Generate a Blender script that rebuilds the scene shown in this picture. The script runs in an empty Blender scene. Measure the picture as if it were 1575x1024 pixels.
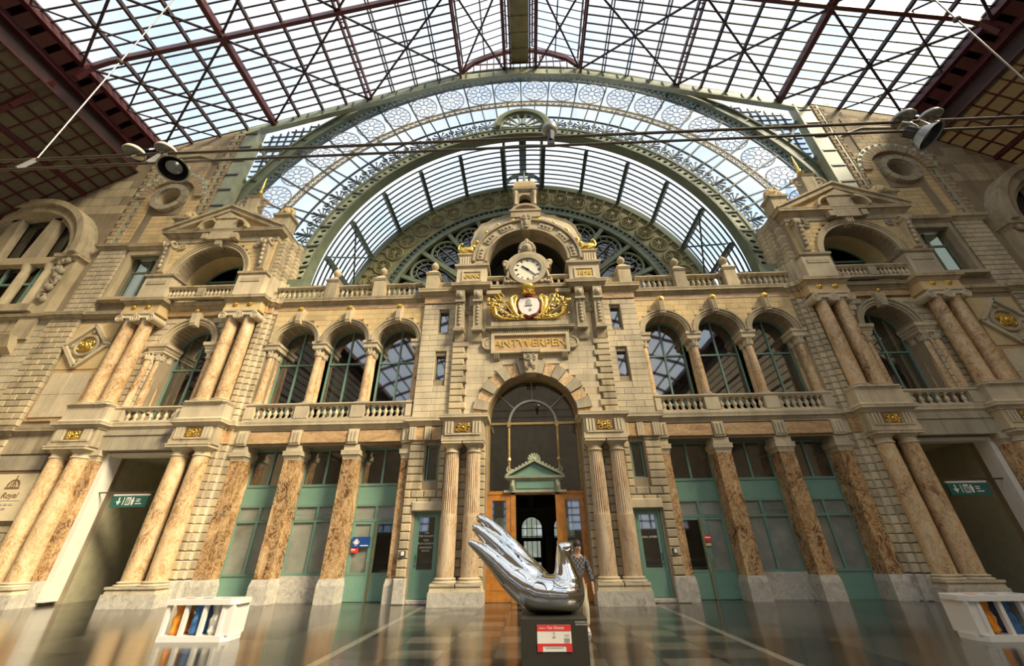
import bpy, bmesh, math, random
from mathutils import Vector, Matrix
random.seed(7)
scene = bpy.context.scene
COL = scene.collection
PI = math.pi
R = math.radians

# ------------------------------------------------------------------ camera
F_PX, PITCH, YAW, ROLL = 606.75, R(28.862), R(-2.024), R(-0.621)
cam_d = bpy.data.cameras.new('camera')
cam_d.sensor_width = 36.0
cam_d.sensor_fit = 'HORIZONTAL'
cam_d.lens = F_PX / 1575 * 36.0
cam_d.clip_start = 0.05
cam_d.clip_end = 500
cam = bpy.data.objects.new('camera', cam_d)
COL.objects.link(cam)
_f = Vector((math.sin(YAW) * math.cos(PITCH), math.cos(YAW) * math.cos(PITCH), math.sin(PITCH)))
_r = Vector((math.cos(YAW), -math.sin(YAW), 0))
_u = Vector((-math.sin(YAW) * math.sin(PITCH), -math.cos(YAW) * math.sin(PITCH), math.cos(PITCH)))
_cr = _r * math.cos(ROLL) + _u * math.sin(ROLL)
_cu = _u * math.cos(ROLL) - _r * math.sin(ROLL)
_m = Matrix((_cr, _cu, -_f)).transposed().to_4x4()
_m.translation = Vector((-0.2528, 0, 1.57))
cam.matrix_world = _m
scene.camera = cam

# ------------------------------------------------------------------ view
vs = scene.view_settings
scene.display_settings.display_device = 'sRGB'
vs.view_transform = 'Standard'
vs.look = 'None'
vs.gamma = 1.0
vs.use_curve_mapping = False
vs.exposure = 0.1

# ------------------------------------------------------------------ world: bright broken cloud
world = bpy.data.worlds.new('sky')
scene.world = world
world.use_nodes = True
wn, wl = world.node_tree.nodes, world.node_tree.links
wn.clear()
w_out = wn.new('ShaderNodeOutputWorld')
w_bg = wn.new('ShaderNodeBackground')
w_tc = wn.new('ShaderNodeTexCoord')
w_no = wn.new('ShaderNodeTexNoise')
w_no.inputs['Scale'].default_value = 2.6
w_no.inputs['Detail'].default_value = 4
w_no.inputs['Roughness'].default_value = 0.55
w_rp = wn.new('ShaderNodeValToRGB')
w_rp.color_ramp.elements[0].position = 0.32
w_rp.color_ramp.elements[0].color = (0.60, 0.76, 0.98, 1)
w_rp.color_ramp.elements[1].position = 0.58
w_rp.color_ramp.elements[1].color = (1.0, 0.985, 0.96, 1)
wl.new(w_tc.outputs['Generated'], w_no.inputs['Vector'])
wl.new(w_no.outputs['Fac'], w_rp.inputs['Fac'])
wl.new(w_rp.outputs['Color'], w_bg.inputs['Color'])
w_bg.inputs['Strength'].default_value = 1.4
wl.new(w_bg.outputs['Background'], w_out.inputs['Surface'])

# ------------------------------------------------------------------ sun: low, warm, veiled by cloud
sun_d = bpy.data.lights.new('sun', 'SUN')
sun_d.energy = 11.5
sun_d.angle = R(18)
sun_d.color = (1.0, 0.81, 0.55)
sun = bpy.data.objects.new('sun', sun_d)
COL.objects.link(sun)
sun.rotation_euler = Vector((-0.68, 0.46, -0.72)).to_track_quat('-Z', 'Y').to_euler()

# ================================================================== materials
MATS = {}
def _nodes(name):
    m = bpy.data.materials.new(name)
    m.use_nodes = True
    nt = m.node_tree
    nt.nodes.clear()
    out = nt.nodes.new('ShaderNodeOutputMaterial')
    MATS[name] = m
    return m, nt, nt.nodes, nt.links, out
def _pos(n, l, scale):
    g = n.new('ShaderNodeNewGeometry')
    mp = n.new('ShaderNodeMapping')
    mp.inputs['Scale'].default_value = scale if isinstance(scale, tuple) else (scale,) * 3
    l.new(g.outputs['Position'], mp.inputs['Vector'])
    return mp.outputs['Vector']
def _noise(n, l, scale, detail=4, rough=0.6, dist=0.0, sc=1.0):
    t = n.new('ShaderNodeTexNoise')
    t.inputs['Scale'].default_value = sc
    t.inputs['Detail'].default_value = detail
    t.inputs['Roughness'].default_value = rough
    t.inputs['Distortion'].default_value = dist
    l.new(_pos(n, l, scale), t.inputs['Vector'])
    return t.outputs['Fac']
def _ramp(n, l, fac, stops):
    r = n.new('ShaderNodeValToRGB')
    e = r.color_ramp.elements
    while len(e) < len(stops): e.new(0.5)
    for i, (p, c) in enumerate(stops):
        e[i].position = p
        e[i].color = (*c, 1)
    l.new(fac, r.inputs['Fac'])
    return r.outputs['Color']
def _mix(n, l, a, b, fac, mode='MIX'):
    m = n.new('ShaderNodeMix')
    m.data_type = 'RGBA'
    m.blend_type = mode
    for s, v in ((m.inputs['A'], a), (m.inputs['B'], b)):
        if isinstance(v, tuple): s.default_value = (*v[:3], 1)
        else: l.new(v, s)
    f = m.inputs['Factor']
    if isinstance(fac, (int, float)): f.default_value = fac
    else: l.new(fac, f)
    return m.outputs['Result']
def _bump(n, l, h, strength, dist, p):
    b = n.new('ShaderNodeBump')
    b.inputs['Strength'].default_value = strength
    b.inputs['Distance'].default_value = dist
    l.new(h, b.inputs['Height'])
    l.new(b.outputs['Normal'], p.inputs['Normal'])
def plain(name, c, rough=0.6, metal=0.0, var=0.12, sc=3.0, bump=0.0, spec=0.5, rnd=0.0, emit=None, coat=0):
    m, nt, n, l, out = _nodes(name)
    p = n.new('ShaderNodeBsdfPrincipled')
    f = _noise(n, l, sc)
    col = _ramp(n, l, f, [(0.3, tuple(x * (1 - var) for x in c)), (0.7, tuple(min(1, x * (1 + var)) for x in c))])
    if rnd:
        oi = n.new('ShaderNodeObjectInfo')
        r2 = _ramp(n, l, oi.outputs['Random'], [(0, (1 - rnd,) * 3), (1, (1.0, 1.0, 1.0))])
        col = _mix(n, l, col, r2, 1.0, 'MULTIPLY')
    l.new(col, p.inputs['Base Color'])
    p.inputs['Roughness'].default_value = rough
    p.inputs['Metallic'].default_value = metal
    p.inputs['Specular IOR Level'].default_value = spec
    p.inputs['Coat Weight'].default_value = coat
    if bump: _bump(n, l, _noise(n, l, sc * 6), bump, 0.02, p)
    if emit:
        p.inputs['Emission Color'].default_value = (*emit[:3], 1)
        p.inputs['Emission Strength'].default_value = emit[3]
    l.new(p.outputs['BSDF'], out.inputs['Surface'])
    return m
def stone(name, c, dark, rnd=0.22, streak=0.45, bump=0.25):
    m, nt, n, l, out = _nodes(name)
    p = n.new('ShaderNodeBsdfPrincipled')
    f = _noise(n, l, (0.8, 0.8, 0.8), 6)
    col = _ramp(n, l, f, [(0.32, tuple(x * 0.78 for x in c)), (0.55, c), (0.75, tuple(min(1, x * 1.12) for x in c))])
    s = _noise(n, l, (2.6, 2.6, 0.35), 5, 0.65)
    sf = _ramp(n, l, s, [(0.48, (0, 0, 0)), (0.72, (streak,) * 3)])
    col = _mix(n, l, col, dark, sf)
    oi = n.new('ShaderNodeObjectInfo')
    r2 = _ramp(n, l, oi.outputs['Random'], [(0, (1 - rnd, 1 - rnd, 1 - rnd * 0.9)), (0.5, (1 - rnd * 0.3,) * 3), (1, (1, 0.98, 0.94))])
    col = _mix(n, l, col, r2, 1.0, 'MULTIPLY')
    l.new(col, p.inputs['Base Color'])
    p.inputs['Roughness'].default_value = 0.78
    p.inputs['Specular IOR Level'].default_value = 0.25
    if bump: _bump(n, l, _noise(n, l, 9.0, 6, 0.7), bump, 0.03, p)
    l.new(p.outputs['BSDF'], out.inputs['Surface'])
    return m
def marble(name, stops, scale, rough=0.25, spec=0.4):
    m, nt, n, l, out = _nodes(name)
    p = n.new('ShaderNodeBsdfPrincipled')
    f = _noise(n, l, scale, 9, 0.68, 1.6)
    col = _ramp(n, l, f, stops)
    f2 = _noise(n, l, tuple(x * 3.1 for x in scale), 6, 0.7, 2.5)
    v = _ramp(n, l, f2, [(0.44, (0, 0, 0)), (0.5, (0.65,) * 3), (0.56, (0, 0, 0))])
    col = _mix(n, l, col, stops[-1][1], v)
    l.new(col, p.inputs['Base Color'])
    p.inputs['Roughness'].default_value = rough
    p.inputs['Specular IOR Level'].default_value = spec
    l.new(p.outputs['BSDF'], out.inputs['Surface'])
    return m
def glass(name, tint, gloss, dirt=0.0, dirt_c=(0.5, 0.5, 0.48), rough=0.03, dsc=0.6):
    m, nt, n, l, out = _nodes(name)
    tr = n.new('ShaderNodeBsdfTransparent')
    tr.inputs['Color'].default_value = (*tint, 1)
    gl = n.new('ShaderNodeBsdfGlossy')
    gl.inputs['Roughness'].default_value = rough
    gl.inputs['Color'].default_value = (0.95, 0.97, 1, 1)
    lw = n.new('ShaderNodeFresnel')
    lw.inputs['IOR'].default_value = 1.5
    gb_ = n.new('ShaderNodeNewGeometry')
    fb = n.new('ShaderNodeMath'); fb.operation = 'SUBTRACT'; fb.inputs[0].default_value = 1.0
    l.new(gb_.outputs['Backfacing'], fb.inputs[1])
    fm = n.new('ShaderNodeMath'); fm.operation = 'MULTIPLY'
    ad = n.new('ShaderNodeMath'); ad.operation = 'ADD'; ad.use_clamp = True
    ad.inputs[1].default_value = gloss
    l.new(lw.outputs['Fac'], ad.inputs[0])
    l.new(ad.outputs[0], fm.inputs[0]); l.new(fb.outputs[0], fm.inputs[1])
    mx = n.new('ShaderNodeMixShader')
    l.new(fm.outputs[0], mx.inputs['Fac'])
    l.new(tr.outputs[0], mx.inputs[1]); l.new(gl.outputs[0], mx.inputs[2])
    res = mx.outputs[0]
    if dirt:
        df = n.new('ShaderNodeBsdfDiffuse'); df.inputs['Color'].default_value = (*dirt_c, 1)
        ts = n.new('ShaderNodeBsdfTranslucent'); ts.inputs['Color'].default_value = (*dirt_c, 1)
        m1 = n.new('ShaderNodeMixShader'); m1.inputs['Fac'].default_value = 0.5
        l.new(df.outputs[0], m1.inputs[1]); l.new(ts.outputs[0], m1.inputs[2])
        f = _noise(n, l, dsc, 5, 0.6)
        fr = _ramp(n, l, f, [(0.35, (dirt * 0.6,) * 3), (0.7, (min(1, dirt * 1.3),) * 3)])
        m2 = n.new('ShaderNodeMixShader')
        l.new(fr, m2.inputs['Fac']); l.new(res, m2.inputs[1]); l.new(m1.outputs[0], m2.inputs[2])
        res = m2.outputs[0]
    l.new(res, out.inputs['Surface'])
    return m

stone('stone', (0.60, 0.50, 0.325), (0.17, 0.14, 0.095), 0.28, 0.6, 0.4)
stone('stone_pale', (0.68, 0.58, 0.40), (0.25, 0.21, 0.14), 0.2, 0.45, 0.3)
stone('stone_gold', (0.74, 0.56, 0.29), (0.36, 0.26, 0.13), 0.2, 0.3)
stone('stone_grey', (0.48, 0.42, 0.30), (0.17, 0.15, 0.12), 0.2, 0.6)
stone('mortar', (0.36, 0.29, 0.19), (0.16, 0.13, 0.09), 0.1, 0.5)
stone('brick_tan', (0.55, 0.42, 0.26), (0.24, 0.18, 0.11), 0.2, 0.4)
marble('granite', [(0.30, (0.20, 0.18, 0.15)), (0.45, (0.40, 0.37, 0.31)), (0.58, (0.52, 0.48, 0.40)), (0.75, (0.70, 0.66, 0.57))], (3.2, 3.2, 3.2), 0.6, 0.25)
stone('plaster', (0.80, 0.64, 0.33), (0.45, 0.36, 0.2), 0.05, 0.2, 0.05)
marble('marble_brown', [(0.36, (0.10, 0.045, 0.017)), (0.47, (0.27, 0.13, 0.042)), (0.57, (0.42, 0.235, 0.09)), (0.70, (0.78, 0.60, 0.36))], (0.95, 0.95, 0.62))
marble('marble_tan', [(0.34, (0.24, 0.125, 0.05)), (0.46, (0.47, 0.29, 0.13)), (0.58, (0.62, 0.43, 0.225)), (0.72, (0.80, 0.64, 0.42))], (0.9, 0.9, 0.5))
marble('marble_frieze', [(0.30, (0.24, 0.12, 0.05)), (0.48, (0.46, 0.27, 0.12)), (0.62, (0.60, 0.40, 0.20)), (0.8, (0.74, 0.56, 0.34))], (0.9, 0.9, 3.0), 0.35)
marble('marble_fluted', [(0.30, (0.26, 0.15, 0.07)), (0.46, (0.44, 0.29, 0.16)), (0.62, (0.60, 0.47, 0.31)), (0.8, (0.72, 0.61, 0.44))], (1.8, 1.8, 0.35), 0.5, 0.3)
plain('iron_green', (0.18, 0.21, 0.135), 0.5, 0, 0.18, 1.5)
plain('iron_green_pale', (0.37, 0.40, 0.28), 0.5, 0, 0.2, 1.5)
plain('iron_green_dark', (0.075, 0.095, 0.075), 0.5, 0, 0.2, 1.5)
plain('iron_olive', (0.30, 0.27, 0.13), 0.5, 0.1, 0.25, 1.5)
plain('iron_red', (0.085, 0.014, 0.016), 0.45, 0, 0.25, 1.2)
plain('iron_dark', (0.045, 0.022, 0.022), 0.5, 0, 0.25, 1.2)
plain('teal_paint', (0.185, 0.335, 0.255), 0.38, 0, 0.08, 2.0)
plain('teal_frame', (0.165, 0.285, 0.225), 0.4, 0, 0.1, 2.0)
plain('gold', (0.85, 0.56, 0.12), 0.32, 0.85, 0.25, 8.0)
plain('bead_bronze', (0.40, 0.34, 0.20), 0.5, 0.1, 0.2, 5.0)
plain('brass', (0.55, 0.40, 0.16), 0.35, 0.8, 0.2, 5.0)
plain('wood_orange', (0.50, 0.20, 0.032), 0.35, 0, 0.25, 4.0, coat=0.3)
plain('white_paint', (0.78, 0.74, 0.64), 0.5, 0, 0.04)
plain('white_bin', (0.80, 0.78, 0.72), 0.35, 0, 0.03)
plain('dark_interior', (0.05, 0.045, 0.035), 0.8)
plain('passage_wall', (0.40, 0.37, 0.24), 0.7)
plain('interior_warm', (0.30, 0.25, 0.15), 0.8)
plain('interior_pale', (0.42, 0.42, 0.36), 0.8)
plain('black_metal', (0.02, 0.02, 0.02), 0.4)
plain('grey_metal', (0.35, 0.34, 0.31), 0.35, 0.5, 0.1)
plain('lamp_cream', (0.62, 0.58, 0.46), 0.4, 0, 0.05)
plain('rail_steel', (0.13, 0.11, 0.09), 0.35, 0.7, 0.2)
plain('lens_glass', (0.35, 0.36, 0.33), 0.08, 0.4)
plain('chrome', (0.80, 0.79, 0.77), 0.035, 1.0, 0.03, 0.6)
plain('pedestal_black', (0.040, 0.036, 0.026), 0.38, 0, 0.1)
plain('sign_red', (0.75, 0.05, 0.04), 0.4, 0, 0.03)
plain('sign_white', (0.85, 0.82, 0.74), 0.4, 0, 0.02)
plain('sign_blue', (0.015, 0.07, 0.30), 0.35, 0, 0.03)
plain('sign_teal', (0.02, 0.13, 0.11), 0.35, 0, 0.03)
plain('sign_cream', (0.74, 0.62, 0.40), 0.6, 0, 0.05)
plain('ink_brown', (0.22, 0.13, 0.06), 0.6, 0, 0.05)
plain('ink_grey', (0.42, 0.38, 0.33), 0.6, 0, 0.05)
plain('clock_white', (0.82, 0.78, 0.62), 0.4, 0, 0.03)
plain('ink_black', (0.012, 0.012, 0.014), 0.4)
plain('crimson', (0.28, 0.03, 0.03), 0.5)
plain('purple', (0.09, 0.04, 0.12), 0.5)
plain('bag_orange', (0.75, 0.26, 0.02), 0.18, 0, 0.35, 6.0, 0.6)
plain('bag_blue', (0.05, 0.16, 0.38), 0.18, 0, 0.5, 6.0, 0.6)
plain('bag_grey', (0.60, 0.57, 0.50), 0.18, 0, 0.25, 6.0, 0.6)
plain('skin', (0.55, 0.32, 0.21), 0.55)
plain('hair', (0.03, 0.02, 0.015), 0.6)
plain('trousers', (0.70, 0.62, 0.46), 0.8)
plain('shoe', (0.65, 0.62, 0.58), 0.6)
plain('leaf', (0.22, 0.28, 0.06), 0.5, 0, 0.4, 6.0)
plain('curtain', (0.55, 0.52, 0.42), 0.85, 0, 0.1)
plain('lamp_glow', (1, 0.8, 0.5), 0.5, 0, 0, emit=(1.0, 0.72, 0.38, 30.0))
glass('roof_glass', (0.90, 0.94, 0.97), 0.02, 0.10, (0.62, 0.66, 0.70))
glass('fan_glass', (0.88, 0.92, 0.98), 0.02, 0.10, (0.60, 0.64, 0.72), 0.15)
glass('aisle_glass', (0.16, 0.14, 0.10), 0.02, 0.7, (0.20, 0.165, 0.11), 0.2, 1.6)
glass('window_glass', (0.50, 0.53, 0.46), 0.22, 0.02)
glass('dark_glass', (0.25, 0.26, 0.23), 0.06)
glass('frosted', (0.5, 0.52, 0.47), 0.08, 0.75, (0.66, 0.68, 0.58), 0.1)

def shirt_material():
    m, nt, n, l, out = _nodes('plaid')
    p = n.new('ShaderNodeBsdfPrincipled')
    ck = n.new('ShaderNodeTexChecker')
    ck.inputs['Scale'].default_value = 24
    ck.inputs['Color1'].default_value = (0.03, 0.03, 0.035, 1)
    ck.inputs['Color2'].default_value = (0.16, 0.16, 0.17, 1)
    l.new(_pos(n, l, 1.0), ck.inputs['Vector'])
    l.new(ck.outputs['Color'], p.inputs['Base Color'])
    p.inputs['Roughness'].default_value = 0.85
    l.new(p.outputs['BSDF'], out.inputs['Surface'])
shirt_material()

def floor_material(name, c, var, rnd):
    m, nt, n, l, out = _nodes(name)
    p = n.new('ShaderNodeBsdfPrincipled')
    f = _noise(n, l, 2.0, 6)
    col = _ramp(n, l, f, [(0.3, tuple(x * (1 - var) for x in c)), (0.7, tuple(x * (1 + var) for x in c))])
    oi = n.new('ShaderNodeObjectInfo')
    r2 = _ramp(n, l, oi.outputs['Random'], [(0, (1 - rnd,) * 3), (0.6, (1,) * 3), (1, (1 + rnd * 0.6,) * 3)])
    col = _mix(n, l, col, r2, 1.0, 'MULTIPLY')
    l.new(col, p.inputs['Base Color'])
    p.inputs['Roughness'].default_value = 0.15
    p.inputs['IOR'].default_value = 1.7
    p.inputs['Specular IOR Level'].default_value = 0.8
    _bump(n, l, _noise(n, l, (1.2, 6.0, 1.0), 3), 0.03, 0.02, p)
    l.new(p.outputs['BSDF'], out.inputs['Surface'])
floor_material('floor_stone', (0.070, 0.064, 0.050), 0.2, 0.35)
floor_material('floor_dark', (0.040, 0.038, 0.031), 0.2, 0.35)
floor_material('floor_light', (0.125, 0.114, 0.086), 0.15, 0.3)
floor_material('floor_strip', (0.24, 0.22, 0.17), 0.1, 0.05)

# ================================================================== geometry helpers
SX = 1          # side being built: +1 right of the entrance axis, -1 mirrored
SIDE = ''       # tells the two mirrored halves apart in labels
def sided(label):
    return label + SIDE if SIDE and len((label + SIDE).split()) <= 16 else label
WLOC = {}       # world location of every parent's origin
class MB:
    def __init__(s): s.v = []; s.f = []
    def add(s, vs, fs):
        o = len(s.v)
        s.v += [tuple(v) for v in vs]
        s.f += [tuple(i + o for i in f) for f in fs]
        return s
    def box(s, x0, x1, y0, y1, z0, z1):
        s.nb = getattr(s, 'nb', 0) + 1
        e = (s.nb % 6) * 0.0008      # keeps joined members from sharing a plane
        x0, x1, y0, y1, z0, z1 = x0 - e, x1 + e, y0 - e, y1 + e, z0 - e, z1 + e
        return s.add([(x0, y0, z0), (x1, y0, z0), (x1, y1, z0), (x0, y1, z0), (x0, y0, z1), (x1, y0, z1), (x1, y1, z1), (x0, y1, z1)],
              [(0, 3, 2, 1), (4, 5, 6, 7), (0, 1, 5, 4), (1, 2, 6, 5), (2, 3, 7, 6), (3, 0, 4, 7)])
    def frust(s, x0, x1, yf, yb, z0, z1, p0, p1, eL=1, eR=1):
        return s.add([(x0 - p0 * eL, yf - p0, z0), (x1 + p0 * eR, yf - p0, z0), (x1 + p0 * eR, yb, z0), (x0 - p0 * eL, yb, z0),
               (x0 - p1 * eL, yf - p1, z1), (x1 + p1 * eR, yf - p1, z1), (x1 + p1 * eR, yb, z1), (x0 - p1 * eL, yb, z1)],
              [(0, 3, 2, 1), (4, 5, 6, 7), (0, 1, 5, 4), (1, 2, 6, 5), (2, 3, 7, 6), (3, 0, 4, 7)])
    def cornice(s, x0, x1, yf, yb, z0, z1, p, eL=1, eR=1):
        h = z1 - z0
        for a, b, q0, q1 in ((0, .18, .12, .12), (.18, .42, .2, .5), (.42, .5, .62, .62), (.5, .72, .9, .9), (.72, .92, .92, 1.0), (.92, 1, 1.0, 1.0)):
            s.frust(x0, x1, yf, yb, z0 + a * h, z0 + b * h, p * q0, p * q1, eL, eR)
        return s
    def prism(s, poly, y0, y1):
        n = len(poly)
        vs = [(x, y0, z) for x, z in poly] + [(x, y1, z) for x, z in poly]
        fs = [tuple(range(n)), tuple(range(2 * n - 1, n - 1, -1))] + [(i, i + n, (i + 1) % n + n, (i + 1) % n) for i in range(n)]
        return s.add(vs, fs)
    def prismx(s, poly, x0, x1):
        n = len(poly)
        vs = [(x0, y, z) for y, z in poly] + [(x1, y, z) for y, z in poly]
        fs = [tuple(range(n)), tuple(range(2 * n - 1, n - 1, -1))] + [(i, i + n, (i + 1) % n + n, (i + 1) % n) for i in range(n)]
        return s.add(vs, fs)
    def prismz(s, poly, z0, z1):
        n = len(poly)
        vs = [(x, y, z0) for x, y in poly] + [(x, y, z1) for x, y in poly]
        fs = [tuple(range(n))[::-1], tuple(range(n, 2 * n))] + [(i, (i + 1) % n, (i + 1) % n + n, i + n) for i in range(n)]
        return s.add(vs, fs)
    def ring(s, cx, cz, r0, r1, a0, a1, y0, y1, n=24, cz1=None):
        """annular sector in the XZ plane; angles from +X, degrees"""
        if cz1 is None: cz1 = cz
        vs = []; fs = []
        full = abs(a1 - a0) >= 359.9
        m = n if full else n + 1
        for i in range(m):
            a = R(a0 + (a1 - a0) * i / n)
            c, q = math.cos(a), math.sin(a)
            vs += [(cx + r0 * c, y0, cz + r0 * q), (cx + r1 * c, y0, cz1 + r1 * q), (cx + r1 * c, y1, cz1 + r1 * q), (cx + r0 * c, y1, cz + r0 * q)]
        for i in range(n):
            b = 4 * i; d = 4 * ((i + 1) % m)
            for k in range(4):
                fs.append((b + k, b + (k + 1) % 4, d + (k + 1) % 4, d + k))
        if not full: fs += [(0, 3, 2, 1), (4 * n, 4 * n + 1, 4 * n + 2, 4 * n + 3)]
        return s.add(vs, fs)
    def disc(s, cx, cz, r, y0, y1, n=20):
        return s.prism([(cx + r * math.cos(2 * PI * i / n), cz + r * math.sin(2 * PI * i / n)) for i in range(n)], y0, y1)
    def lathe(s, prof, cx, cy, seg=16, cap=True, off=0):
        vs = []; fs = []
        n = len(prof)
        for r, z in prof:
            for k in range(seg):
                a = 2 * PI * (k + off) / seg
                vs.append((cx + r * math.cos(a), cy + r * math.sin(a), z))
        for i in range(n - 1):
            for k in range(seg):
                k2 = (k + 1) % seg
                fs.append((i * seg + k, i * seg + k2, (i + 1) * seg + k2, (i + 1) * seg + k))
        if cap:
            fs.append(tuple(range(seg))[::-1])
            fs.append(tuple(range((n - 1) * seg, n * seg)))
        return s.add(vs, fs)
    def tube(s, pts, r, seg=6, closed=False):
        pts = [Vector(p) for p in pts]
        n = len(pts)
        rr = r if isinstance(r, (list, tuple)) else [r] * n
        vs = []; fs = []
        prev = None
        for i, p in enumerate(pts):
            if closed: t = pts[(i + 1) % n] - pts[i - 1]
            else: t = pts[min(i + 1, n - 1)] - pts[max(i - 1, 0)]
            if t.length < 1e-9: t = Vector((0, 0, 1))
            t.normalize()
            if prev is None:
                a = Vector((0, 1, 0)) if abs(t.y) < 0.9 else Vector((1, 0, 0))
                u = t.cross(a).normalized()
            else:
                u = (prev - t * prev.dot(t))
                u = u.normalized() if u.length > 1e-6 else t.cross(Vector((0, 1, 0))).normalized()
            prev = u
            w = t.cross(u)
            for k in range(seg):
                a = 2 * PI * k / seg
                vs.append(p + (u * math.cos(a) + w * math.sin(a)) * rr[i])
        m = n if closed else n - 1
        for i in range(m):
            j = (i + 1) % n
            for k in range(seg):
                k2 = (k + 1) % seg
                fs.append((i * seg + k, i * seg + k2, j * seg + k2, j * seg + k))
        if not closed:
            fs.append(tuple(range(seg))[::-1])
            fs.append(tuple(range((n - 1) * seg, n * seg)))
        return s.add(vs, fs)
    def bar(s, p, q, w, h, up=(0, 0, 1)):
        p, q = Vector(p), Vector(q)
        t = (q - p).normalized()
        u = t.cross(Vector(up))
        u = u.normalized() if u.length > 1e-4 else t.cross(Vector((0, 1, 0))).normalized()
        v = u.cross(t).normalized()
        c = [u * w / 2 * a + v * h / 2 * b for a, b in ((-1, -1), (1, -1), (1, 1), (-1, 1))]
        return s.add([p + k for k in c] + [q + k for k in c],
              [(0, 1, 2, 3), (7, 6, 5, 4), (0, 4, 5, 1), (1, 5, 6, 2), (2, 6, 7, 3), (3, 7, 4, 0)])
    def ball(s, c, r, seg=10, rings=6):
        rx, ry, rz = r if isinstance(r, (list, tuple)) else (r, r, r)
        vs = [(c[0], c[1], c[2] - rz)]; fs = []
        for i in range(1, rings):
            a = PI * i / rings
            for k in range(seg):
                b = 2 * PI * k / seg
                vs.append((c[0] + rx * math.sin(a) * math.cos(b), c[1] + ry * math.sin(a) * math.sin(b), c[2] - rz * math.cos(a)))
        vs.append((c[0], c[1], c[2] + rz))
        last = len(vs) - 1
        for k in range(seg):
            k2 = (k + 1) % seg
            fs.append((0, 1 + k2, 1 + k))
            for i in range(rings - 2):
                a, b = 1 + i * seg, 1 + (i + 1) * seg
                fs.append((a + k, a + k2, b + k2, b + k))
            fs.append((last, last - seg + k, last - seg + k2))
        return s.add(vs, fs)
    def torus(s, c, r, t, axis='y', n=16, seg=6):
        pts = []
        for i in range(n):
            a = 2 * PI * i / n
            if axis == 'y': pts.append((c[0] + r * math.cos(a), c[1], c[2] + r * math.sin(a)))
            elif axis == 'z': pts.append((c[0] + r * math.cos(a), c[1] + r * math.sin(a), c[2]))
            else: pts.append((c[0], c[1] + r * math.cos(a), c[2] + r * math.sin(a)))
        return s.tube(pts, t, seg, True)
    def scroll(s, cx, y, cz, r, turns, a0, d, t, n=26):
        pts = []
        for i in range(n):
            k = i / (n - 1)
            a = R(a0) + d * 2 * PI * turns * k
            rad = r * (1 - 0.88 * k)
            pts.append((cx + rad * math.cos(a), y, cz + rad * math.sin(a)))
        return s.tube(pts, [t * (1 - 0.45 * i / (n - 1)) for i in range(n)], 6)
    def archwall(s, x0, x1, z0, z1, holes, y0, y1, n=20):
        """wall panel with arched openings; holes = (cx, r, zs) cut down to z0"""
        holes = sorted(holes)
        xs = x0
        for cx, r, zsp in holes:
            if cx - r > xs + 1e-4: s.box(xs, cx - r, y0, y1, z0, z1)
            xs = cx + r
        if x1 > xs + 1e-4: s.box(xs, x1, y0, y1, z0, z1)
        for cx, r, zsp in holes:
            for i in range(n):
                a, b = PI * (1 - i / n), PI * (1 - (i + 1) / n)
                p, q = (cx + r * math.cos(a), zsp + r * math.sin(a)), (cx + r * math.cos(b), zsp + r * math.sin(b))
                s.prism([p, q, (q[0], z1), (p[0], z1)], y0, y1)
            if zsp > z0 + 0.001 and False: pass
        return s
    def build(s, name, mat, parent=None, smooth=None, mirror=True, kind=None, label=None, local=False):
        base = WLOC.get(parent.name, Vector()) if parent else Vector()
        off = Vector() if local else base
        sx = SX if mirror and not local else 1
        me = bpy.data.meshes.new(name)
        vs = [(v[0] * sx - off.x, v[1] - off.y, v[2] - off.z) for v in s.v]
        fs = [f[::-1] for f in s.f] if sx < 0 else s.f
        me.from_pydata(vs, [], fs)
        me.validate()
        bm = bmesh.new(); bm.from_mesh(me)
        bmesh.ops.recalc_face_normals(bm, faces=bm.faces)
        bm.to_mesh(me); bm.free()
        if smooth:
            me.polygons.foreach_set('use_smooth', [True] * len(me.polygons))
            me.set_sharp_from_angle(angle=R(smooth))
        me.materials.append(MATS[mat])
        o = bpy.data.objects.new(name, me)
        COL.objects.link(o)
        if parent: o.parent = parent
        WLOC[o.name] = base.copy()
        if kind: o['kind'] = kind
        if label: o['label'] = label
        return o
def tag(o, label, cat, group=None):
    o['label'] = label; o['category'] = cat
    if group: o['group'] = group
    return o
def thing(name, label, cat, loc, group=None, rotz=0.0):
    o = bpy.data.objects.new(name, None)
    o.empty_display_size = 0.2
    COL.objects.link(o)
    o.location = Vector((loc[0] * SX, loc[1], loc[2]))
    WLOC[o.name] = o.location.copy()
    return tag(o, sided(label), cat, group)
def structure(name, label=None):
    o = bpy.data.objects.new(name, None)
    COL.objects.link(o)
    o['kind'] = 'structure'
    WLOC[o.name] = Vector()
    if label: o['label'] = label
    return o
def struct_mesh(name, mb, mat, label=None, mirror=True, smooth=None):
    o = mb.build(name, mat, None, smooth, mirror)
    o['kind'] = 'structure'
    if label: o['label'] = label
    return o
def dup(root, loc, label=None, group=None, rotz=None, scale=None):
    """copy a thing with its parts and sub-parts"""
    r = root.copy(); COL.objects.link(r)
    r.location = Vector((loc[0] * SX, loc[1], loc[2]))
    WLOC[r.name] = r.location.copy()
    if rotz is not None: r.rotation_euler = (0, 0, rotz)
    if scale is not None: r.scale = scale
    if label: r['label'] = sided(label)
    if group: r['group'] = group
    for ch in list(root.children):
        c = ch.copy(); COL.objects.link(c); c.parent = r
        for g in ch.children:
            d = g.copy(); COL.objects.link(d); d.parent = c
    return r
def inst(src, parent, loc, rot=None, name=None, scale=None):
    """copy one part (shared mesh data) under a parent, at a world location"""
    o = bpy.data.objects.new(name or src.name.split('.')[0], src.data)
    COL.objects.link(o)
    o.parent = parent
    o.location = Vector((loc[0] * SX, loc[1], loc[2])) - WLOC.get(parent.name, Vector())
    if rot: o.rotation_euler = rot
    if scale: o.scale = scale
    return o
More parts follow.
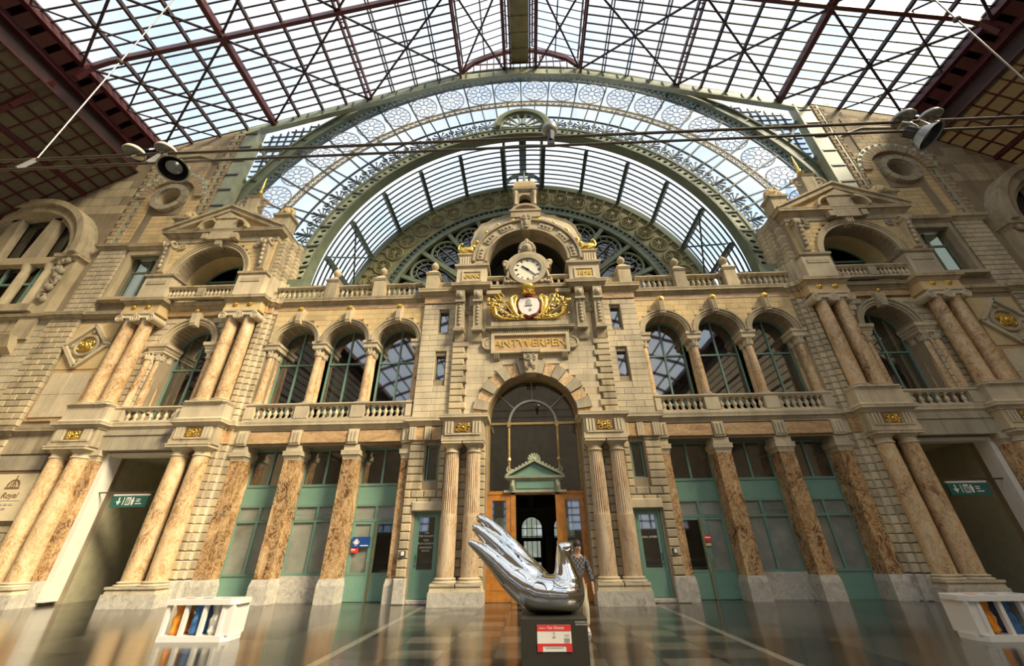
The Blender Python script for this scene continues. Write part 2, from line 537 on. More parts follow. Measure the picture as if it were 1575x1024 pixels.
BLK = {}
ROUTE = {}      # splits the long walls into range, pavilion, attic and flank
def block(parent, x0, x1, y0, y1, z0, z1, mat, ch=0.03, name='stone_block'):
    """one dressed stone with chamfered front edges"""
    dx, dy, dz = round(x1 - x0, 2), round(y1 - y0, 2), round(z1 - z0, 2)
    if dx < 0.04 or dz < 0.03: return None
    key = (dx, dy, dz, ch, mat)
    if parent.name in ROUTE:
        xm, zm = (x0 + x1) / 2, (z0 + z1) / 2
        parent = ROUTE[parent.name][0 if xm < 13.04 and zm < 12.45 else 1 if xm < 19.8 and zm < 12.45 else 2 if xm < 19.2 else 3 if zm < 12.45 else 4]
    if key not in BLK:
        a, b, c = dx / 2, dy / 2, dz / 2
        vs = [(-a, b, -c), (a, b, -c), (a, b, c), (-a, b, c), (-a, -b + ch, -c), (a, -b + ch, -c), (a, -b + ch, c), (-a, -b + ch, c),
              (-a + ch, -b, -c + ch), (a - ch, -b, -c + ch), (a - ch, -b, c - ch), (-a + ch, -b, c - ch)]
        fs = [(3, 2, 1, 0)]
        for i in range(4):
            j = (i + 1) % 4
            fs += [(i, j, j + 4, i + 4), (i + 4, j + 4, j + 8, i + 8)]
        fs.append((8, 9, 10, 11))
        me = bpy.data.meshes.new('stone_block')
        me.from_pydata(vs, [], fs)
        bm = bmesh.new(); bm.from_mesh(me); bmesh.ops.recalc_face_normals(bm, faces=bm.faces); bm.to_mesh(me); bm.free()
        me.materials.append(MATS[mat])
        BLK[key] = me
    o = bpy.data.objects.new(name, BLK[key])
    COL.objects.link(o)
    o.parent = parent
    o.location = Vector(((x0 + x1) / 2 * SX, (y0 + y1) / 2, (z0 + z1) / 2)) - WLOC.get(parent.name, Vector())
    return o
def courses(parent, x0, x1, y, z0, z1, h, w, mat, ch=0.03, depth=0.12, holes=(), arches=(), gap=0.02, stagger=True):
    """courses of stone blocks on a wall face; holes = (x0,x1,z0,z1), arches = (cx,r,zs,zbottom)"""
    n = max(1, round((z1 - z0) / h)); h = (z1 - z0) / n
    cnt = 0
    for i in range(n):
        a, b = z0 + i * h, z0 + (i + 1) * h
        spans = [(x0, x1)]
        cuts = [(q0, q1) for q0, q1, c0, c1 in holes if c0 < b - 0.02 and c1 > a + 0.02]
        for cx, r, zsp, zb in arches:
            if a > zsp + r or b < zb: continue
            zz = max(0, max(a, zsp) - zsp)
            if zz < r:
                q = math.sqrt(max(0, r * r - zz * zz)) if a > zsp else r
                cuts.append((cx - q, cx + q))
        for q0, q1 in cuts:
            ns = []
            for s0, s1 in spans:
                if q1 <= s0 or q0 >= s1: ns.append((s0, s1)); continue
                if q0 > s0: ns.append((s0, q0))
                if q1 < s1: ns.append((q1, s1))
            spans = ns
        for s0, s1 in spans:
            L = s1 - s0
            if L < 0.06: continue
            if w <= 0: k = [s0, s1]
            else:
                m = max(1, round(L / w)); ww = L / m
                k = [s0 + ww * j for j in range(m + 1)]
                if stagger and m > 1 and i % 2:
                    k = [s0] + [s0 + ww * (j + 0.5) for j in range(m)] + [s1]
            for j in range(len(k) - 1):
                block(parent, k[j] + gap / 2, k[j + 1] - gap / 2, y, y + depth, a + gap / 2, b - gap / 2, mat, ch)
                cnt += 1
    return cnt
def text(s, size, x, y, z, mat, parent=None, name='lettering', depth=0.01, align='CENTER', rotx=PI / 2, shear=0.0, sx=1.0):
    """raised lettering facing the hall, centred at x,z"""
    c = bpy.data.curves.new('t', 'FONT')
    c.body = s; c.size = size; c.extrude = depth; c.align_x = align; c.align_y = 'CENTER'; c.shear = shear
    o = bpy.data.objects.new('t', c); COL.objects.link(o)
    bpy.context.view_layer.update()
    me = bpy.data.meshes.new_from_object(o.evaluated_get(bpy.context.evaluated_depsgraph_get()))
    bpy.data.objects.remove(o)
    me.materials.clear(); me.materials.append(MATS[mat])
    n = bpy.data.objects.new(name, me); COL.objects.link(n)
    n.rotation_euler = (rotx, 0, 0)
    n.scale = (sx, 1, 1)
    n.location = Vector((x, y, z)) - (WLOC.get(parent.name, Vector()) if parent else Vector())
    if parent: n.parent = parent
    return n

# ================================================================== floor
fl = MB()
fl.box(-34, 34, -40, 21.0, -0.25, -0.02)
floor = fl.build('floor', 'floor_stone')
floor['kind'] = 'structure'
floor['label'] = 'polished dark grey stone floor of the station hall'
TILE = {}
def tile(x0, x1, y0, y1, mat):
    key = (round(x1 - x0, 3), round(y1 - y0, 3), mat)
    if key not in TILE:
        m = MB(); a, b = key[0] / 2 - 0.003, key[1] / 2 - 0.003
        m.box(-a, a, -b, b, -0.02, 0.0)
        me = bpy.data.meshes.new('floor_tile'); me.from_pydata(m.v, [], m.f)
        me.materials.append(MATS[mat]); TILE[key] = me
    o = bpy.data.objects.new('floor_tile', TILE[key]); COL.objects.link(o)
    o.parent = floor; o.location = ((x0 + x1) / 2, (y0 + y1) / 2, 0)
rt = random.Random(3)
for j in range(15):
    y0 = 6.4 + j * 0.64
    for i in range(8):
        x0 = -3.68 + i * 0.92
        m = 'floor_light' if (i + j) % 2 == 0 and rt.random() < 0.8 else ('floor_stone' if rt.random() < 0.5 else 'floor_dark')
        tile(x0, x0 + 0.92, y0, y0 + 0.64, m)
for s in (-1, 1):
    for j in range(8):
        y0 = 6.4 + j * 1.2
        for i in range(9):
            x0 = 3.86 + i * 1.6
            a, b = sorted((s * x0, s * (x0 + 1.6)))
            tile(a, b, y0, y0 + 1.2, rt.choice(('floor_stone', 'floor_stone', 'floor_dark')))
m = MB()
for s in (-1, 1):
    m.box(s * 3.77 - 0.085, s * 3.77 + 0.085, -20, 15.6, -0.02, 0.002)
m.build('inlay_strip', 'floor_strip', floor)
m = MB()
for a, b, c, d in ((-34, 34, -40, 6.4), (-34, -18.26, 6.4, 16), (18.26, 34, 6.4, 16), (-18.26, 18.26, 16, 21)):
    m.box(a, b, c, d, -0.02, 0.0)
m.build('outer_paving', 'floor_stone', floor, kind='stuff')

# ================================================================== main roof of the train shed
Y_END = 16.4
def slope_z(x):
    p = [(4.4, 32.9), (10.9, 30.35), (17.2, 28.0), (24.2, 25.6)]
    x = abs(x)
    for (a, za), (b, zb) in zip(p, p[1:]):
        if x <= b or (b == 24.2): return za + (zb - za) * (x - a) / (b - a)
majors = [4.4, 10.9, 17.2, 24.2]
lines_x = []
for a, b in zip(majors, majors[1:]):
    for k in range(4): lines_x.append((a + (b - a) * k / 4, k == 0))
lines_x.append((24.2, True))
roof = structure('ceiling', 'arched iron and glass train shed roof with red ribs')
bays = [Y_END - 5.35 * k for k in range(0, 11)]     # rib positions going back over the tracks
NB = 11
for SX in (1, -1):
    # purlins running down the hall
    for x, major in lines_x[:-1]:
        m = MB()
        z = slope_z(x)
        if major and x < 5:
            # lattice purlin under the lantern edge
            for dz in (0.05, -0.75): m.box(x - 0.07, x + 0.07, -40, Y_END, z + dz - 0.06, z + dz + 0.06)
            k = 0; y = Y_END
            while y > -10:
                m.bar((x, y, z + (0.05 if k % 2 else -0.75)), (x, y - 0.9, z + (-0.75 if k % 2 else 0.05)), 0.05, 0.05); y -= 0.9; k += 1
        elif major and x < 12:
            # paired purlin with ring spacers
            for d in (-0.16, 0.16): m.box(x + d - 0.05, x + d + 0.05, -40, Y_END, z - 0.36, z - 0.06)
            y = Y_END - 0.7
            while y > 2:
                m.torus((x, y, z - 0.3), 0.15, 0.035, 'z', 8, 5); y -= 1.33
        elif major:
            m.box(x - 0.15, x + 0.15, -40, Y_END, z - 0.5, z - 0.06)
        elif x < 10.9:
            for d in (-0.09, 0.09): m.box(x + d - 0.03, x + d + 0.03, -40, Y_END, z - 0.2, z - 0.04)
        else:
            m.box(x - 0.07, x + 0.07, -40, Y_END, z - 0.26, z - 0.04)
        m.build('purlin', 'iron_dark' if not major else 'iron_red', roof)
    # transverse glazing bars
    for k in range(int((Y_END + 40) / 0.4864)):
        y = Y_END - k * 0.4864
        if k % NB == 0 and k: continue
        if y < 4 : break
        m = MB()
        for a, b in zip(majors, majors[1:]):
            m.bar((a, y, slope_z(a) + 0.02), (b, y, slope_z(b) + 0.02), 0.07, 0.09)
        m.build('glazing_bar', 'iron_dark', roof)
    # ribs
    for bi, y in enumerate(bays[1:]):
        m = MB()
        pts = [(4.2, slope_z(4.4) - 0.5), (10.9, slope_z(10.9) - 0.34), (17.2, slope_z(17.2) - 0.34), (22.9, slope_z(22.9) - 0.36), (23.7, slope_z(23.7) - 0.62), (24.15, 24.2)]
        for (a, za), (b, zb) in zip(pts, pts[1:]):
            m.bar((a, y, za), (b, zb and y, zb), 0.20, 0.42)
        m.build('rib', 'iron_red', roof)
    # wind bracing: crossed flats in every panel
    for bi in range(2):
        y1, y0 = bays[bi] - 0.1, bays[bi + 1] + 0.1
        for a, b in ((4.4, 10.9), (10.9, 17.2), (17.2, 24.2)):
            for (p, q) in (((a, y1), (b, y0)), ((a, y0), (b, y1))):
                m = MB()
                m.bar((p[0], p[1], slope_z(p[0]) - 0.3), (q[0], q[1], slope_z(q[0]) - 0.3), 0.12, 0.07)
                m.build('wind_brace', 'iron_dark', roof)
        m = MB()
        m.bar((24.1, y1 - 2.7, slope_z(24.1) - 0.3), (20.8, y1, slope_z(20.8) - 0.3), 0.08, 0.05)
        m.bar((24.1, y1 - 2.7, slope_z(24.1) - 0.3), (20.8, y0, slope_z(20.8) - 0.3), 0.08, 0.05)
        m.build('wind_brace', 'iron_dark', roof)
    # glass: single panes in the bay next to the wall, the rest as one sheet
    rest = MB()
    for si in range(len(lines_x) - 1):
        a, b = lines_x[si][0], lines_x[si + 1][0]
        za, zb = slope_z(a) + 0.06, slope_z(b) + 0.06
        for k in range(NB):
            y1 = Y_END - k * 0.4864; y0 = y1 - 0.4864
            m = MB(); m.add([(a, y0, za), (b, y0, zb), (b, y1, zb), (a, y1, za), (a, y0, za + 0.01), (b, y0, zb + 0.01), (b, y1, zb + 0.01), (a, y1, za + 0.01)],
                            [(0, 1, 2, 3), (7, 6, 5, 4), (0, 4, 5, 1), (1, 5, 6, 2), (2, 6, 7, 3), (3, 7, 4, 0)])
            m.build('glass_pane', 'roof_glass', roof)
        y1 = Y_END - NB * 0.4864
        rest.add([(a, -40, za), (b, -40, zb), (b, y1, zb), (a, y1, za)], [(0, 1, 2, 3)])
    rest.build('glass_sheet', 'roof_glass', roof, kind='stuff')
    # edge girder: box lattice in red, with the dark clerestory gap under it
    m = MB()
    m.box(24.15, 24.45, -40, Y_END, 25.25, 25.65)
    m.bar((24.45, Y_END, 25.45), (24.45, -40, 25.45), 0.06, 0.3)
    m.box(25.0, 25.3, -40, Y_END, 24.45, 24.85)
    y = Y_END
    while y > 0:
        m.bar((24.35, y, 25.35), (25.15, y, 24.65), 0.06, 0.55, (0, 1, 0)); y -= 0.85
    m.build('edge_girder', 'iron_red', roof)
    m = MB()
    m.box(24.1, 25.4, -40, Y_END, 25.7, 25.8)
    m.box(25.32, 25.42, -40, Y_END, 23.3, 25.8)
    m.build('girder_backing', 'iron_dark', roof)
    m = MB(); m.box(25.28, 25.33, 2, Y_END, 24.42, 24.5); m.build('gutter_pipe', 'rail_steel', roof)
# lantern along the ridge
SX = 1
m = MB()
for s in (-1, 1):
    m.box(s * 1.15 - 0.1, s * 1.15 + 0.1, -40, Y_END, 33.0, 33.14)
    m.box(s * 1.15 - 0.1, s * 1.15 + 0.1, -40, Y_END, 34.1, 34.24)
    m.box(s * 0.72 - 0.06, s * 0.72 + 0.06, -40, Y_END, 33.3, 33.45)
    y = Y_END; k = 0
    while y > -6:
        m.bar((s * 1.15, y, 33.1 if k % 2 else 34.15), (s * 1.15, y - 0.55, 34.15 if k % 2 else 33.1), 0.05, 0.05)
        m.bar((s * 0.72, y, 33.4), (s * 1.15, y - 0.25, 33.1), 0.04, 0.04)
        y -= 0.55; k += 1
m.build('lantern_girder', 'iron_red', roof)
m = MB(); m.box(-0.66, 0.66, -40, Y_END, 34.0, 34.08)
for k in range(30): m.box(-0.66, 0.66, Y_END - k * 1.0 - 0.04, Y_END - k * 1.0, 33.9, 34.0)
m.box(-0.03, 0.03, -20, Y_END, 33.9, 34.0)
m.build('catwalk', 'iron_olive', roof)
for s in (-1, 1):
    m = MB()
    m.box(s * 4.4 - 0.06, s * 4.4 + 0.06, -40, Y_END, 34.3, 34.45)
    m.box(s * 1.0 - 0.06, s * 1.0 + 0.06, -40, Y_END, 36.3, 36.45)
    m.box(s * 2.75 - 0.04, s * 2.75 + 0.04, -40, Y_END, 35.3, 35.4)
    for k in range(26):
        y = Y_END - k * 0.4864
        m.bar((s * 4.4, y, 34.4), (s * 1.0, y, 36.4), 0.045, 0.06)
    for k in range(14):
        m.box(s * 4.4 - 0.04, s * 4.4 + 0.04, Y_END - k * 1.07 - 0.05, Y_END - k * 1.07 + 0.05, 32.9, 34.4)
    m.build('lantern_bars', 'iron_dark', roof)
    for bi in range(2):
        y1, y0 = bays[bi], bays[bi + 1]
        for p, q in (((1.15, y1), (4.4, y0)), ((1.15, y0), (4.4, y1))):
            m = MB(); m.bar((s * p[0], p[1], 33.0), (s * q[0], q[1], 32.9), 0.12, 0.07)
            m.build('wind_brace', 'iron_dark', roof)
    for a, b, za, zb in ((4.4, 4.4, 32.95, 34.35), (4.4, 1.0, 34.45, 36.45)):
        m = MB(); m.add([(s * a, -40, za), (s * b, -40, zb), (s * b, Y_END, zb), (s * a, Y_END, za)], [(0, 1, 2, 3)])
        m.build('lantern_glass', 'roof_glass', roof, kind='stuff')
m = MB(); m.add([(-1, -40, 36.5), (1, -40, 36.5), (1, Y_END, 36.5), (-1, Y_END, 36.5)], [(0, 1, 2, 3)])
m.build('lantern_glass', 'roof_glass', roof, kind='stuff')
# lantern end: red arched screen
m = MB()
for y in (Y_END - 0.1, bays[1], bays[2]):
    pts = [(-4.4, 33.0), (-3.6, 34.1), (-2.4, 34.9), (-1.1, 35.5), (0, 35.7), (1.1, 35.5), (2.4, 34.9), (3.6, 34.1), (4.4, 33.0)]
    for (a, za), (b, zb) in zip(pts, pts[1:]): m.bar((a, y, za), (b, y, zb), 0.22, 0.34)
m.build('lantern_arch', 'iron_red', roof)
m = MB()
for k in range(-8, 9):
    x = k * 0.5; zt = 35.3 - 0.13 * x * x
    m.box(x - 0.035, x + 0.035, Y_END - 0.12, Y_END - 0.04, 33.0, zt)
for cx in (-2.3, 0, 2.3): m.ring(cx, 34.2, 0.75, 0.83, 0, 180, Y_END - 0.13, Y_END - 0.05, 14)
m.box(-4, 4, Y_END - 0.12, Y_END - 0.05, 33.85, 33.93)
m.build('lantern_screen', 'iron_red', roof)

# ================================================================== aisle roofs (old brown glass)
def aisle_z(x): return 23.35 - 0.70 * (x - 25.0) - 0.012 * (x - 25.0) ** 2
for SX in (1, -1):
    ais = structure('ceiling_aisle', 'low aisle roof of dirty brown glass panes on red iron bars')
    ax = [25.0 + 0.63 * k for k in range(16)]
    m = MB()
    for k, x in enumerate(ax):
        w = 0.16 if k % 5 == 4 else 0.05
        m.box(x - w / 2, x + w / 2, -40, Y_END, aisle_z(x) - (0.3 if k % 5 == 4 else 0.14), aisle_z(x) - 0.02)
    m.build('purlin', 'iron_red', ais)
    m = MB()
    for k in range(24):
        y = Y_END - k * 0.72
        w = 0.06
        for a, b in zip(ax, ax[1:]): m.bar((a, y, aisle_z(a) - 0.03), (b, y, aisle_z(b) - 0.03), w, 0.1)
    m.build('glazing_bar', 'iron_red', ais)
    for k in range(12):
        for a, b in zip(ax, ax[1:]):
            y1 = Y_END - k * 0.72; y0 = y1 - 0.72
            m = MB(); m.add([(a, y0, aisle_z(a)), (b, y0, aisle_z(b)), (b, y1, aisle_z(b)), (a, y1, aisle_z(a)),
                             (a, y0, aisle_z(a) + .01), (b, y0, aisle_z(b) + .01), (b, y1, aisle_z(b) + .01), (a, y1, aisle_z(a) + .01)],
                            [(0, 1, 2, 3), (7, 6, 5, 4), (0, 4, 5, 1), (1, 5, 6, 2), (2, 6, 7, 3), (3, 7, 4, 0)])
            m.build('glass_pane', 'aisle_glass', ais)
    m = MB()
    for a, b in zip(ax, ax[1:]):
        m.add([(a, -40, aisle_z(a)), (b, -40, aisle_z(b)), (b, Y_END - 8.64, aisle_z(b)), (a, Y_END - 8.64, aisle_z(a))], [(0, 1, 2, 3)])
    m.build('glass_sheet', 'aisle_glass', ais, kind='stuff')
    for y in bays[1:4]:
        m = MB()
        pts = [(34.0, 8.0), (33.6, 12.0), (32.3, 15.4), (30.4, 17.9), (28.2, 20.0), (26.4, 21.9), (25.2, 24.0)]
        for (a, za), (b, zb) in zip(pts, pts[1:]): m.bar((a, y, za), (b, y, zb), 0.22, 0.42)
        m.bar((28.2, y, 20.0), (29.0, y, aisle_z(29.0) - .1), 0.16, 0.2)
        m.bar((30.4, y, 17.9), (31.6, y, aisle_z(31.6) - .1), 0.16, 0.2)
        m.build('rib', 'iron_red', ais)
    sw = MB(); sw.box(34.4, 34.8, -40, 17.0, 0, 17.5)
    struct_mesh('wall_side', sw, 'brick_tan', 'plain tan masonry side wall of the aisle')
SX = 1
# unseen far end: masonry around a glazed band, shaped for reflections in the glass
sb = MB(); sb.box(-34.8, 34.8, -40.6, -40.2, 0, 4.5); sb.prism([(-34.8, 9.8), (34.8, 9.8), (34.8, 17.0), (25, 23.3), (24.2, 25.6), (4.4, 32.9), (-4.4, 32.9), (-24.2, 25.6), (-25, 23.3), (-34.8, 17.0)], -40.6, -40.2)
for k in range(-6, 7): sb.box(k * 5.4 - 0.9, k * 5.4 + 0.9, -40.6, -40.2, 4.5, 9.8)
struct_mesh('wall_back', sb, 'brick_tan', 'unseen masonry far end of the shed, shaped for reflections')
scr = structure('window_1', 'glazed iron screen closing the far end of the shed')
m = MB()
for k in range(-12, 13):
    x = k * 2.8
    zt = 24 if abs(x) < 25 else 16
    if abs(x) < 24: zt = slope_z(max(4.4, abs(x))) - 0.2
    m.box(x - 0.12, x + 0.12, -40.5, -40.3, 4.6, 9.8); m.box(x + 1.3, x + 1.4, -40.5, -40.3, 4.6, 9.8)
for z in (5.6, 6.7, 7.8, 8.9): m.box(-33, 33, -40.5, -40.3, z - 0.1, z + 0.1)
m.build('mullion', 'iron_red', scr)
m = MB(); m.prism([(-33, 4.5), (33, 4.5), (33, 9.8), (-33, 9.8)], -40.42, -40.4)
m.build('pane', 'fan_glass', scr)

# ================================================================== great glazed lunette in the gable
YF = 17.0
# rings of the fan: (centre z, radius)
RG = {'in': (14.2, 12.05), 'mid': (14.0, 12.95), 'row': (13.85, 14.35), 'bead0': (13.85, 15.75), 'bead1': (13.9, 16.15), 'x0': (14.75, 17.95), 'x1': (15.05, 18.3), 'out': (15.05, 19.35)}
def rp(k, a):
    """point on ring k at angle a (degrees from vertical, + to the right)"""
    cz, r = RG[k]
    return (r * math.sin(R(a)), cz + r * math.cos(R(a)))
fan = structure('window_2', 'huge glazed iron lunette with circle tracery in the gable')
A0 = 77
def arcpts(k, a0, a1, n, dr=0.0):
    cz, r = RG[k]
    return [((r + dr) * math.sin(R(a0 + (a1 - a0) * i / n)), YF, cz + (r + dr) * math.cos(R(a0 + (a1 - a0) * i / n))) for i in range(n + 1)]
# outer arch: heavy green box rib with joint plates
m = MB()
cz, r = RG['x1']
m.ring(0, cz, 18.45, 19.2, 12, 168, YF - 0.12, YF + 0.3, 90)
m.ring(0, cz, 18.3, 18.5, 12, 168, YF - 0.3, YF + 0.35, 90)
m.ring(0, cz, 19.1, 19.25, 12, 168, YF - 0.22, YF + 0.3, 90)
m.build('outer_arch', 'iron_green', fan, 30)
m = MB()
for k in range(-13, 14):
    a = k * 7.0 + 3.5
    if abs(a) > 77: continue
    p = (18.5 * math.sin(R(a)), cz + 18.5 * math.cos(R(a))); q = (19.3 * math.sin(R(a)), cz + 19.3 * math.cos(R(a)))
    m.bar((p[0], YF - 0.15, p[1]), (q[0], YF - 0.15, q[1]), 0.14, 0.08, (0, 1, 0))
m.build('joint_plate', 'iron_green_dark', fan)
# inner arch with its row of round holes
m = MB()
ci, ri = RG['in']; cm, rm = RG['mid']
def polar(a, t):
    r_ = ri + 0.1 + (12.8 - ri - 0.1) * t; c_ = ci + (cm - ci) * t
    return (r_ * math.sin(R(a)), c_ + r_ * math.cos(R(a)))
NH = 8
for g in range(-13, 13):
    for h in range(3):
        a0 = g * 7.0 + 0.5 + h * 2.0; a1 = a0 + 2.0
        ring_v = []; sq = []
        for i in range(NH * 2):
            t = 2 * PI * i / (NH * 2)
            c_, s_ = math.cos(t), math.sin(t)
            k = 1 / max(abs(c_), abs(s_))
            pa = ((a0 + a1) / 2 + (a1 - a0) / 2 * c_ * k, 0.5 + 0.5 * s_ * k)
            ha = ((a0 + a1) / 2 + (a1 - a0) / 2 * 0.50 * c_, 0.5 + 0.27 * s_)
            sq.append(polar(*pa)); ring_v.append(polar(*ha))
        n2 = NH * 2
        vs_ = [(x, YF - 0.10, z) for x, z in sq] + [(x, YF - 0.10, z) for x, z in ring_v] + [(x, YF - 0.02, z) for x, z in ring_v]
        fs_ = []
        for i in range(n2):
            j = (i + 1) % n2
            fs_ += [(i, j, j + n2, i + n2), (i + n2, j + n2, j + 2 * n2, i + 2 * n2)]
        m.add(vs_, fs_)
    for a0, a1 in ((g * 7.0, g * 7.0 + 0.5), (g * 7 + 6.5, g * 7 + 7.0)):
        p, q, s_, t_ = polar(a0, 0), polar(a1, 0), polar(a1, 1), polar(a0, 1)
        m.add([(p[0], YF - 0.10, p[1]), (q[0], YF - 0.10, q[1]), (s_[0], YF - 0.10, s_[1]), (t_[0], YF - 0.10, t_[1])], [(0, 1, 2, 3)])
m.build('pierced_web', 'iron_green_pale', fan)
m = MB()
m.ring(0, ci, ri - 0.02, ri + 0.12, 0, 180, YF - 0.16, YF + 0.45, 90)
m.ring(0, cm, 12.78, 12.95, 0, 180, YF - 0.16, YF + 0.3, 90)
for s in (-1, 1):
    m.box(s * 12.35 - 0.55, s * 12.35 + 0.55, YF - 0.5, YF + 0.5, 12.4, 14.3)
m.build('inner_arch', 'iron_green', fan, 30)
m = MB(); m.ring(0, ci, ri + 0.1, 12.75, 0, 180, YF + 0.05, YF + 0.1, 90)
m.build('web_backing', 'iron_green_dark', fan)
m = MB()
for g in range(-13, 14):
    p, q = polar(g * 7.0, -0.05), polar(g * 7.0, 1.1)
    m.bar((p[0], YF - 0.14, p[1]), (q[0], YF - 0.14, q[1]), 0.1, 0.08, (0, 1, 0))
m.build('web_stiffener', 'iron_green_dark', fan)
# radial mullions
for g in range(-11, 12):
    a = g * 7.0
    m = MB(); p, q = rp('mid', a), rp('x1', a)
    m.bar((p[0], YF - 0.02, p[1]), (q[0], YF - 0.02, q[1]), 0.09, 0.12, (0, 1, 0))
    m.build('mullion', 'iron_green_dark', fan)
    if g < 11:
        a += 3.5; m = MB(); p, q = rp('mid', a), rp('bead1', a)
        m.bar((p[0], YF - 0.02, p[1]), (q[0], YF - 0.02, q[1]), 0.065, 0.1, (0, 1, 0))
        m.build('mullion', 'iron_green_dark', fan)
# ring bars
for k, w in (('row', 0.03), ('x0', 0.04), ('bead0', 0.03), ('bead1', 0.03)):
    m = MB(); cz, r = RG[k]
    m.ring(0, cz, r - w, r + w, 90 - A0, 90 + A0, YF - 0.07, YF + 0.05, 80)
    m.build('ring_bar', 'iron_green_dark' if k[0] != 'b' else 'bead_bronze', fan)
# bead band: small gilt roundels
m = MB()
for i in range(-101, 102):
    a = i * 0.757
    p, q = rp('bead0', a), rp('bead1', a)
    x, z = (p[0] + q[0]) / 2, (p[1] + q[1]) / 2
    if i % 2:
        m.torus((x, YF - 0.05, z), 0.15, 0.035, 'y', 8, 4)
        m.ball((x, YF - 0.05, z), (0.06, 0.04, 0.06), 5, 3)
    else:
        m.bar((p[0], YF - 0.05, p[1]), (q[0], YF - 0.05, q[1]), 0.03, 0.04, (0, 1, 0))
m.build('bead_roundels', 'bead_bronze', fan)
# lattice band
m = MB()
nl = 120
for i in range(nl):
    a0, a1 = -A0 + 2 * A0 * i / nl, -A0 + 2 * A0 * (i + 1) / nl
    for (ka, aa, kb, ab) in (('x0', a0, 'x1', a1), ('x1', a0, 'x0', a1), ('x0', a0, 'x1', a0)):
        p, q = rp(ka, aa), rp(kb, ab)
        m.bar((p[0], YF - 0.03, p[1]), (q[0], YF - 0.03, q[1]), 0.035, 0.05, (0, 1, 0))
m.build('lattice_band', 'iron_green_dark', fan)
# panes and circle tracery
tr = MB()
tr.torus((0, 0, 0), 0.90, 0.034, 'y', 32, 4)
tr.torus((0, 0, 0), 0.22, 0.026, 'y', 12, 4)
for k in range(8):
    a = k * PI / 4
    tr.tube([(0.22 * math.cos(a + d), 0, 0.22 * math.sin(a + d)) if rr == 0.22 else (rr * math.cos(a + d), 0, rr * math.sin(a + d)) for rr, d in ((0.22, -0.39), (0.45, -0.36), (0.62, -0.2), (0.66, 0), (0.62, 0.2), (0.45, 0.36), (0.22, 0.39))], 0.024, 4)
    tr.tube([(rr * math.cos(a), 0, rr * math.sin(a)) for rr in (0.66, 0.9)], 0.022, 4)
    tr.tube([(rr * math.cos(a + PI / 8), 0, rr * math.sin(a + PI / 8)) for rr in (0.58, 0.78)], 0.022, 4)
    tr.tube([(0.78 * math.cos(a + PI / 8 + d), 0, 0.78 * math.sin(a + PI / 8 + d)) if abs(d) < 0.1 else (0.9 * math.cos(a + PI / 8 + d), 0, 0.9 * math.sin(a + PI / 8 + d)) for d in (-0.2, 0, 0.2)], 0.02, 4)
first = None
def cell(ks, a0, a1, name='pane'):
    p = [rp(ks[0], a0), rp(ks[0], (a0 + a1) / 2), rp(ks[0], a1), rp(ks[1], a1), rp(ks[1], (a0 + a1) / 2), rp(ks[1], a0)]
    MB().prism(p, YF, YF + 0.015).build(name, 'fan_glass', fan)
for g in range(-11, 11):
    a0, a1 = g * 7.0, g * 7.0 + 7.0
    am = a0 + 3.5
    cell(('bead1', 'x0'), a0, a1)
    for b0 in (a0, am):
        cell(('row', 'bead0'), b0, b0 + 3.5)
        cell(('mid', 'row'), b0, b0 + 3.5)
    p, q = rp('bead1', am), rp('x0', am)
    loc = ((p[0] + q[0]) / 2, YF - 0.05, (p[1] + q[1]) / 2)
    rr = math.hypot(q[0] - p[0], q[1] - p[1]) / 2
    if first is None:
        first = tr.build('circle_tracery', 'ink_grey', fan)
        first.location = loc; first.rotation_euler = (0, R(am), 0); first.scale = (1.0, 1, rr / 0.95)
    else:
        inst(first, fan, loc, (0, R(am), 0), 'circle_tracery', (1.0, 1, rr / 0.95))
m = MB(); m.ring(0, RG['x0'][0], RG['x0'][1], 18.4, 90 - A0, 90 + A0, YF, YF + 0.015, 80, RG['x1'][0])
m.build('band_glass', 'fan_glass', fan)
# palmettes along the inner arch, alternating with tulips
pal = MB()
for k in range(-3, 4):
    a = R(k * 24); L = 0.62 - abs(k) * 0.06
    pal.tube([(0, 0, 0.12), (0.3 * L * math.sin(a), 0, 0.12 + 0.5 * L * math.cos(a)), (L * math.sin(a), 0, 0.12 + L * math.cos(a) * 0.95)], [0.02, 0.028, 0.03], 5)
    pal.ball((L * math.sin(a), 0, 0.12 + L * math.cos(a) * 0.95), (0.055, 0.03, 0.065), 6, 4)
pal.ball((0, 0, 0.1), (0.12, 0.04, 0.1), 6, 4)
for s in (-1, 1): pal.scroll(s * 0.3, 0, 0.1, 0.14, 1.2, 90, -s, 0.025, 14)
tul = MB()
tul.tube([(0, 0, 0), (0, 0, 0.42)], 0.022, 5)
for s in (-1, 1):
    tul.tube([(0, 0, 0.3), (s * 0.1, 0, 0.42), (s * 0.09, 0, 0.58)], [0.025, 0.045, 0.015], 5)
    tul.scroll(s * 0.24, 0, 0.16, 0.15, 1.1, 180 if s > 0 else 0, -s, 0.025, 14)
    tul.ball((s * 0.24, 0, 0.34), (0.05, 0.03, 0.06), 5, 4)
tul.ball((0, 0, 0.52), (0.05, 0.03, 0.09), 6, 4)
fp = ft = None
for i in range(-24, 25):
    a = i * 3.5
    if abs(a) < 10: continue
    p = rp('mid', a)
    loc = (p[0], YF - 0.12, p[1]); rot = (0, R(a), 0)
    if i % 2:
        if fp is None: fp = pal.build('palmette', 'iron_green_dark', fan); fp.location = loc; fp.rotation_euler = rot; fp.scale = (1.35,) * 3
        else: inst(fp, fan, loc, rot, 'palmette', (1.35,) * 3)
    else:
        if ft is None: ft = tul.build('tulip_ornament', 'iron_green_dark', fan); ft.location = loc; ft.rotation_euler = rot; ft.scale = (1.35,) * 3
        else: inst(ft, fan, loc, rot, 'tulip_ornament', (1.35,) * 3)
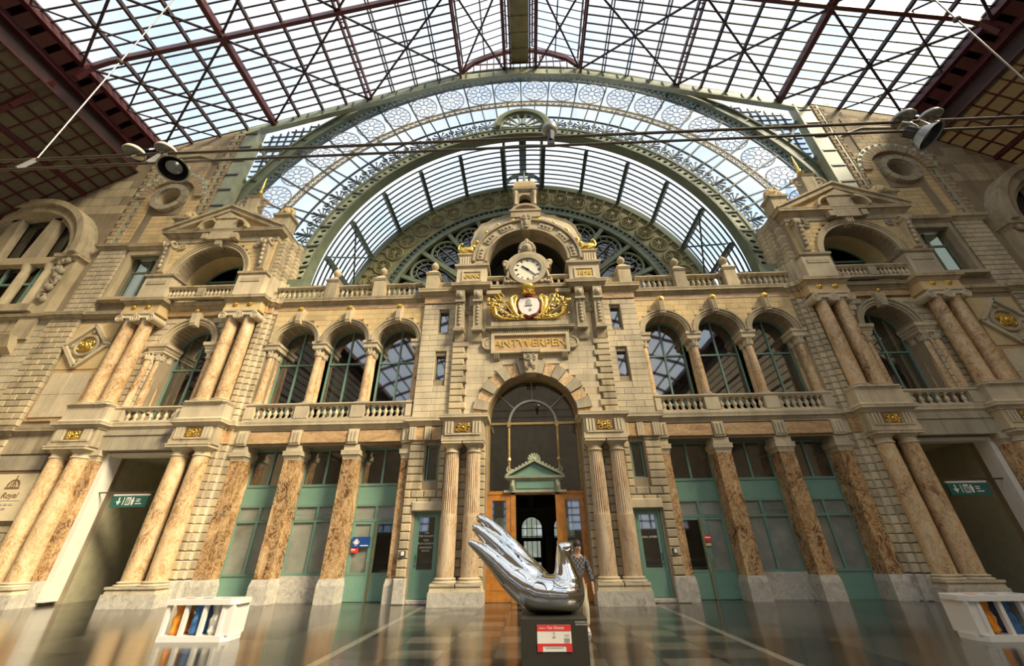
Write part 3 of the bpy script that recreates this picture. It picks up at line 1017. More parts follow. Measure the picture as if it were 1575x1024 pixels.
# fan-shaped crest over the crown of the inner arch
m = MB()
m.ring(0, 26.95, 1.72, 2.02, 0, 180, YF - 0.2, YF - 0.02, 30)
m.ring(0, 26.95, 1.35, 1.46, 0, 180, YF - 0.2, YF - 0.02, 30)
for k in range(13):
    a = PI * k / 12
    m.ring(1.63 * math.cos(a), 26.95 + 1.59 * math.sin(a), 0.07, 0.13, 0, 360, YF - 0.2, YF - 0.10, 8)
for k in range(8):
    a = PI * k / 7
    m.tube([(0.45 * math.cos(a), YF - 0.12, 26.95 + 0.4 * math.sin(a)), (1.36 * math.cos(a), YF - 0.12, 26.95 + 1.36 * math.sin(a))], [0.04, 0.13], 6)
m.ring(0, 26.95, 0.3, 0.5, 0, 180, YF - 0.2, YF - 0.05, 14)
m.build('fan_crest', 'iron_green_pale', fan)
m = MB(); m.ring(0, 26.85, 1.5, 1.76, 0, 180, YF - 0.10, YF - 0.4, 30); m.build('crest_web', 'iron_green', fan)

# gable edge: pale green fascia under the roof, stiles down the masonry and spandrel glazing
gab = structure('window_3', 'glazed spandrels between the great arch and the roof edge')
m = MB()
pts = [(0, 33.1), (4.4, 32.6), (10.9, 30.2), (17.2, 27.85), (18.7, 27.35)]
for s in (-1, 1):
    for (a, za), (b, zb) in zip(pts, pts[1:]):
        m.prism([(s * a, za - 0.55), (s * b, zb - 0.55), (s * b, zb + 0.05), (s * a, za + 0.05)], 16.32, 16.5)
        m.prism([(s * a, za - 0.66), (s * b, zb - 0.66), (s * b, zb - 0.55), (s * a, za - 0.55)], 16.28, 16.6)
    m.box(s * 18.45 - 0.42, s * 18.45 + 0.42, 16.32, 16.6, 17.0, 27.4)
    m.box(s * 17.98 - 0.06, s * 17.98 + 0.06, 16.28, 16.8, 19.0, 27.3)
m.build('fascia', 'iron_green_pale', gab)
m = MB()
for s in (-1, 1):
    for k in range(9):
        z = 26.6 - k * 1.35
        m.box(s * 18.45 - 0.42, s * 18.45 + 0.42, 16.26, 16.34, z - 0.05, z + 0.05)
    for x in range(1, 18):
        zz = 33.05 - 0.1 * x if x < 4.4 else slope_z(x) - 0.15
        m.box(s * x - 0.04, s * x + 0.04, 16.26, 16.34, zz - 0.55, zz)
m.build('fascia_joint', 'iron_green_dark', gab)
for s in (-1, 1):
    m = MB()
    for x in [8.5 + 0.5 * k for k in range(19)]:
        zb = 15.05 + math.sqrt(max(0, 19.3 ** 2 - x * x)); zt = slope_z(x) - 0.6
        if zt > zb: m.box(s * x - 0.035, s * x + 0.035, YF - 0.1, YF, zb, zt)
    for k in range(20):
        z = 19.6 + 0.5 * k
        x0 = math.sqrt(max(0, 19.3 ** 2 - (z - 15.05) ** 2))
        xm = min(18.0, (32.0 - z) / 0.37 + 4.4)
        if xm > x0: m.box(min(s * x0, s * xm), max(s * x0, s * xm), YF - 0.1, YF, z - 0.03, z + 0.03)
    m.build('spandrel_bar', 'iron_green_dark', gab)
    for z0, z1 in ((24.2, 26.0), (20.6, 22.6)):
        m = MB(); p = math.sqrt(19.3 ** 2 - (z0 - 15.05) ** 2)
        m.bar((s * 17.9, YF - 0.2, z1), (s * p, YF - 0.2, z0), 0.16, 0.3, (0, 1, 0)); m.build('strut', 'iron_green', gab)
    poly = []
    for k in range(15):
        x = 8.0 + 0.7215 * k
        poly.append((s * min(x, 18.1), 15.05 + math.sqrt(max(0, 19.3 ** 2 - min(x, 18.1) ** 2))))
    for (a, za), (b, zb) in zip(poly, poly[1:]):
        ta, tb = slope_z(a) - 0.5, slope_z(b) - 0.5
        if ta > za or tb > zb: MB().prism([(a, za), (b, zb), (b, max(tb, zb + .01)), (a, max(ta, za + .01))], YF, YF + 0.015).build('pane', 'fan_glass', gab)

# ================================================================== barrel vault beyond the arch and its end wall
YV0, YV1 = 17.5, 21.0
vz, vr = 13.9, 12.0
vault = structure('ceiling_vault', 'glazed barrel vault beyond the inner arch')
def vp(a, r=vr): return (r * math.sin(R(a)), vz + r * math.cos(R(a)))
pa = [-77, -63, -49, -35, -21, -7, 7, 21, 35, 49, 63, 77]
for a in pa:
    m = MB(); p = vp(a, vr - 0.1)
    m.bar((p[0], YV0, p[1]), (p[0], YV1 + .2, p[1]), 0.22, 0.3, (p[0], 0, p[1] - vz)); m.build('purlin', 'iron_green_dark', vault)
nb = 9
for k in range(nb + 1):
    y = YV0 + (YV1 - YV0) * k / nb
    m = MB(); m.ring(0, vz, vr - 0.06, vr + 0.03, 0, 180, y - 0.025, y + 0.025, 60)
    m.build('glazing_bar', 'iron_green_dark', vault)
for a, b in zip(pa, pa[1:]):
    for k in range(nb):
        y0, y1 = YV0 + (YV1 - YV0) * k / nb, YV0 + (YV1 - YV0) * (k + 1) / nb
        vs_ = []
        for y in (y0, y1):
            for t in (0, 0.25, 0.5, 0.75, 1):
                p = vp(a + (b - a) * t); vs_.append((p[0], y, p[1]))
        MB().add(vs_, [(i, i + 1, i + 6, i + 5) for i in range(4)]).build('pane', 'roof_glass', vault)
m = MB()
for s in (-1, 1):
    p = vp(63 * s, vr - 0.3); q = vp(76 * s, vr - 0.3)
    m.bar((p[0], YV0 + .2, p[1]), (q[0], YV1 - .2, q[1]), 0.08, 0.08); m.bar((p[0], YV1 - .2, p[1]), (q[0], YV0 + .2, q[1]), 0.08, 0.08)
m.build('tie_rod', 'iron_green_dark', vault)
m = MB()
for s in (-1, 1): m.box(s * 11.8 - 0.3, s * 11.8 + 0.5, YV0, YV1, 12.6, 14.6)
m.build('springer', 'stone_grey', vault)
m = MB()
m.box(-1.4, -1.25, YV0, YV1, 25.4, 27.2); m.box(1.25, 1.4, YV0, YV1, 25.4, 27.2); m.box(-0.25, 0.25, YV0, YV1, 27.0, 27.2)
m.build('ridge_girder', 'iron_green_dark', vault)

YE = 21.0
end = structure('wall_vault_end', 'olive iron end wall of the vault with roundels and dark lunettes')
cz_e = 13.75
m = MB(); m.ring(0, cz_e, 9.95, 12.2, 0, 180, YE, YE + 0.2, 80)
for s in (-1, 1): m.box(min(s * 9.95, s * 12.3), max(s * 9.95, s * 12.3), YE, YE + 0.2, 12.4, 13.8)
m.build('frieze_plate', 'iron_olive', end)
m = MB()
m.ring(0, cz_e, 11.75, 12.15, 0, 180, YE - 0.12, YE, 80)
m.ring(0, cz_e, 9.85, 10.0, 0, 180, YE - 0.15, YE + 0.05, 80)
m.ring(0, cz_e, 9.15, 9.4, 0, 180, YE - 0.25, YE + 0.05, 80)
m.build('rim', 'iron_green', end)
ro = MB()
ro.torus((0, 0, 0), 0.56, 0.07, 'y', 20, 6); ro.torus((0, 0, 0), 0.42, 0.03, 'y', 16, 5)
for k in range(8): ro.tube([(0, 0, 0), (0.4 * math.cos(k * PI / 4), 0, 0.4 * math.sin(k * PI / 4))], [0.06, 0.03], 5)
ro.ball((0, -0.02, 0), (0.1, 0.06, 0.1), 8, 5)
fr = None
for k in range(-12, 13):
    a = k * 7.1
    loc = (10.85 * math.sin(R(a)), YE - 0.04, cz_e + 10.85 * math.cos(R(a)))
    if fr is None: fr = ro.build('roundel', 'iron_olive', end, 40); fr.location = loc
    else: inst(fr, end, loc, None, 'roundel')
m = MB()
for k in range(-24, 25):
    a = k * 3.55 + 1.77
    p, q = (11.7 * math.sin(R(a)), cz_e + 11.7 * math.cos(R(a))), (11.3 * math.sin(R(a)), cz_e + 11.3 * math.cos(R(a)))
    m.tube([(p[0], YE - 0.03, p[1]), (q[0], YE - 0.04, q[1])], [0.12, 0.03], 5)
m.build('leaf_relief', 'iron_olive', end)
m = MB()
for k in range(-40, 41):
    a = k * 2.2
    p, q = (9.38 * math.sin(R(a)), cz_e + 9.38 * math.cos(R(a))), (9.9 * math.sin(R(a)), cz_e + 9.9 * math.cos(R(a)))
    m.bar((p[0], YE - 0.1, p[1]), (q[0], YE - 0.1, q[1]), 0.07, 0.1, (0, 1, 0))
m.build('square_bars', 'iron_green', end)
m = MB()
for k in range(-6, 7):
    a = R(k * 14.4)
    c = (7.95 * math.sin(a), cz_e + 7.95 * math.cos(a))
    ux, uz = math.sin(a), math.cos(a)
    for rr, t in ((1.02, 0.1), (0.66, 0.05)):
        pts = [(c[0] - ux * 2.6 + uz * rr * -1, YE, c[1] - uz * 2.6 + ux * rr)]
        for i in range(13):
            b = PI - PI * i / 12
            lx, lr = rr * math.cos(b), rr * math.sin(b)
            pts.append((c[0] + uz * lx + ux * lr, YE, c[1] - ux * lx + uz * lr))
        pts.append((c[0] - ux * 2.6 + uz * rr, YE, c[1] - uz * 2.6 - ux * rr))
        m.tube(pts, t, 6)
    for i in range(7):
        b = PI * i / 6
        p0 = (c[0] + uz * .66 * math.cos(b) + ux * .66 * math.sin(b), c[1] - ux * .66 * math.cos(b) + uz * .66 * math.sin(b))
        p1 = (c[0] + uz * 1.0 * math.cos(b) + ux * 1.0 * math.sin(b), c[1] - ux * 1.0 * math.cos(b) + uz * 1.0 * math.sin(b))
        m.bar((p0[0], YE, p0[1]), (p1[0], YE, p1[1]), 0.05, 0.05, (0, 1, 0))
    m.bar((c[0] - ux * 2.6, YE, c[1] - uz * 2.6), (c[0] + ux * 0.66, YE, c[1] + uz * 0.66), 0.05, 0.05, (0, 1, 0))
    a2 = a + R(7.2)
    if k < 6: m.bar((4.6 * math.sin(a2), YE - .1, cz_e + 4.6 * math.cos(a2)), (9.2 * math.sin(a2), YE - .1, cz_e + 9.2 * math.cos(a2)), 0.28, 0.2, (0, 1, 0))
m.ring(0, cz_e, 4.3, 4.6, 0, 180, YE - .15, YE + .05, 40)
m.build('lunette_tracery', 'iron_green', end)
m = MB(); m.prism([(9.9 * math.cos(PI * i / 40), cz_e + 9.9 * math.sin(PI * i / 40)) for i in range(41)], YE + 0.12, YE + 0.14)
m.box(-9.9, 9.9, YE + .12, YE + .14, 12.5, 13.75)
m.build('dark_pane', 'dark_glass', end)
m = MB(); m.prism([(9.95 * math.cos(PI * i / 40), cz_e + 9.95 * math.sin(PI * i / 40)) for i in range(41)], YE + 0.6, YE + 0.65); m.box(-9.95, 9.95, YE + .6, YE + .65, 12.4, 13.75); m.build('attic_backing', 'dark_interior', end)
m = MB()
m.ring(0, 25.9, 1.25, 1.45, 0, 180, YE - 0.1, YE + 0.1, 20)
for x in (-0.45, 0.45): m.box(x - 0.09, x + 0.09, YE - 0.1, YE + 0.1, 25.9, 27.2)
m.box(-1.45, 1.45, YE - 0.1, YE + 0.1, 25.7, 25.95)
m.build('ridge_lunette', 'iron_green_dark', end)

# ================================================================== shared prototypes
def column_parts(root, r, z_base, z_cap, shaft_mat, style, fl_z=None, cap_mat='stone_pale', r_top=0.86):
    """classical column on local origin: base, shaft, capital; z measured from the foot"""
    m = MB()
    m.box(-r * 1.42, r * 1.42, -r * 1.42, r * 1.42, 0, z_base * 0.3)
    m.lathe([(r * 1.40, z_base * .3), (r * 1.46, z_base * .42), (r * 1.40, z_base * .55), (r * 1.18, z_base * .62), (r * 1.16, z_base * .72), (r * 1.27, z_base * .8), (r * 1.24, z_base * .9), (r * 1.02, z_base)], 0, 0, 24)
    m.build('base', cap_mat, root, 40, local=True)
    m = MB()
    H_ = z_cap - z_base
    prof = [(r * (1 - (1 - r_top) * max(0, (t - 0.3) / 0.7) ** 1.3), z_base + H_ * t) for t in (0, .1, .2, .3, .4, .5, .6, .7, .8, .9, 1)]
    if fl_z is None:
        m.lathe(prof, 0, 0, 24)
        m.build('shaft', shaft_mat, root, 50, local=True)
    else:
        low = [(r, z_base), (r, z_base + fl_z)]
        m.lathe(low, 0, 0, 24)
        m.build('shaft', shaft_mat, root, 50, local=True)
        m = MB(); seg = 72; vs_ = []; fs_ = []
        zs_ = [z_base + fl_z + (z_cap - z_base - fl_z) * t for t in (0, .05, .5, 1)]
        for i, z in enumerate(zs_):
            rr = r * (1 - (1 - r_top) * ((z - z_base) / H_) ** 1.4)
            for k in range(seg):
                a = 2 * PI * k / seg
                d = (1.0, 0.90, 0.90)[k % 3] if i > 0 else 1.0
                vs_.append((rr * d * math.cos(a), rr * d * math.sin(a), z))
        for i in range(3):
            for k in range(seg):
                k2 = (k + 1) % seg
                fs_.append((i * seg + k, i * seg + k2, (i + 1) * seg + k2, (i + 1) * seg + k))
        m.add(vs_, fs_)
        m.build('fluting', shaft_mat, root, local=True)
    rt_ = r * r_top
    m = MB()
    if style == 'doric':
        m.lathe([(rt_ * 1.0, z_cap), (rt_ * 1.12, z_cap + .02), (rt_ * 1.12, z_cap + .06), (rt_ * 1.0, z_cap + .08), (rt_ * 1.0, z_cap + .2), (rt_ * 1.12, z_cap + .22), (rt_ * 1.35, z_cap + .30), (rt_ * 1.45, z_cap + .33)], 0, 0, 24)
        m.box(-rt_ * 1.5, rt_ * 1.5, -rt_ * 1.5, rt_ * 1.5, z_cap + .33, z_cap + .42)
        m.box(-rt_ * 1.58, rt_ * 1.58, -rt_ * 1.58, rt_ * 1.58, z_cap + .42, z_cap + .46)
        m.build('capital', cap_mat, root, 40, local=True)
    elif style == 'ionic':
        m.lathe([(rt_ * 1.0, z_cap), (rt_ * 1.1, z_cap + .04), (rt_ * 1.02, z_cap + .08), (rt_ * 1.25, z_cap + .2)], 0, 0, 20)
        m.box(-rt_ * 1.35, rt_ * 1.35, -rt_ * 1.25, rt_ * 1.25, z_cap + .2, z_cap + .32)
        m.box(-rt_ * 1.5, rt_ * 1.5, -rt_ * 1.4, rt_ * 1.4, z_cap + .34, z_cap + .42)
        c = m.build('capital', cap_mat, root, 40, local=True)
        m = MB()
        for sx in (-1, 1):
            cxv, czv = sx * rt_ * 1.42, z_cap + .13
            m.disc(cxv, czv, .19, -rt_ * 1.3, rt_ * 1.3, 16)
            for sy in (-1, 1):
                m.torus((cxv, sy * rt_ * 1.33, czv), .16, .038, 'y', 16, 5); m.torus((cxv, sy * rt_ * 1.33, czv), .07, .03, 'y', 10, 5)
        for k in range(-2, 3): m.ball((k * rt_ * .32, -rt_ * 1.22, z_cap + .17), (.045, .04, .055), 6, 4)
        m.build('volutes', cap_mat, c, 40, local=True)
    else:
        m.lathe([(rt_ * 1.08, z_cap), (rt_ * 1.08, z_cap + .03), (rt_ * 0.98, z_cap + .05), (rt_ * 1.02, z_cap + .2), (rt_ * 1.25, z_cap + .33)], 0, 0, 16)
        m.box(-rt_ * 1.42, rt_ * 1.42, -rt_ * 1.42, rt_ * 1.42, z_cap + .33, z_cap + .4)
        c = m.build('capital', cap_mat, root, 40, local=True)
        m = MB()
        for tier, (zz, n_, off) in enumerate(((.16, 8, 0), (.29, 8, .5))):
            for k in range(n_):
                a = 2 * PI * (k + off) / n_
                ca, sa = math.cos(a), math.sin(a)
                m.tube([(rt_ * 1.02 * ca, rt_ * 1.02 * sa, z_cap + .04), (rt_ * 1.14 * ca, rt_ * 1.14 * sa, z_cap + zz - .03), (rt_ * 1.38 * ca, rt_ * 1.38 * sa, z_cap + zz), (rt_ * 1.42 * ca, rt_ * 1.42 * sa, z_cap + zz - .05)], [.045, .06, .045, .02], 5)
        m.build('leaves', cap_mat, c, 50, local=True)
    return root

def baluster_mesh(h):
    m = MB()
    m.box(-.075, .075, -.075, .075, 0, h * .08)
    m.lathe([(.055, h * .08), (.07, h * .14), (.045, h * .2), (.07, h * .3), (.082, h * .42), (.065, h * .58), (.04, h * .72), (.035, h * .8), (.06, h * .84), (.045, h * .9)], 0, 0, 10)
    m.box(-.07, .07, -.07, .07, h * .9, h)
    return m
BAL = {}
def balustrade(label, x0, x1, y, z0, z1, n, group, piers=(), mat='stone'):
    """rail, plinth and single balusters between x0 and x1; piers = extra solid dies"""
    t = thing('balustrade', label, 'balustrade', ((x0 + x1) / 2, y, z0), group)
    MB().box(x0, x1, y - .13, y + .13, z0, z0 + .1).build('plinth', mat, t)
    m = MB(); m.frust(x0, x1, y - .1, y + .1, z1 - .14, z1 - .06, 0.0, .05, 0, 0); m.box(x0, x1, y - .16, y + .16, z1 - .06, z1)
    m.build('rail', mat, t)
    h = round(z1 - .14 - z0 - .1, 3)
    segs = []
    a = x0
    for p0, p1 in sorted(piers):
        MB().box(p0, p1, y - .15, y + .15, z0 + .1, z1 - .14).build('die', mat, t)
        segs.append((a, p0)); a = p1
    segs.append((a, x1))
    tot = sum(b - a for a, b in segs)
    for a, b in segs:
        k = max(1, round(n * (b - a) / tot))
        for i in range(k):
            x = a + (b - a) * (i + .5) / k
            if h not in BAL:
                o = baluster_mesh(h).build('baluster', mat, t, 50, local=True)
                BAL[h] = o
                o.location = Vector((x * SX, y, z0 + .1)) - WLOC[t.name]
            else:
                inst(BAL[h], t, (x, y, z0 + .1), None, 'baluster')
    return t
def finial_die(label, x, y, z0, z1, w, group, mat='stone'):
    t = thing('balustrade_pier', label, 'pier', (x, y, z0), group)
    m = MB(); m.box(x - w / 2, x + w / 2, y - w / 2, y + w / 2, z0, z1 - .12)
    m.frust(x - w / 2, x + w / 2, y - w / 2, y + w / 2 + .06, z1 - .12, z1, .02, .07)
    m.add([(x - w / 2 - .06, y - w / 2 - .06, z1), (x + w / 2 + .06, y - w / 2 - .06, z1), (x + w / 2 + .06, y + w / 2 + .06, z1), (x - w / 2 - .06, y + w / 2 + .06, z1), (x - .1, y - .1, z1 + .32), (x + .1, y - .1, z1 + .32), (x + .1, y + .1, z1 + .32), (x - .1, y + .1, z1 + .32)],
          [(0, 1, 5, 4), (1, 2, 6, 5), (2, 3, 7, 6), (3, 0, 4, 7), (4, 5, 6, 7), (3, 2, 1, 0)])
    m.build('die', mat, t)
    m = MB(); m.lathe([(.1, z1 + .3), (.07, z1 + .36), (.1, z1 + .4), (.19, z1 + .52), (.2, z1 + .62), (.14, z1 + .76), (.05, z1 + .84), (.04, z1 + .9)], x, y, 12)
    m.build('finial', mat, t, 50)
    return t
def arched_window(name, label, cx, hw, z0, zs, y, transom, frame_mat='teal_frame', glass_mat='window_glass', t=0.07, mull=(0.0,)):
    w = structure(name, label)
    m = MB()
    m.ring(cx, zs, hw - t, hw, 0, 180, y - .05, y + .05, 24)
    for s in (-1, 1): m.box(cx + s * (hw - t / 2) - t / 2, cx + s * (hw - t / 2) + t / 2, y - .05, y + .05, z0, zs)
    m.box(cx - hw, cx + hw, y - .05, y + .05, z0, z0 + t)
    m.build('frame', frame_mat, w)
    m = MB(); m.box(cx - hw, cx + hw, y - .06, y + .06, transom - t / 2, transom + t / 2)
    m.build('transom', frame_mat, w)
    for q in mull:
        x = cx + q * hw
        MB().box(x - t / 2, x + t / 2, y - .055, y + .055, z0, zs + math.sqrt(max(0, 1 - q * q)) * (hw - .02)).build('mullion', frame_mat, w)
    xs = [cx - hw + t] + [cx + q * hw for q in sorted(mull)] + [cx + hw - t]
    for a, b in zip(xs, xs[1:]):
        MB().box(a + t / 2, b - t / 2, y, y + .01, z0 + t, transom - t / 2).build('pane', glass_mat, w)
        n = 8
        poly = [(a + t / 2, transom + t / 2), (b - t / 2, transom + t / 2)]
        for i in range(n + 1):
            x = b - t / 2 + (a - b + t) * i / n
            poly.append((x, zs + math.sqrt(max(0, (hw - t) ** 2 - (x - cx) ** 2))))
        MB().prism(poly, y, y + .01).build('pane', glass_mat, w)
    return w
def relief(mb, cx, y, cz, w, h, seed=1):
    """scrolling foliage around a boss"""
    rr = random.Random(seed)
    mb.torus((cx, y, cz), h * .3, h * .07, 'y', 14, 6)
    mb.ball((cx, y - .01, cz), (h * .16, h * .12, h * .16), 8, 5)
    for s in (-1, 1):
        mb.scroll(cx + s * w * .28, y, cz + h * .18, h * .24, 1.2, 200 if s > 0 else -20, -s, h * .06, 16)
        mb.scroll(cx + s * w * .28, y, cz - h * .2, h * .24, 1.2, 160 if s > 0 else 20, s, h * .06, 16)
        for k in range(5):
            mb.ball((cx + s * w * (.12 + .3 * rr.random()), y, cz + h * (rr.random() - .5) * .75), (h * .1, h * .07, h * .08), 6, 4)
WIN = [3]; DOOR = [0]; TRIM = [0]
def wname(): WIN[0] += 1; return 'window_%d' % WIN[0]
def dname(): DOOR[0] += 1; return 'door_%d' % DOOR[0]
def tname(): TRIM[0] += 1; return 'trim_%d' % TRIM[0]

# ================================================================== side ranges of the front wall
YM = 16.05
BAYS = (6.2, 8.62, 11.03)
G_UP = 'arcade columns of the upper windows'
proto_up = None
for SX in (1, -1):
    SIDE = ', far from the menu board' if SX > 0 else ', menu board side'
    side = 'right' if SX > 0 else 'left'
    wall = MB()
    # upper arcade wall
    wall.archwall(5.0, 12.4, 10.2, 12.75, [(c, .93, 10.2) for c in BAYS], YM, YM + .75, 16)
    wall.box(5.0, 5.25, YM + .15, YM + .75, 6.2, 10.2)
    wall.box(11.95, 12.4, YM + .1, YM + .75, 6.2, 10.2)
    # floor slab and lintel over ground-floor shop fronts
    wall.box(5.0, 12.4, YM + .02, YM + .95, 5.42, 6.45)
    # pier between the range and the pavilion
    wall.box(12.35, 13.1, YM + .06, YM + .9, 0, 12.6)
    # pavilion: ground floor passage and upper arched window
    wall.box(13.0, 14.8, YM + .06, YM + .9, 0, 6.4)
    wall.box(17.65, 20.0, YM + .06, YM + .9, 0, 6.4)
    wall.box(14.8, 17.65, YM + .06, YM + .9, 5.25, 6.4)
    wall.archwall(13.0, 20.0, 6.4, 12.75, [(16.2, 1.08, 10.28)], YM + .06, YM + .9, 18)
    # attic box of the pavilion
    wall.archwall(13.2, 19.2, 12.4, 16.15, [(16.2, 1.78, 14.0)], 15.55, 16.25, 22)
    # outer flank
    wall.box(20.0, 34.6, YM + .06, YM + .5, 0, 12.2)
    wall.box(20.2, 21.95, 16.4, 16.9, 12.2, 13.25)
    wall.box(20.2, 21.95, 16.4, 16.9, 16.15, 19.3)
    wall.box(21.95, 34.6, 16.4, 16.9, 12.2, 16.6)
    wall.box(18.85, 20.3, 16.4, 16.9, 12.2, 27.3)
    for a, b in ((20.2, 22), (22, 24.3)):
        wall.prism([(a, 22.2), (b, 22.2), (b, slope_z(b) - .05), (a, slope_z(a) - .05)], 16.4, 16.9)
    wall.box(20.2, 20.55, 16.4, 16.9, 19.2, 22.3); wall.box(22.8, 24.3, 16.4, 16.9, 16.5, 22.3)
    wall.box(21.9, 24.3, 16.4, 16.9, 16.5, 19.3)
    wall.archwall(20.5, 22.85, 20.65, 22.3, [(21.68, .9, 20.65)], 16.4, 16.9, 14)
    lowarc = MB(); lowarc.archwall(20.5, 22.85, 0, 1.75, [(21.68, .9, 0)], 16.4, 16.9, 14)
    wall.add([(x, y, 20.65 - z) for x, y, z in lowarc.v], lowarc.f)
    wall.box(24.25, 25.35, 16.4, 16.9, 16.5, 25.55)
    for k in range(10):
        a = 24.3 + k * 1.03; b = a + 1.03
        wall.prism([(a, 16.5), (b, 16.5), (b, max(16.55, aisle_z(b) - .03)), (a, max(16.55, aisle_z(max(25, a)) - .03))], 16.4, 16.9)
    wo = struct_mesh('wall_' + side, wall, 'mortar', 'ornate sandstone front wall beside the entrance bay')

    ROUTE[wo.name] = [wo, structure('wall_%s_pavilion' % side, 'rusticated masonry of the pavilion'), structure('wall_%s_attic' % side, 'golden ashlar of the pavilion attic'),
                      structure('wall_%s_flank' % side, 'coursed masonry of the outer flank'), structure('wall_%s_gable' % side, 'brick and ashlar of the gable flank')]
    # ---- rusticated piers: each stone its own block
    for za, zb in ((.78, 5.5), (6.45, 11.8)):
        for k, (xa, xb, yy) in enumerate(((12.34, 12.56, YM + .0), (12.56, 12.78, YM - .14), (12.78, 13.02, YM - .28))):
            courses(wo, xa - .03, xb, yy, za, zb, .287, 0, 'stone' if k != 1 else 'stone_pale', .03, .34)
    for k, (xa, xb, yy) in enumerate(((12.34, 12.56, YM + .0), (12.56, 12.78, YM - .14), (12.78, 13.06, YM - .28))):
        block(wo, xa - .05, xb, yy - .04, yy + .4, 0, .76, 'granite', .03)
        block(wo, xa - .04, xb, yy - .04, yy + .4, 5.5, 6.08, 'marble_frieze' if k else 'stone_pale', .01)
        block(wo, xa - .04, xb, yy - .04, yy + .4, 11.8, 12.16, 'marble_frieze' if k else 'stone_pale', .01)
        m = MB(); m.cornice(xa - .04, xb, yy - .04, yy + .4, 6.08, 6.4, .17, 1, 0); m.cornice(xa - .04, xb, yy - .04, yy + .5, 12.16, 12.5, .22, 1, 0); m.build('pier_moulding', 'stone_pale', wo)
    courses(wo, 13.06, 14.75, YM - .02, .78, 5.2, .287, .65, 'stone', .035, .12)
    courses(wo, 17.7, 19.7, YM - .02, .78, 5.2, .287, .65, 'stone', .035, .12)
    courses(wo, 13.08, 19.75, YM - .02, 7.2, 11.75, .30, .7, 'stone_pale', .02, .1, (), [(16.2, 1.36, 10.28, 7.0)])
    # attic wall of pavilion (golden ashlar)
    courses(wo, 13.22, 19.15, 15.47, 14.0, 16.12, .26, .62, 'stone_gold', .008, .1, (), [(16.2, 2.04, 14.0, 12)], .008)
    # stepped return of the attic toward the arch
    for k, (x, y0, y1) in enumerate(((12.98, 15.75, 16.15), (12.8, 16.15, 16.5), (12.62, 16.5, 16.95))):
        MB().box(x, 13.6, y0 + .02, y1 + .1, 12.5, 16.7).build('return_backing', 'stone', wo)
        n = 10
        for i in range(n):
            z0 = 14.0 + i * (2.6 / n)
            block(wo, x - .06, 13.5, y0, y1, z0 + .008, z0 + 2.6 / n - .008, 'stone', .03)
        block(wo, x - .1, 13.5, y0 - .03, y1, 12.5, 13.95, 'stone_pale', .03)
    # flank: pier, panel wall
    courses(wo, 22.3, 23.85, YM - .1, .6, 5.9, .287, .8, 'stone', .03, .2)
    courses(wo, 22.3, 23.85, YM - .1, 6.5, 12.0, .287, .8, 'stone', .03, .2)
    courses(wo, 22.3, 23.85, YM + .15, 12.4, 16.5, .287, .55, 'stone_pale', .02, .25)
    courses(wo, 19.85, 22.2, YM + .0, .6, 2.9, .287, .8, 'stone', .03, .1)
    courses(wo, 23.95, 25.3, YM + .02, 6.5, 12.0, .35, .7, 'stone_pale', .01, .06)
    courses(wo, 25.4, 31.0, YM + .02, .6, 12.0, .7, 1.4, 'stone', .01, .06)
    courses(wo, 19.95, 22.2, 16.35, 16.8, 19.2, .30, .62, 'stone_gold', .008, .06, gap=.008)
    courses(wo, 20.3, 23.2, 16.35, 22.25, 25.6, .30, .62, 'brick_tan', .008, .06, (), [(21.68, 1.55, 20.65, 12)], .008)
    courses(wo, 19.7, 20.6, 16.35, 19.2, 22.25, .30, .62, 'stone_gold', .008, .06, gap=.008)
    courses(wo, 22.75, 23.2, 16.35, 16.8, 22.25, .30, .62, 'stone_gold', .008, .06, gap=.008)
    # brick quoin strips up the gable
    for x0, x1, z0, z1 in ((18.95, 19.28, 17.4, 27.0), (19.38, 19.66, 17.4, 26.9), (23.2, 23.5, 16.8, 24.6), (23.66, 24.1, 16.8, 24.2)):
        n = int((z1 - z0) / .30)
        for i in range(n): block(wo, x0, x1 - (.12 if i % 2 else 0), 16.27, 16.42, z0 + i * .3 + .012, z0 + i * .3 + .288, 'brick_tan', .02, 'brick')
    m = MB(); m.box(19.28, 19.38, 16.3, 16.45, 17.4, 27.0); m.box(23.5, 23.66, 16.3, 16.45, 16.8, 24.4)
    m.build('drain_strip', 'iron_green_pale', wo)
    # stone slabs of the plain upper flank wall
    for i in range(9):
        for k in range(6):
            x0 = 24.3 + k * 1.25 + (0.6 if i % 2 else 0); z0 = 16.7 + i * .72
            if z0 + .72 < aisle_z(max(25, x0 + 1.25)) - .05 and not (x0 < 32 and z0 < 19.4 and x0 > 23.4): block(wo, x0 + .01, x0 + 1.24, 16.385, 16.44, z0 + .01, z0 + .71, 'stone', .008)

    # ---- ground-floor pilasters of brown marble
    g = 'brown marble pilasters of the shop fronts'
    for i, (cx, w) in enumerate(((7.4, .58), (9.8, .58), (12.05, .52), (5.14, .34))):
        lab = {0: 'brown marble pilaster between shop doors and dado window', 1: 'brown marble pilaster between dado window and teal panel window',
               2: 'brown marble pilaster set against the rusticated pier', 3: 'narrow brown marble half pilaster beside the small side door'}[i]
        t = thing('marble_pilaster', lab, 'pilaster', (cx, YM + .4, 0), g if i < 2 else ('brown marble pilasters against the piers' if i == 2 else 'narrow marble half pilasters'))
        a, b = cx - w / 2, cx + w / 2
        m = MB(); m.box(a - .06, b + .06, YM - .06, YM + .8, 0, .55); m.frust(a, b, YM, YM + .8, .55, .75, .06, .02)
        m.build('plinth', 'granite', t)
        MB().box(a, b, YM, YM + .8, .75, 4.85).build('shaft', 'marble_brown', t)
        m = MB(); m.cornice(a, b, YM, YM + .8, 4.85, 5.2, .09); m.box(a - .02, b + .02, YM - .02, YM + .8, 5.2, 5.42)
        m.build('capital', 'stone_pale', t)

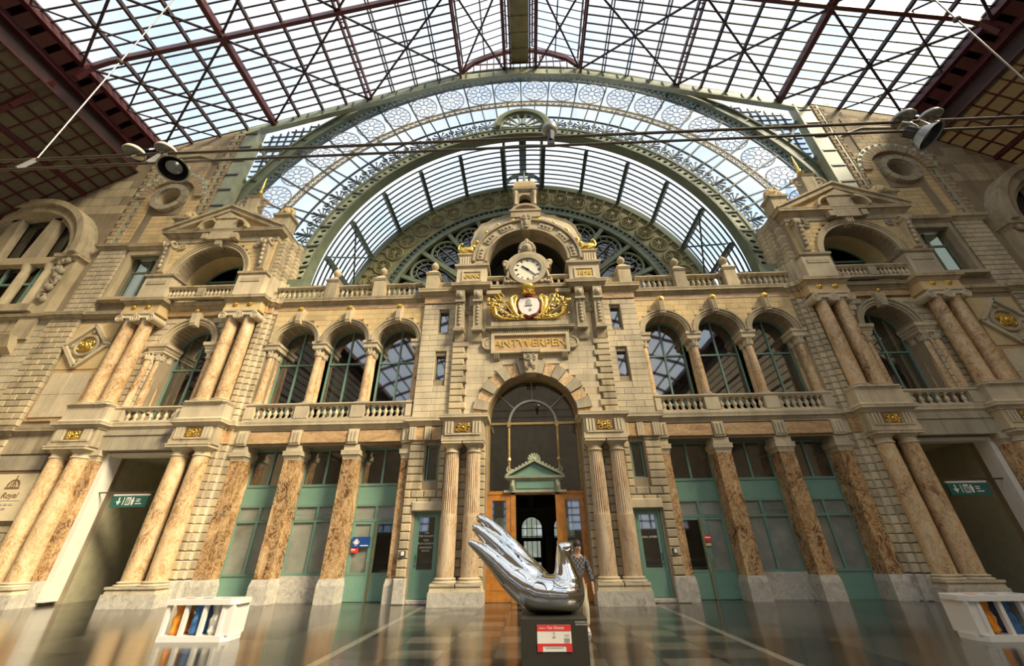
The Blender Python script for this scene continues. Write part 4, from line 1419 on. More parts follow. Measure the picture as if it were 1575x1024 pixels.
    # ---- shop fronts behind the pilasters
    YW = 16.78
    for bi, (x0, x1) in enumerate(((5.31, 7.11), (7.69, 9.51), (10.09, 11.79))):
        lab = ('teal shop front with a pair of glazed doors next to the small side door', 'teal shop front window above a grey stone dado', 'teal shop front window above a solid teal panel')[bi]
        w_ = structure(wname(), lab)
        xm = (x0 + x1) / 2
        m = MB()
        for xx in (x0, x1): m.box(xx - .05, xx + .05, YW - .06, YW + .06, 0 if bi != 1 else .8, 5.42)
        m.build('jamb', 'teal_frame', w_)
        for z, h in ((3.96, .09), (3.2, .08), (2.65, .09), (.86, .08), (5.38, .08)):
            MB().box(x0, x1, YW - .06, YW + .05, z - h / 2, z + h / 2).build('rail', 'teal_frame', w_)
        MB().box(x0, x1, YW - .03, YW + .03, 3.24, 3.92).build('spandrel_panel', 'teal_paint', w_)
        MB().box(xm - .04, xm + .04, YW - .055, YW + .05, 3.96, 5.4).build('mullion', 'teal_frame', w_)
        mx = x0 + (x1 - x0) * (.5 if bi != 0 else .52)
        MB().box(mx - .05, mx + .05, YW - .055, YW + .05, .86 if bi else 0, 3.2).build('mullion', 'teal_frame', w_)
        for a, b in ((x0 + .05, xm - .04), (xm + .04, x1 - .05)):
            MB().box(a, b, YW, YW + .01, 4.0, 5.34).build('pane', 'window_glass', w_)
        for a, b in ((x0 + .05, mx - .05), (mx + .05, x1 - .05)):
            MB().box(a, b, YW, YW + .01, 2.7, 3.16).build('pane', 'frosted', w_)
            if bi == 1:
                MB().bar((a, YW - .14, 2.86), (b, YW - .14, 2.86), .02, .02).build('vent_flap', 'teal_frame', w_)
            if bi:
                MB().box(a, b, YW, YW + .01, .9, 2.6).build('pane', 'frosted', w_)
        if bi == 0:
            near = (mx + .05, x1 - .05); far = (x0 + .05, mx - .05)
            for k, (a, b) in enumerate((near, far)):
                d = MB()
                d.box(a, a + .08, YW - .05, YW + .04, .02, 2.6); d.box(b - .08, b, YW - .05, YW + .04, .02, 2.6)
                d.box(a, b, YW - .05, YW + .04, 2.52, 2.6); d.box(a, b, YW - .05, YW + .04, .02, .9)
                dl = d.build('door_leaf', 'teal_paint', w_)
                MB().box(a + .08, b - .08, YW, YW + .01, .9, 2.52).build('glazing', 'frosted' if k == 0 else 'dark_glass', w_)
            MB().box(mx - .1, mx - .06, YW - .1, YW - .05, .02, 2.62).build('door_closer_bar', 'brass', w_)
            MB().tube([(mx + .09, YW - .06, 1.0), (mx + .09, YW - .12, 1.03), (mx + .09, YW - .12, 1.2), (mx + .09, YW - .06, 1.23)], .015, 6).build('handle', 'brass', w_)
        if bi == 1: MB().box(x0 - .05, x1 + .05, YW - .1, YW + .1, 0, .82).build('dado', 'granite', w_)
        if bi == 2: MB().box(x0, x1, YW - .03, YW + .03, 0, .84).build('kick_panel', 'teal_paint', w_)
    # marble frieze pieces and triglyph blocks over the pilasters
    t_ = structure(tname(), 'brown marble frieze over the shop fronts')
    for a, b in ((5.3, 7.15), (7.65, 9.55), (10.05, 11.8)):
        MB().box(a, b, YM - .06, YM + .05, 5.52, 5.98).build('frieze_slab', 'marble_frieze', t_)
    for cx in (7.4, 9.8, 12.05, 5.14):
        m = MB(); m.box(cx - .22, cx + .22, YM - .1, YM + .05, 5.45, 6.05)
        for d in (-.14, 0, .14): m.prismx([(YM - .1, 5.5), (YM - .15, 5.53), (YM - .15, 5.97), (YM - .1, 6.0)], cx + d - .04, cx + d + .04)
        m.build('triglyph', 'stone_pale', t_)
    c_ = structure(tname(), 'moulded string course under the balcony')
    m = MB(); m.cornice(4.95, 12.4, YM, YM + .5, 6.05, 6.42, .2, 0, 0); m.build('moulding', 'stone_pale', c_)

    # ---- balcony of the arcade
    dies = [(7.12, 7.70), (9.54, 10.12)]
    balustrade('carved stone balcony balustrade below the three arched windows', 5.1, 12.3, YM + .02, 6.45, 7.2, 21, 'arcade balconies', [(5.1, 5.35)] + dies + [(11.9, 12.3)], 'stone_pale')
    # ---- arcade columns in pairs, imposts and arches
    for i, cx in enumerate((7.41, 9.825, 5.16, 12.08)):
        MB().box(cx - .3, cx + .3, YM - .03, YM + .74, 9.88, 10.2).build('impost', 'stone_pale', wo)
        m = MB(); m.cornice(cx - .26, cx + .26, YM, YM + .74, 9.98, 10.22, .09); m.build('impost_moulding', 'stone_pale', wo)
        for yy in (YM + .2, YM + .55):
            if proto_up is None:
                proto_up = thing('arcade_column', 'slim tan marble column between arched upper windows', 'column', (cx, yy, 7.2), G_UP)
                column_parts(proto_up, .17, .18, 2.3, 'marble_tan', 'corinthian')
            else: dup(proto_up, (cx, yy, 7.2), 'slim tan marble column between arched upper windows')
    for cx in BAYS:
        a = structure(tname(), 'moulded archivolt of an upper window')
        m = MB(); m.ring(cx, 10.2, .93, 1.02, 0, 180, YM - .05, YM + .7, 24); m.ring(cx, 10.2, 1.02, 1.13, 0, 180, YM - .1, YM + .1, 24); m.ring(cx, 10.2, 1.13, 1.2, 0, 180, YM - .15, YM + .1, 24)
        m.build('archivolt', 'stone', a, 30)
        m = MB(); m.prism([(cx - .11, 11.15), (cx + .11, 11.15), (cx + .17, 11.93), (cx - .17, 11.93)], YM - .28, YM)
        for d in (-.08, 0, .08): m.box(cx + d - .022, cx + d + .022, YM - .32, YM - .28, 11.25, 11.75)
        m.build('keystone', 'stone_pale', a)
        m = MB(); m.ball((cx, YM - .3, 11.9), (.1, .08, .1), 8, 6); m.torus((cx, YM - .28, 11.9), .12, .03, 'y', 10, 5); m.build('gilt_boss', 'gold', a)
        arched_window(wname(), 'tall arched upper window with teal glazing bars', cx, .93, 7.0, 10.2, YM + .73, 9.35)
    # golden wall facing above arches
    courses(wo, 5.0, 12.3, YM - .03, 10.25, 11.96, .29, .6, 'stone_gold', .006, .05, (), [(c, 1.12, 10.2, 9) for c in BAYS], .006)
    f_ = structure(tname(), 'pink marble frieze under the main cornice')
    MB().box(5.0, 12.4, YM - .04, YM + .1, 11.98, 12.2).build('frieze_slab', 'marble_frieze', f_)
    m = MB(); m.cornice(4.95, 12.5, YM, YM + .75, 12.2, 12.58, .26, 0, 0); m.build('moulding', 'stone', f_)
    balustrade('stone parapet balustrade above the arcade cornice', 5.3, 12.7, YM + .05, 12.58, 13.38, 24, 'parapet balustrades', [(7.1, 7.7), (9.5, 10.15)], 'stone')
    for cx in (7.41, 9.83): finial_die('parapet pier with pyramid cap and ball finial above the arcade', cx, YM + .02, 12.58, 13.62, .56, 'parapet piers')
    finial_die('parapet pier with pyramid cap and ball finial next to the clock gable', 4.72, YM - .1, 12.75, 13.75, .6, 'parapet piers next to the gable')
    tr_ = MB(); tr_.box(3.3, 20.0, 16.3, 21.2, 12.45, 12.7)
    struct_mesh('floor_terrace', tr_, 'stone_grey', 'stone terrace behind the parapet')
SX = 1; SIDE = ''

# ================================================================== end pavilions
PX = 16.2
YK = 15.75
proto_low = proto_tall = proto_slim = None
YC = 15.65
for SX in (1, -1):
    SIDE = ', far from the menu board' if SX > 0 else ', menu board side'
    side = 'right' if SX > 0 else 'left'
    wo = bpy.data.objects['wall_' + side]
    # plinths and lower columns
    for pi_, (xa, xb) in enumerate(((13.25, 14.13), (18.27, 19.15))):
        io = ('next to the shop fronts', 'beyond the passage')[pi_]
        t = thing('column_plinth', 'granite plinth under paired smooth columns ' + io, 'plinth', ((xa + xb) / 2, YC, 0), 'granite plinths of the pavilions')
        m = MB(); m.box(xa - .52, xb + .52, YC - .45, YC + .42, 0, .4); m.build('granite_base', 'granite', t)
        for c in (xa, xb):
            m = MB(); m.frust(c - .42, c + .42, YC - .42, YC + .4, .4, .55, .03, .0); m.build('cap_block', 'stone_pale', t)
        for c in (xa, xb):
            if proto_low is None:
                proto_low = thing('smooth_column', 'smooth tan marble lower column ' + io, 'column', (c, YC, .55), 'lower pavilion columns')
                column_parts(proto_low, .33, .22, 4.4, 'marble_tan', 'doric')
            else: dup(proto_low, (c, YC, .55), 'smooth tan marble lower column ' + io)
        # entablature block over the pair
        e = thing('entablature_block', 'entablature block with gilt relief ' + io, 'entablature', ((xa + xb) / 2, YK, 5.42), 'pavilion entablature blocks')
        m = MB(); m.box(xa - .48, xb + .48, YK - .42, YM, 5.4, 5.62); m.box(xa - .46, xb + .46, YK - .4, YM, 5.62, 6.12); m.build('block', 'stone', e)
        m = MB()
        for s in (-1, 1):
            for d in (0, .13, .26): m.box((xa + xb) / 2 + s * (.44 + d) - .045, (xa + xb) / 2 + s * (.44 + d) + .045, YK - .46, YK - .4, 5.64, 6.08)
        m.box(xa - .3, xb + .3, YK - .45, YK - .4, 5.6, 5.66)
        m.build('triglyph', 'stone_pale', e)
        m = MB(); relief(m, (xa + xb) / 2, YK - .43, 5.86, .62, .42, 3); m.build('gilt_relief', 'gold', e, 50)
        MB().box((xa + xb) / 2 - .33, (xa + xb) / 2 + .33, YK - .415, YK - .39, 5.66, 6.08).build('relief_ground', 'ink_brown', e)
        m = MB(); m.cornice(xa - .48, xb + .48, YK - .42, YM, 6.12, 6.4, .17); m.build('cornice', 'stone_pale', e)
        # pedestal, upper columns
        p = thing('column_pedestal', 'pale pedestal of paired upper columns ' + io, 'pedestal', ((xa + xb) / 2, YK, 6.4), 'upper column pedestals')
        m = MB(); m.frust(xa - .5, xb + .5, YK - .42, YM, 6.4, 6.5, .06, .0); m.box(xa - .48, xb + .48, YK - .4, YM, 6.5, 7.03); m.frust(xa - .48, xb + .48, YK - .4, YM, 7.03, 7.13, .0, .05); m.build('die', 'stone_pale', p)
        for c in (xa + .03, xb - .03):
            if proto_tall is None:
                proto_tall = thing('ionic_column', 'upper marble column with scrolled capital ' + io, 'column', (c, YC, 7.13), 'upper pavilion columns')
                column_parts(proto_tall, .29, .2, 4.15, 'marble_tan', 'ionic', cap_mat='stone_pale')
            else: dup(proto_tall, (c, YC, 7.13), 'upper marble column with scrolled capital ' + io)
        e = thing('entablature_block', 'gold-studded upper entablature block ' + io, 'entablature', ((xa + xb) / 2, YK, 11.7), 'upper entablature blocks')
        m = MB(); m.box(xa - .45, xb + .45, YK - .38, YM, 11.7, 11.88); m.box(xa - .43, xb + .43, YK - .36, YM, 11.88, 12.2); m.build('block', 'stone_gold', e)
        for d in (-.35, .35):
            m = MB(); c = (xa + xb) / 2 + d
            m.ball((c, YK - .4, 12.04), (.09, .07, .09), 8, 6); m.torus((c, YK - .38, 12.04), .11, .028, 'y', 10, 5); m.build('gilt_boss', 'gold', e)
        m = MB(); m.cornice(xa - .45, xb + .45, YK - .38, YM, 12.2, 12.5, .2); m.build('cornice', 'stone', e)
    # between the pairs: lintel band, balcony, frieze
    t_ = structure(tname(), 'plain grey stone lintel band over the passage')
    m = MB(); m.box(14.6, 17.8, YC + .06, YM + .1, 5.3, 6.12); m.box(14.6, 17.8, YC + .02, YM, 5.9, 5.95); m.build('lintel', 'stone_grey', t_)
    m = MB(); m.cornice(14.6, 17.8, YC + .1, YM, 6.12, 6.4, .12, 0, 0); m.build('moulding', 'stone_pale', t_)
    balustrade('short stone balcony balustrade of a pavilion window', 14.6, 17.8, YC + .1, 6.4, 7.1, 7, 'pavilion balconies', [(14.6, 15.05), (17.35, 17.8)], 'stone_pale')
    f_ = structure(tname(), 'brown marble frieze of the pavilion')
    MB().box(14.5, 17.9, YM - .08, YM + .1, 11.85, 12.15).build('frieze_slab', 'marble_frieze', f_)
    m = MB(); m.cornice(14.5, 17.9, YM - .1, YM + .3, 12.15, 12.5, .25, 0, 0); m.build('moulding', 'stone', f_)
    # upper arched window with side colonnettes
    a = structure(tname(), 'moulded archivolt of the pavilion window')
    m = MB(); m.ring(PX, 10.28, 1.08, 1.18, 0, 180, YM - .05, YM + .8, 28); m.ring(PX, 10.28, 1.18, 1.32, 0, 180, YM - .1, YM + .1, 28); m.ring(PX, 10.28, 1.32, 1.42, 0, 180, YM - .16, YM + .1, 28); m.build('archivolt', 'stone', a, 30)
    m = MB(); m.prism([(PX - .14, 11.2), (PX + .14, 11.2), (PX + .2, 11.88), (PX - .2, 11.88)], YM - .3, YM)
    for d in (-.1, 0, .1): m.box(PX + d - .025, PX + d + .025, YM - .34, YM - .3, 11.3, 11.8)
    m.build('keystone', 'stone_pale', a)
    m = MB(); m.ball((PX, YM - .3, 11.98), (.1, .08, .1), 8, 6); m.build('gilt_boss', 'gold', a)
    for s in (-1, 1):
        m = MB(); m.cornice(PX + s * 1.35 - .38, PX + s * 1.35 + .38, YM - .1, YM + .8, 10.0, 10.3, .1); m.box(PX + s * 1.35 - .36, PX + s * 1.35 + .36, YM - .08, YM + .8, 9.86, 10.0); m.build('impost', 'stone_pale', wo)
        for xx, yy in ((PX + s * 1.62, YM - .0), (PX + s * 1.22, YM + .12), (PX + s * 1.22, YM + .5)):
            if proto_slim is None:
                proto_slim = thing('window_colonnette', 'slender tan marble colonnette flanking the arched pavilion window', 'column', (xx, yy, 7.1), 'pavilion window colonnettes')
                column_parts(proto_slim, .15, .18, 2.36, 'marble_tan', 'corinthian')
            else: dup(proto_slim, (xx, yy, 7.1), 'slender tan marble colonnette flanking the arched pavilion window')
    arched_window(wname(), 'arched pavilion window with teal glazing bars over a balcony', PX, 1.08, 6.6, 10.28, YM + .85, 9.3)

    # ---- ground passage: white portal, sign, inner walls
    ps = structure('wall_passage', 'dim grey-green walls of the stair passage')
    m = MB()
    m.box(14.5, 14.8, YM + .5, 21, 0, 5.3); m.box(17.65, 17.9, YM + .5, 21, 0, 5.3); m.box(14.5, 17.9, 20.9, 21, 0, 5.3); m.box(14.5, 17.9, YM + .9, 21, 5.25, 5.4)
    m.build('lining', 'passage_wall', ps)
    mp = thing('marble_pilaster', 'brown marble jamb between the passage and paired columns', 'pilaster', (17.88, 16.1, 0), 'passage jambs')
    MB().box(17.66, 18.1, 15.7, 16.55, 0, .78).build('plinth', 'granite', mp)
    MB().box(17.68, 18.08, 15.74, 16.55, .78, 4.9).build('shaft', 'marble_brown', mp)
    m = MB(); m.cornice(17.68, 18.08, 15.74, 16.55, 4.9, 5.3, .09); m.build('capital', 'stone_pale', mp)
    pf = structure(dname(), 'white portal frame of the stair passage')
    m = MB(); m.box(17.44, 17.65, YM - .05, YM + .5, .12, 5.25); m.box(14.8, 17.65, YM - .02, YM + .4, 5.12, 5.25); m.build('frame', 'white_paint', pf)
    lab = 'teal hanging sign with arrow and restroom symbols in the passage'
    t = thing('hanging_sign', lab, 'sign', (16.0, YM + .2, 3.5), 'passage signs')
    MB().box(15.3, 16.75, YM + .17, YM + .23, 3.2, 3.62).build('panel', 'sign_teal', t)
    MB().box(15.3, 16.75, YM + .16, YM + .24, 3.62, 3.68).build('edge_strip', 'white_paint', t)
    MB().tube([(14.7, YM + .2, 3.75), (17.7, YM + .2, 3.75)], .03, 6).build('rod', 'rail_steel', t)
    m = MB(); bx = min(15.4 * SX, 16.6 * SX)
    yy = YM + .16
    m.box(bx + .13, bx + .17, yy, yy + .02, 3.36, 3.56); m.prism([(bx + .05, 3.42), (bx + .15, 3.28), (bx + .25, 3.42)], yy, yy + .02)
    m.box(bx + .34, bx + .36, yy, yy + .02, 3.28, 3.56)
    m.box(bx + .45, bx + .62, yy, yy + .02, 3.28, 3.56); m.disc(bx + .72, 3.52, .035, yy, yy + .02, 10); m.prism([(bx + .66, 3.48), (bx + .78, 3.48), (bx + .75, 3.28), (bx + .69, 3.28)], yy, yy + .02)
    m.box(bx + .86, bx + 1.1, yy, yy + .02, 3.31, 3.34); m.box(bx + .86, bx + 1.0, yy, yy + .02, 3.4, 3.43); m.box(bx + .86, bx + 1.02, yy, yy + .02, 3.47, 3.5)
    m.build('pictograms', 'sign_white', t, mirror=False)
    m = MB(); m.disc(bx + .50, 3.49, .025, yy - .004, yy + .0, 8); m.box(bx + .475, bx + .525, yy - .004, yy, 3.31, 3.46); m.disc(bx + .57, 3.49, .025, yy - .004, yy, 8); m.box(bx + .55, bx + .59, yy - .004, yy, 3.31, 3.46)
    m.build('symbol_cutouts', 'sign_teal', t, mirror=False)
    t = thing('wall_lamp', 'small lit uplighter on the passage wall', 'lamp', (14.85, 17.9, 2.3), 'passage uplighters')
    m = MB(); m.box(14.8, 15.1, 17.85, 17.99, 2.2, 2.32); m.build('housing', 'black_metal', t)
    MB().box(14.83, 15.07, 17.87, 17.97, 2.32, 2.34).build('tube', 'lamp_glow', t)

    # ---- attic: balustrade, dies, arch, pediment
    for s in (-1, 1):
        cx = PX + s * 2.4
        p = thing('attic_pier', 'panelled stone pier carrying the attic arch', 'pier', (cx, 15.5, 12.5), 'attic piers')
        m = MB(); m.box(cx - .68, cx + .68, 15.38, 16.0, 12.5, 13.78); m.build('die', 'stone_pale', p)
        m = MB(); m.box(cx - .5, cx + .5, 15.35, 15.38, 13.4, 13.6); m.build('panel', 'stone', p)
        m = MB(); m.cornice(cx - .66, cx + .66, 15.4, 16.6, 13.78, 14.0, .1); m.build('impost', 'stone', p)
        # scrolled bracket up the side of the attic
        c = thing('scroll_bracket', 'carved scroll bracket beside the attic arch', 'bracket', (PX + s * 2.55, 15.4, 14.1), 'attic scroll brackets')
        bx = PX + s * 2.62
        m = MB(); m.prismx([(15.47, 14.15), (15.36, 14.2), (15.30, 15.1), (15.16, 15.8), (15.14, 16.05), (15.47, 16.1)], bx - .2, bx + .2)
        m.build('console', 'stone', c)
        m = MB(); m.torus((bx - .22, 15.28, 15.88), .16, .06, 'x', 12, 6); m.torus((bx + .22, 15.28, 15.88), .16, .06, 'x', 12, 6)
        for k in range(6): m.ball((bx, 15.28 - .03 * k, 14.5 + k * .25), (.1, .07, .15), 6, 4)
        m.build('carving', 'stone', c, 50)
        rz = thing('rosette', 'round carved rosette on the attic wall', 'rosette', (PX + s * 2.05, 15.44, 15.85), 'attic rosettes')
        m = MB(); cxr = PX + s * 2.05
        m.torus((cxr, 15.43, 15.85), .17, .05, 'y', 16, 6)
        for k in range(6): m.ball((cxr + .09 * math.cos(k * PI / 3), 15.42, 15.85 + .09 * math.sin(k * PI / 3)), (.05, .04, .05), 6, 4)
        m.ball((cxr, 15.4, 15.85), (.05, .05, .05), 6, 4); m.build('flower', 'stone_grey', rz, 50)
    balustrade('stone balustrade inside the attic arch', 14.45, 17.95, 15.62, 12.6, 13.3, 15, 'attic balconies', [(16.02, 16.38)], 'stone')
    a = structure(tname(), 'broad archivolt of the attic opening')
    m = MB(); m.ring(PX, 14.0, 1.78, 1.93, 0, 180, 15.42, 15.7, 32); m.ring(PX, 14.0, 1.93, 2.03, 0, 180, 15.38, 15.6, 32); m.ring(PX, 14.0, 2.03, 2.1, 0, 180, 15.34, 15.6, 32)
    m.build('archivolt', 'stone', a, 30)
    m = MB(); m.prism([(PX - .15, 15.68), (PX + .15, 15.68), (PX + .22, 16.15), (PX - .22, 16.15)], 15.26, 15.6)
    for d in (-.12, 0, .12): m.box(PX + d - .035, PX + d + .035, 15.2, 15.26, 15.76, 16.08)
    m.build('keystone', 'stone', a)
    # vaulted niche behind the arch with a green window
    n_ = structure('wall_niche', 'ochre plastered vault behind the attic arch')
    m = MB(); m.ring(PX, 14.0, 1.8, 1.95, 0, 180, 16.25, 17.3, 30); m.box(PX - 1.95, PX - 1.8, 16.25, 17.3, 12.8, 14.0); m.box(PX + 1.8, PX + 1.95, 16.25, 17.3, 12.8, 14.0)
    m.build('vault_lining', 'plaster', n_)
    m = MB(); m.box(PX - 2.2, PX + 2.2, 19.6, 19.7, 12.5, 16.6); m.box(PX - 2.2, PX + 2.2, 17.3, 19.7, 16.0, 16.2); m.box(PX - 2.2, PX + 2.2, 16.3, 19.7, 12.6, 12.75); m.box(PX - 2.2, PX - 2.1, 17.3, 19.7, 12.6, 16.2); m.box(PX + 2.1, PX + 2.2, 17.3, 19.7, 12.6, 16.2); m.build('room_backing', 'dark_interior', n_)
    arched_window(wname(), 'lunette window with dark green bars behind the attic arch', PX, 1.84, 12.8, 14.0, 17.2, 14.75, 'teal_frame', 'dark_glass', .12)
    # entablature and pediment
    pd = thing('pediment', 'triangular stone pediment crowning the pavilion attic', 'pediment', (PX, 15.5, 16.1), 'pavilion pediments')
    m = MB(); m.box(PX - 3.02, PX + 3.02, 15.42, 16.6, 16.1, 16.42); m.build('architrave', 'stone', pd)
    m = MB(); m.cornice(PX - 3.02, PX + 3.02, 15.42, 16.6, 16.42, 16.8, .3); m.build('cornice', 'stone', pd)
    m = MB(); m.prism([(PX - 2.9, 16.8), (PX + 2.9, 16.8), (PX, 18.2)], 15.42, 16.5); m.build('tympanum', 'stone_gold', pd)
    m = MB()
    for s in (-1, 1):
        m.prism([(PX + s * 3.3, 16.8), (PX + s * 2.75, 16.8), (PX, 18.15), (PX, 18.44)], 15.16, 16.6)
        m.prism([(PX + s * 3.36, 16.86), (PX + s * 3.3, 16.8), (PX, 18.42), (PX, 18.56)], 15.06, 16.6)
    m.build('raking_cornice', 'stone', pd)
    m = MB(); m.box(PX - .62, PX + .62, 15.16, 15.5, 16.1, 16.75); m.box(PX - .62, PX + .62, 15.2, 15.5, 16.8, 17.55); m.prism([(PX - .72, 17.55), (PX + .72, 17.55), (PX, 18.0)], 15.14, 15.5)
    for s in (-1, 1): m.box(PX + s * .8 - .14, PX + s * .8 + .14, 15.1, 15.4, 16.12, 16.45)
    m.build('centre_tablet', 'stone', pd)
    m = MB()
    for s in (-1, 1): m.ring(PX + s * .66, 16.8, .55, .68, 0 if s > 0 else 90, 90 if s > 0 else 180, 15.02, 15.45, 12)
    m.build('side_scrolls', 'stone', pd)
    YA = 16.45
    ac = thing('acroterion', 'stone finial with gilt spike behind the pediment apex', 'finial', (PX, YA, 18.5), 'pediment finials')
    m = MB(); m.box(PX - .36, PX + .36, YA - .3, YA + .3, 18.2, 20.2); m.frust(PX - .36, PX + .36, YA - .3, YA + .3, 20.2, 20.35, .02, .1)
    m.lathe([(.34, 20.35), (.24, 20.5), (.12, 20.7)], PX, YA, 10)
    for s in (-1, 1): m.scroll(PX + s * .55, YA - .15, 19.8, .42, 1.4, 180 if s < 0 else 0, s, .09, 20)
    m.build('body', 'stone', ac, 40)
    m = MB(); m.lathe([(.16, 20.7), (.2, 20.8), (.08, 20.9), (.12, 21.05), (.06, 21.15), (.07, 21.5), (.02, 22.3)], PX, YA, 10); m.build('gilt_spike', 'gold', ac, 50)
    for s in (-1, 1):
        cx = PX + s * 2.85
        mk = thing('carved_mask', 'carved stone mask ornament at the foot of the pediment slope', 'ornament', (cx, 15.7, 16.8), 'pediment corner ornaments')
        m = MB(); m.box(cx - .4, cx + .4, 15.4, 16.1, 16.8, 17.7); m.cornice(cx - .4, cx + .4, 15.4, 16.1, 17.7, 17.95, .12); m.build('block', 'stone', mk)
        m = MB(); m.ball((cx, 15.7, 18.3), (.28, .26, .34), 10, 7)
        for k in range(7):
            a_ = PI * k / 6; m.ball((cx + .34 * math.cos(a_), 15.66, 18.2 + .36 * math.sin(a_)), (.14, .14, .15), 7, 5)
        m.ball((cx, 15.44, 18.26), (.06, .1, .08), 6, 4); m.ball((cx + .3, 15.6, 18.05), .15, 7, 5); m.ball((cx - .3, 15.6, 18.05), .15, 7, 5)
        m.build('carving', 'stone_gold', mk, 60)
SX = 1; SIDE = ''

# ================================================================== entrance bay
SIDE_DOOR = {}
YB = 15.8
cw = MB()
cw.archwall(-3.42, 3.42, 6.3, 12.5, [(0, 1.86, 6.35)], YB, YB + 1.0, 28)
for s in (-1, 1):
    cw.box(min(s * 1.86, s * 3.42), max(s * 1.86, s * 3.42), YB, YB + 1.0, 0, 6.3)
    a, b = 3.42, 5.0
    for p, q, c, d in ((3.42, 3.55, 0, 12.5), (4.52, 5.0, 0, 12.5), (3.55, 4.52, 2.85, 3.95), (3.55, 4.52, 5.3, 8.1), (3.55, 4.52, 9.3, 10.5), (3.55, 4.52, 11.6, 12.5), (3.55, 3.78, 3.9, 5.35), (4.3, 4.52, 3.9, 5.35), (3.55, 3.82, 8.05, 11.65), (4.24, 4.52, 8.05, 11.65)):
        cw.box(min(s * p, s * q), max(s * p, s * q), YB + .15, YB + 1.0, c, d)
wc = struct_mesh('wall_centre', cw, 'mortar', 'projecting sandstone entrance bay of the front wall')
for SX in (1, -1):
    SIDE = ', far from the menu board' if SX > 0 else ', menu board side'
    ws = structure('wall_centre_strip', 'masonry strip with slit windows beside the great arch')
    # ashlar of the centre and quoins
    courses(wc, 0.0, 2.85, YB - .03, 6.42, 10.4, .285, .72, 'stone_pale', .006, .08, [(0, 1.75, 9.25, 10.6)], [(0, 2.4, 6.35, 0)], .008)
    courses(wc, 2.0, 2.85, YB - .03, 10.4, 12.4, .285, .5, 'stone_pale', .006, .08, gap=.008)
    n = 20
    for i in range(n):
        z0 = 6.45 + i * .285
        if z0 > 9.6: break
        block(wc, (2.78 if i % 2 else 2.95), 3.5, YB - .1, YB + .3, z0 + .012, z0 + .27, 'stone', .03)
    # outer strips with slit windows: rusticated below, ashlar above
    courses(ws, 3.5, 4.98, YB + .06, .78, 5.9, .285, .48, 'stone', .03, .12, [(3.5, 4.6, 0, 2.95), (3.74, 4.34, 3.88, 5.42)])
    courses(ws, 3.5, 5.02, YB + .06, 6.42, 12.0, .285, .7, 'stone_pale', .012, .12, [(3.78, 4.28, 8.05, 9.35), (3.78, 4.28, 10.45, 11.65)], gap=.01)
    courses(wc, 1.9, 3.48, YB - .06, .78, 5.25, .285, .55, 'stone', .03, .12)
    block(wc, 3.46, 4.62, YB + .0, YB + .3, 2.88, 3.2, 'stone_pale', .03)
    block(wc, 4.56, 5.0, YB + .0, YB + .3, 0, .76, 'granite', .03)
    block(wc, 3.4, 4.6, YB + .1, YB + .6, 0, .13, 'granite', .02)
    # slit windows
    for z0, z1, fm in ((3.95, 5.3, 'teal_frame'), (8.1, 9.3, 'iron_green_dark'), (10.5, 11.6, 'iron_green_dark')):
        w_ = structure(wname(), {3.95: 'narrow teal framed slit window above the side door', 8.1: 'narrow slit window in the upper ashlar beside the great arch', 10.5: 'narrow slit window near the cornice beside the clock gable'}[z0])
        m = MB(); xa, xb = 3.8, 4.27
        m.box(xa, xa + .06, YB + .28, YB + .38, z0, z1); m.box(xb - .06, xb, YB + .28, YB + .38, z0, z1); m.box(xa, xb, YB + .28, YB + .38, z0, z0 + .06); m.box(xa, xb, YB + .28, YB + .38, z1 - .06, z1)
        m.build('frame', fm, w_)
        MB().box(xa + .06, xb - .06, YB + .34, YB + .35, z0 + .06, z1 - .06).build('pane', 'window_glass', w_)
    # side door
    d_ = SIDE_DOOR[SX] = structure(dname(), 'narrow teal side door with white lettering on its glass' if SX < 0 else 'narrow teal side door with one line of lettering on its glass')
    m = MB(); m.box(3.55, 3.65, YB + .22, YB + .4, .13, 2.85); m.box(4.42, 4.52, YB + .22, YB + .4, .13, 2.85); m.box(3.55, 4.52, YB + .22, YB + .4, 2.77, 2.85); m.build('frame', 'teal_frame', d_)
    m = MB(); m.box(3.65, 3.75, YB + .26, YB + .34, .15, 2.77); m.box(4.32, 4.42, YB + .26, YB + .34, .15, 2.77); m.box(3.65, 4.42, YB + .26, YB + .34, .15, 1.0); m.box(3.65, 4.42, YB + .26, YB + .34, 2.69, 2.77)
    m.build('leaf', 'teal_paint', d_)
    MB().box(3.75, 4.32, YB + .3, YB + .31, 1.0, 2.69).build('glazing', 'window_glass', d_)
    m = MB(); m.tube([(4.36, YB + .26, 1.22), (4.34, YB + .17, 1.25), (4.34, YB + .17, 1.42), (4.36, YB + .26, 1.45)], .014, 6); m.ball((4.36, YB + .24, 1.12), .025, 6, 4); m.build('handle', 'ink_black', d_)
    MB().box(3.55, 4.52, YB + .95, YB + 1.0, 0, 2.9).build('inner_backing', 'interior_warm', d_)
    MB().box(3.6, 4.5, YB + .95, YB + 1.0, 3.9, 11.7).build('inner_backing', 'dark_interior', wc)
    # door bell box
    t = thing('intercom', 'small white intercom on the stone beside the side door', 'intercom', (4.76, YB - .02, 1.5), 'door intercoms')
    m = MB(); m.box(4.68, 4.84, YB + .0, YB + .06, 1.43, 1.6); m.build('plate', 'black_metal', t)
    m = MB(); m.box(4.71, 4.81, YB - .05, YB + .02, 1.45, 1.58); m.build('cover', 'sign_white', t)
    # plinth, fluted columns, entablature
    t = thing('column_plinth', 'speckled granite plinth with cream top carrying two fluted columns', 'plinth', (2.74, 15.5, 0), 'entrance plinths')
    MB().box(1.84, 3.62, 15.1, 16.0, 0, .4).build('granite_base', 'granite', t)
    for c in (2.31, 3.16): m = MB(); m.frust(c - .41, c + .41, 15.13, 15.95, .4, .56, .02, .0); m.build('cap_block', 'stone_pale', t)
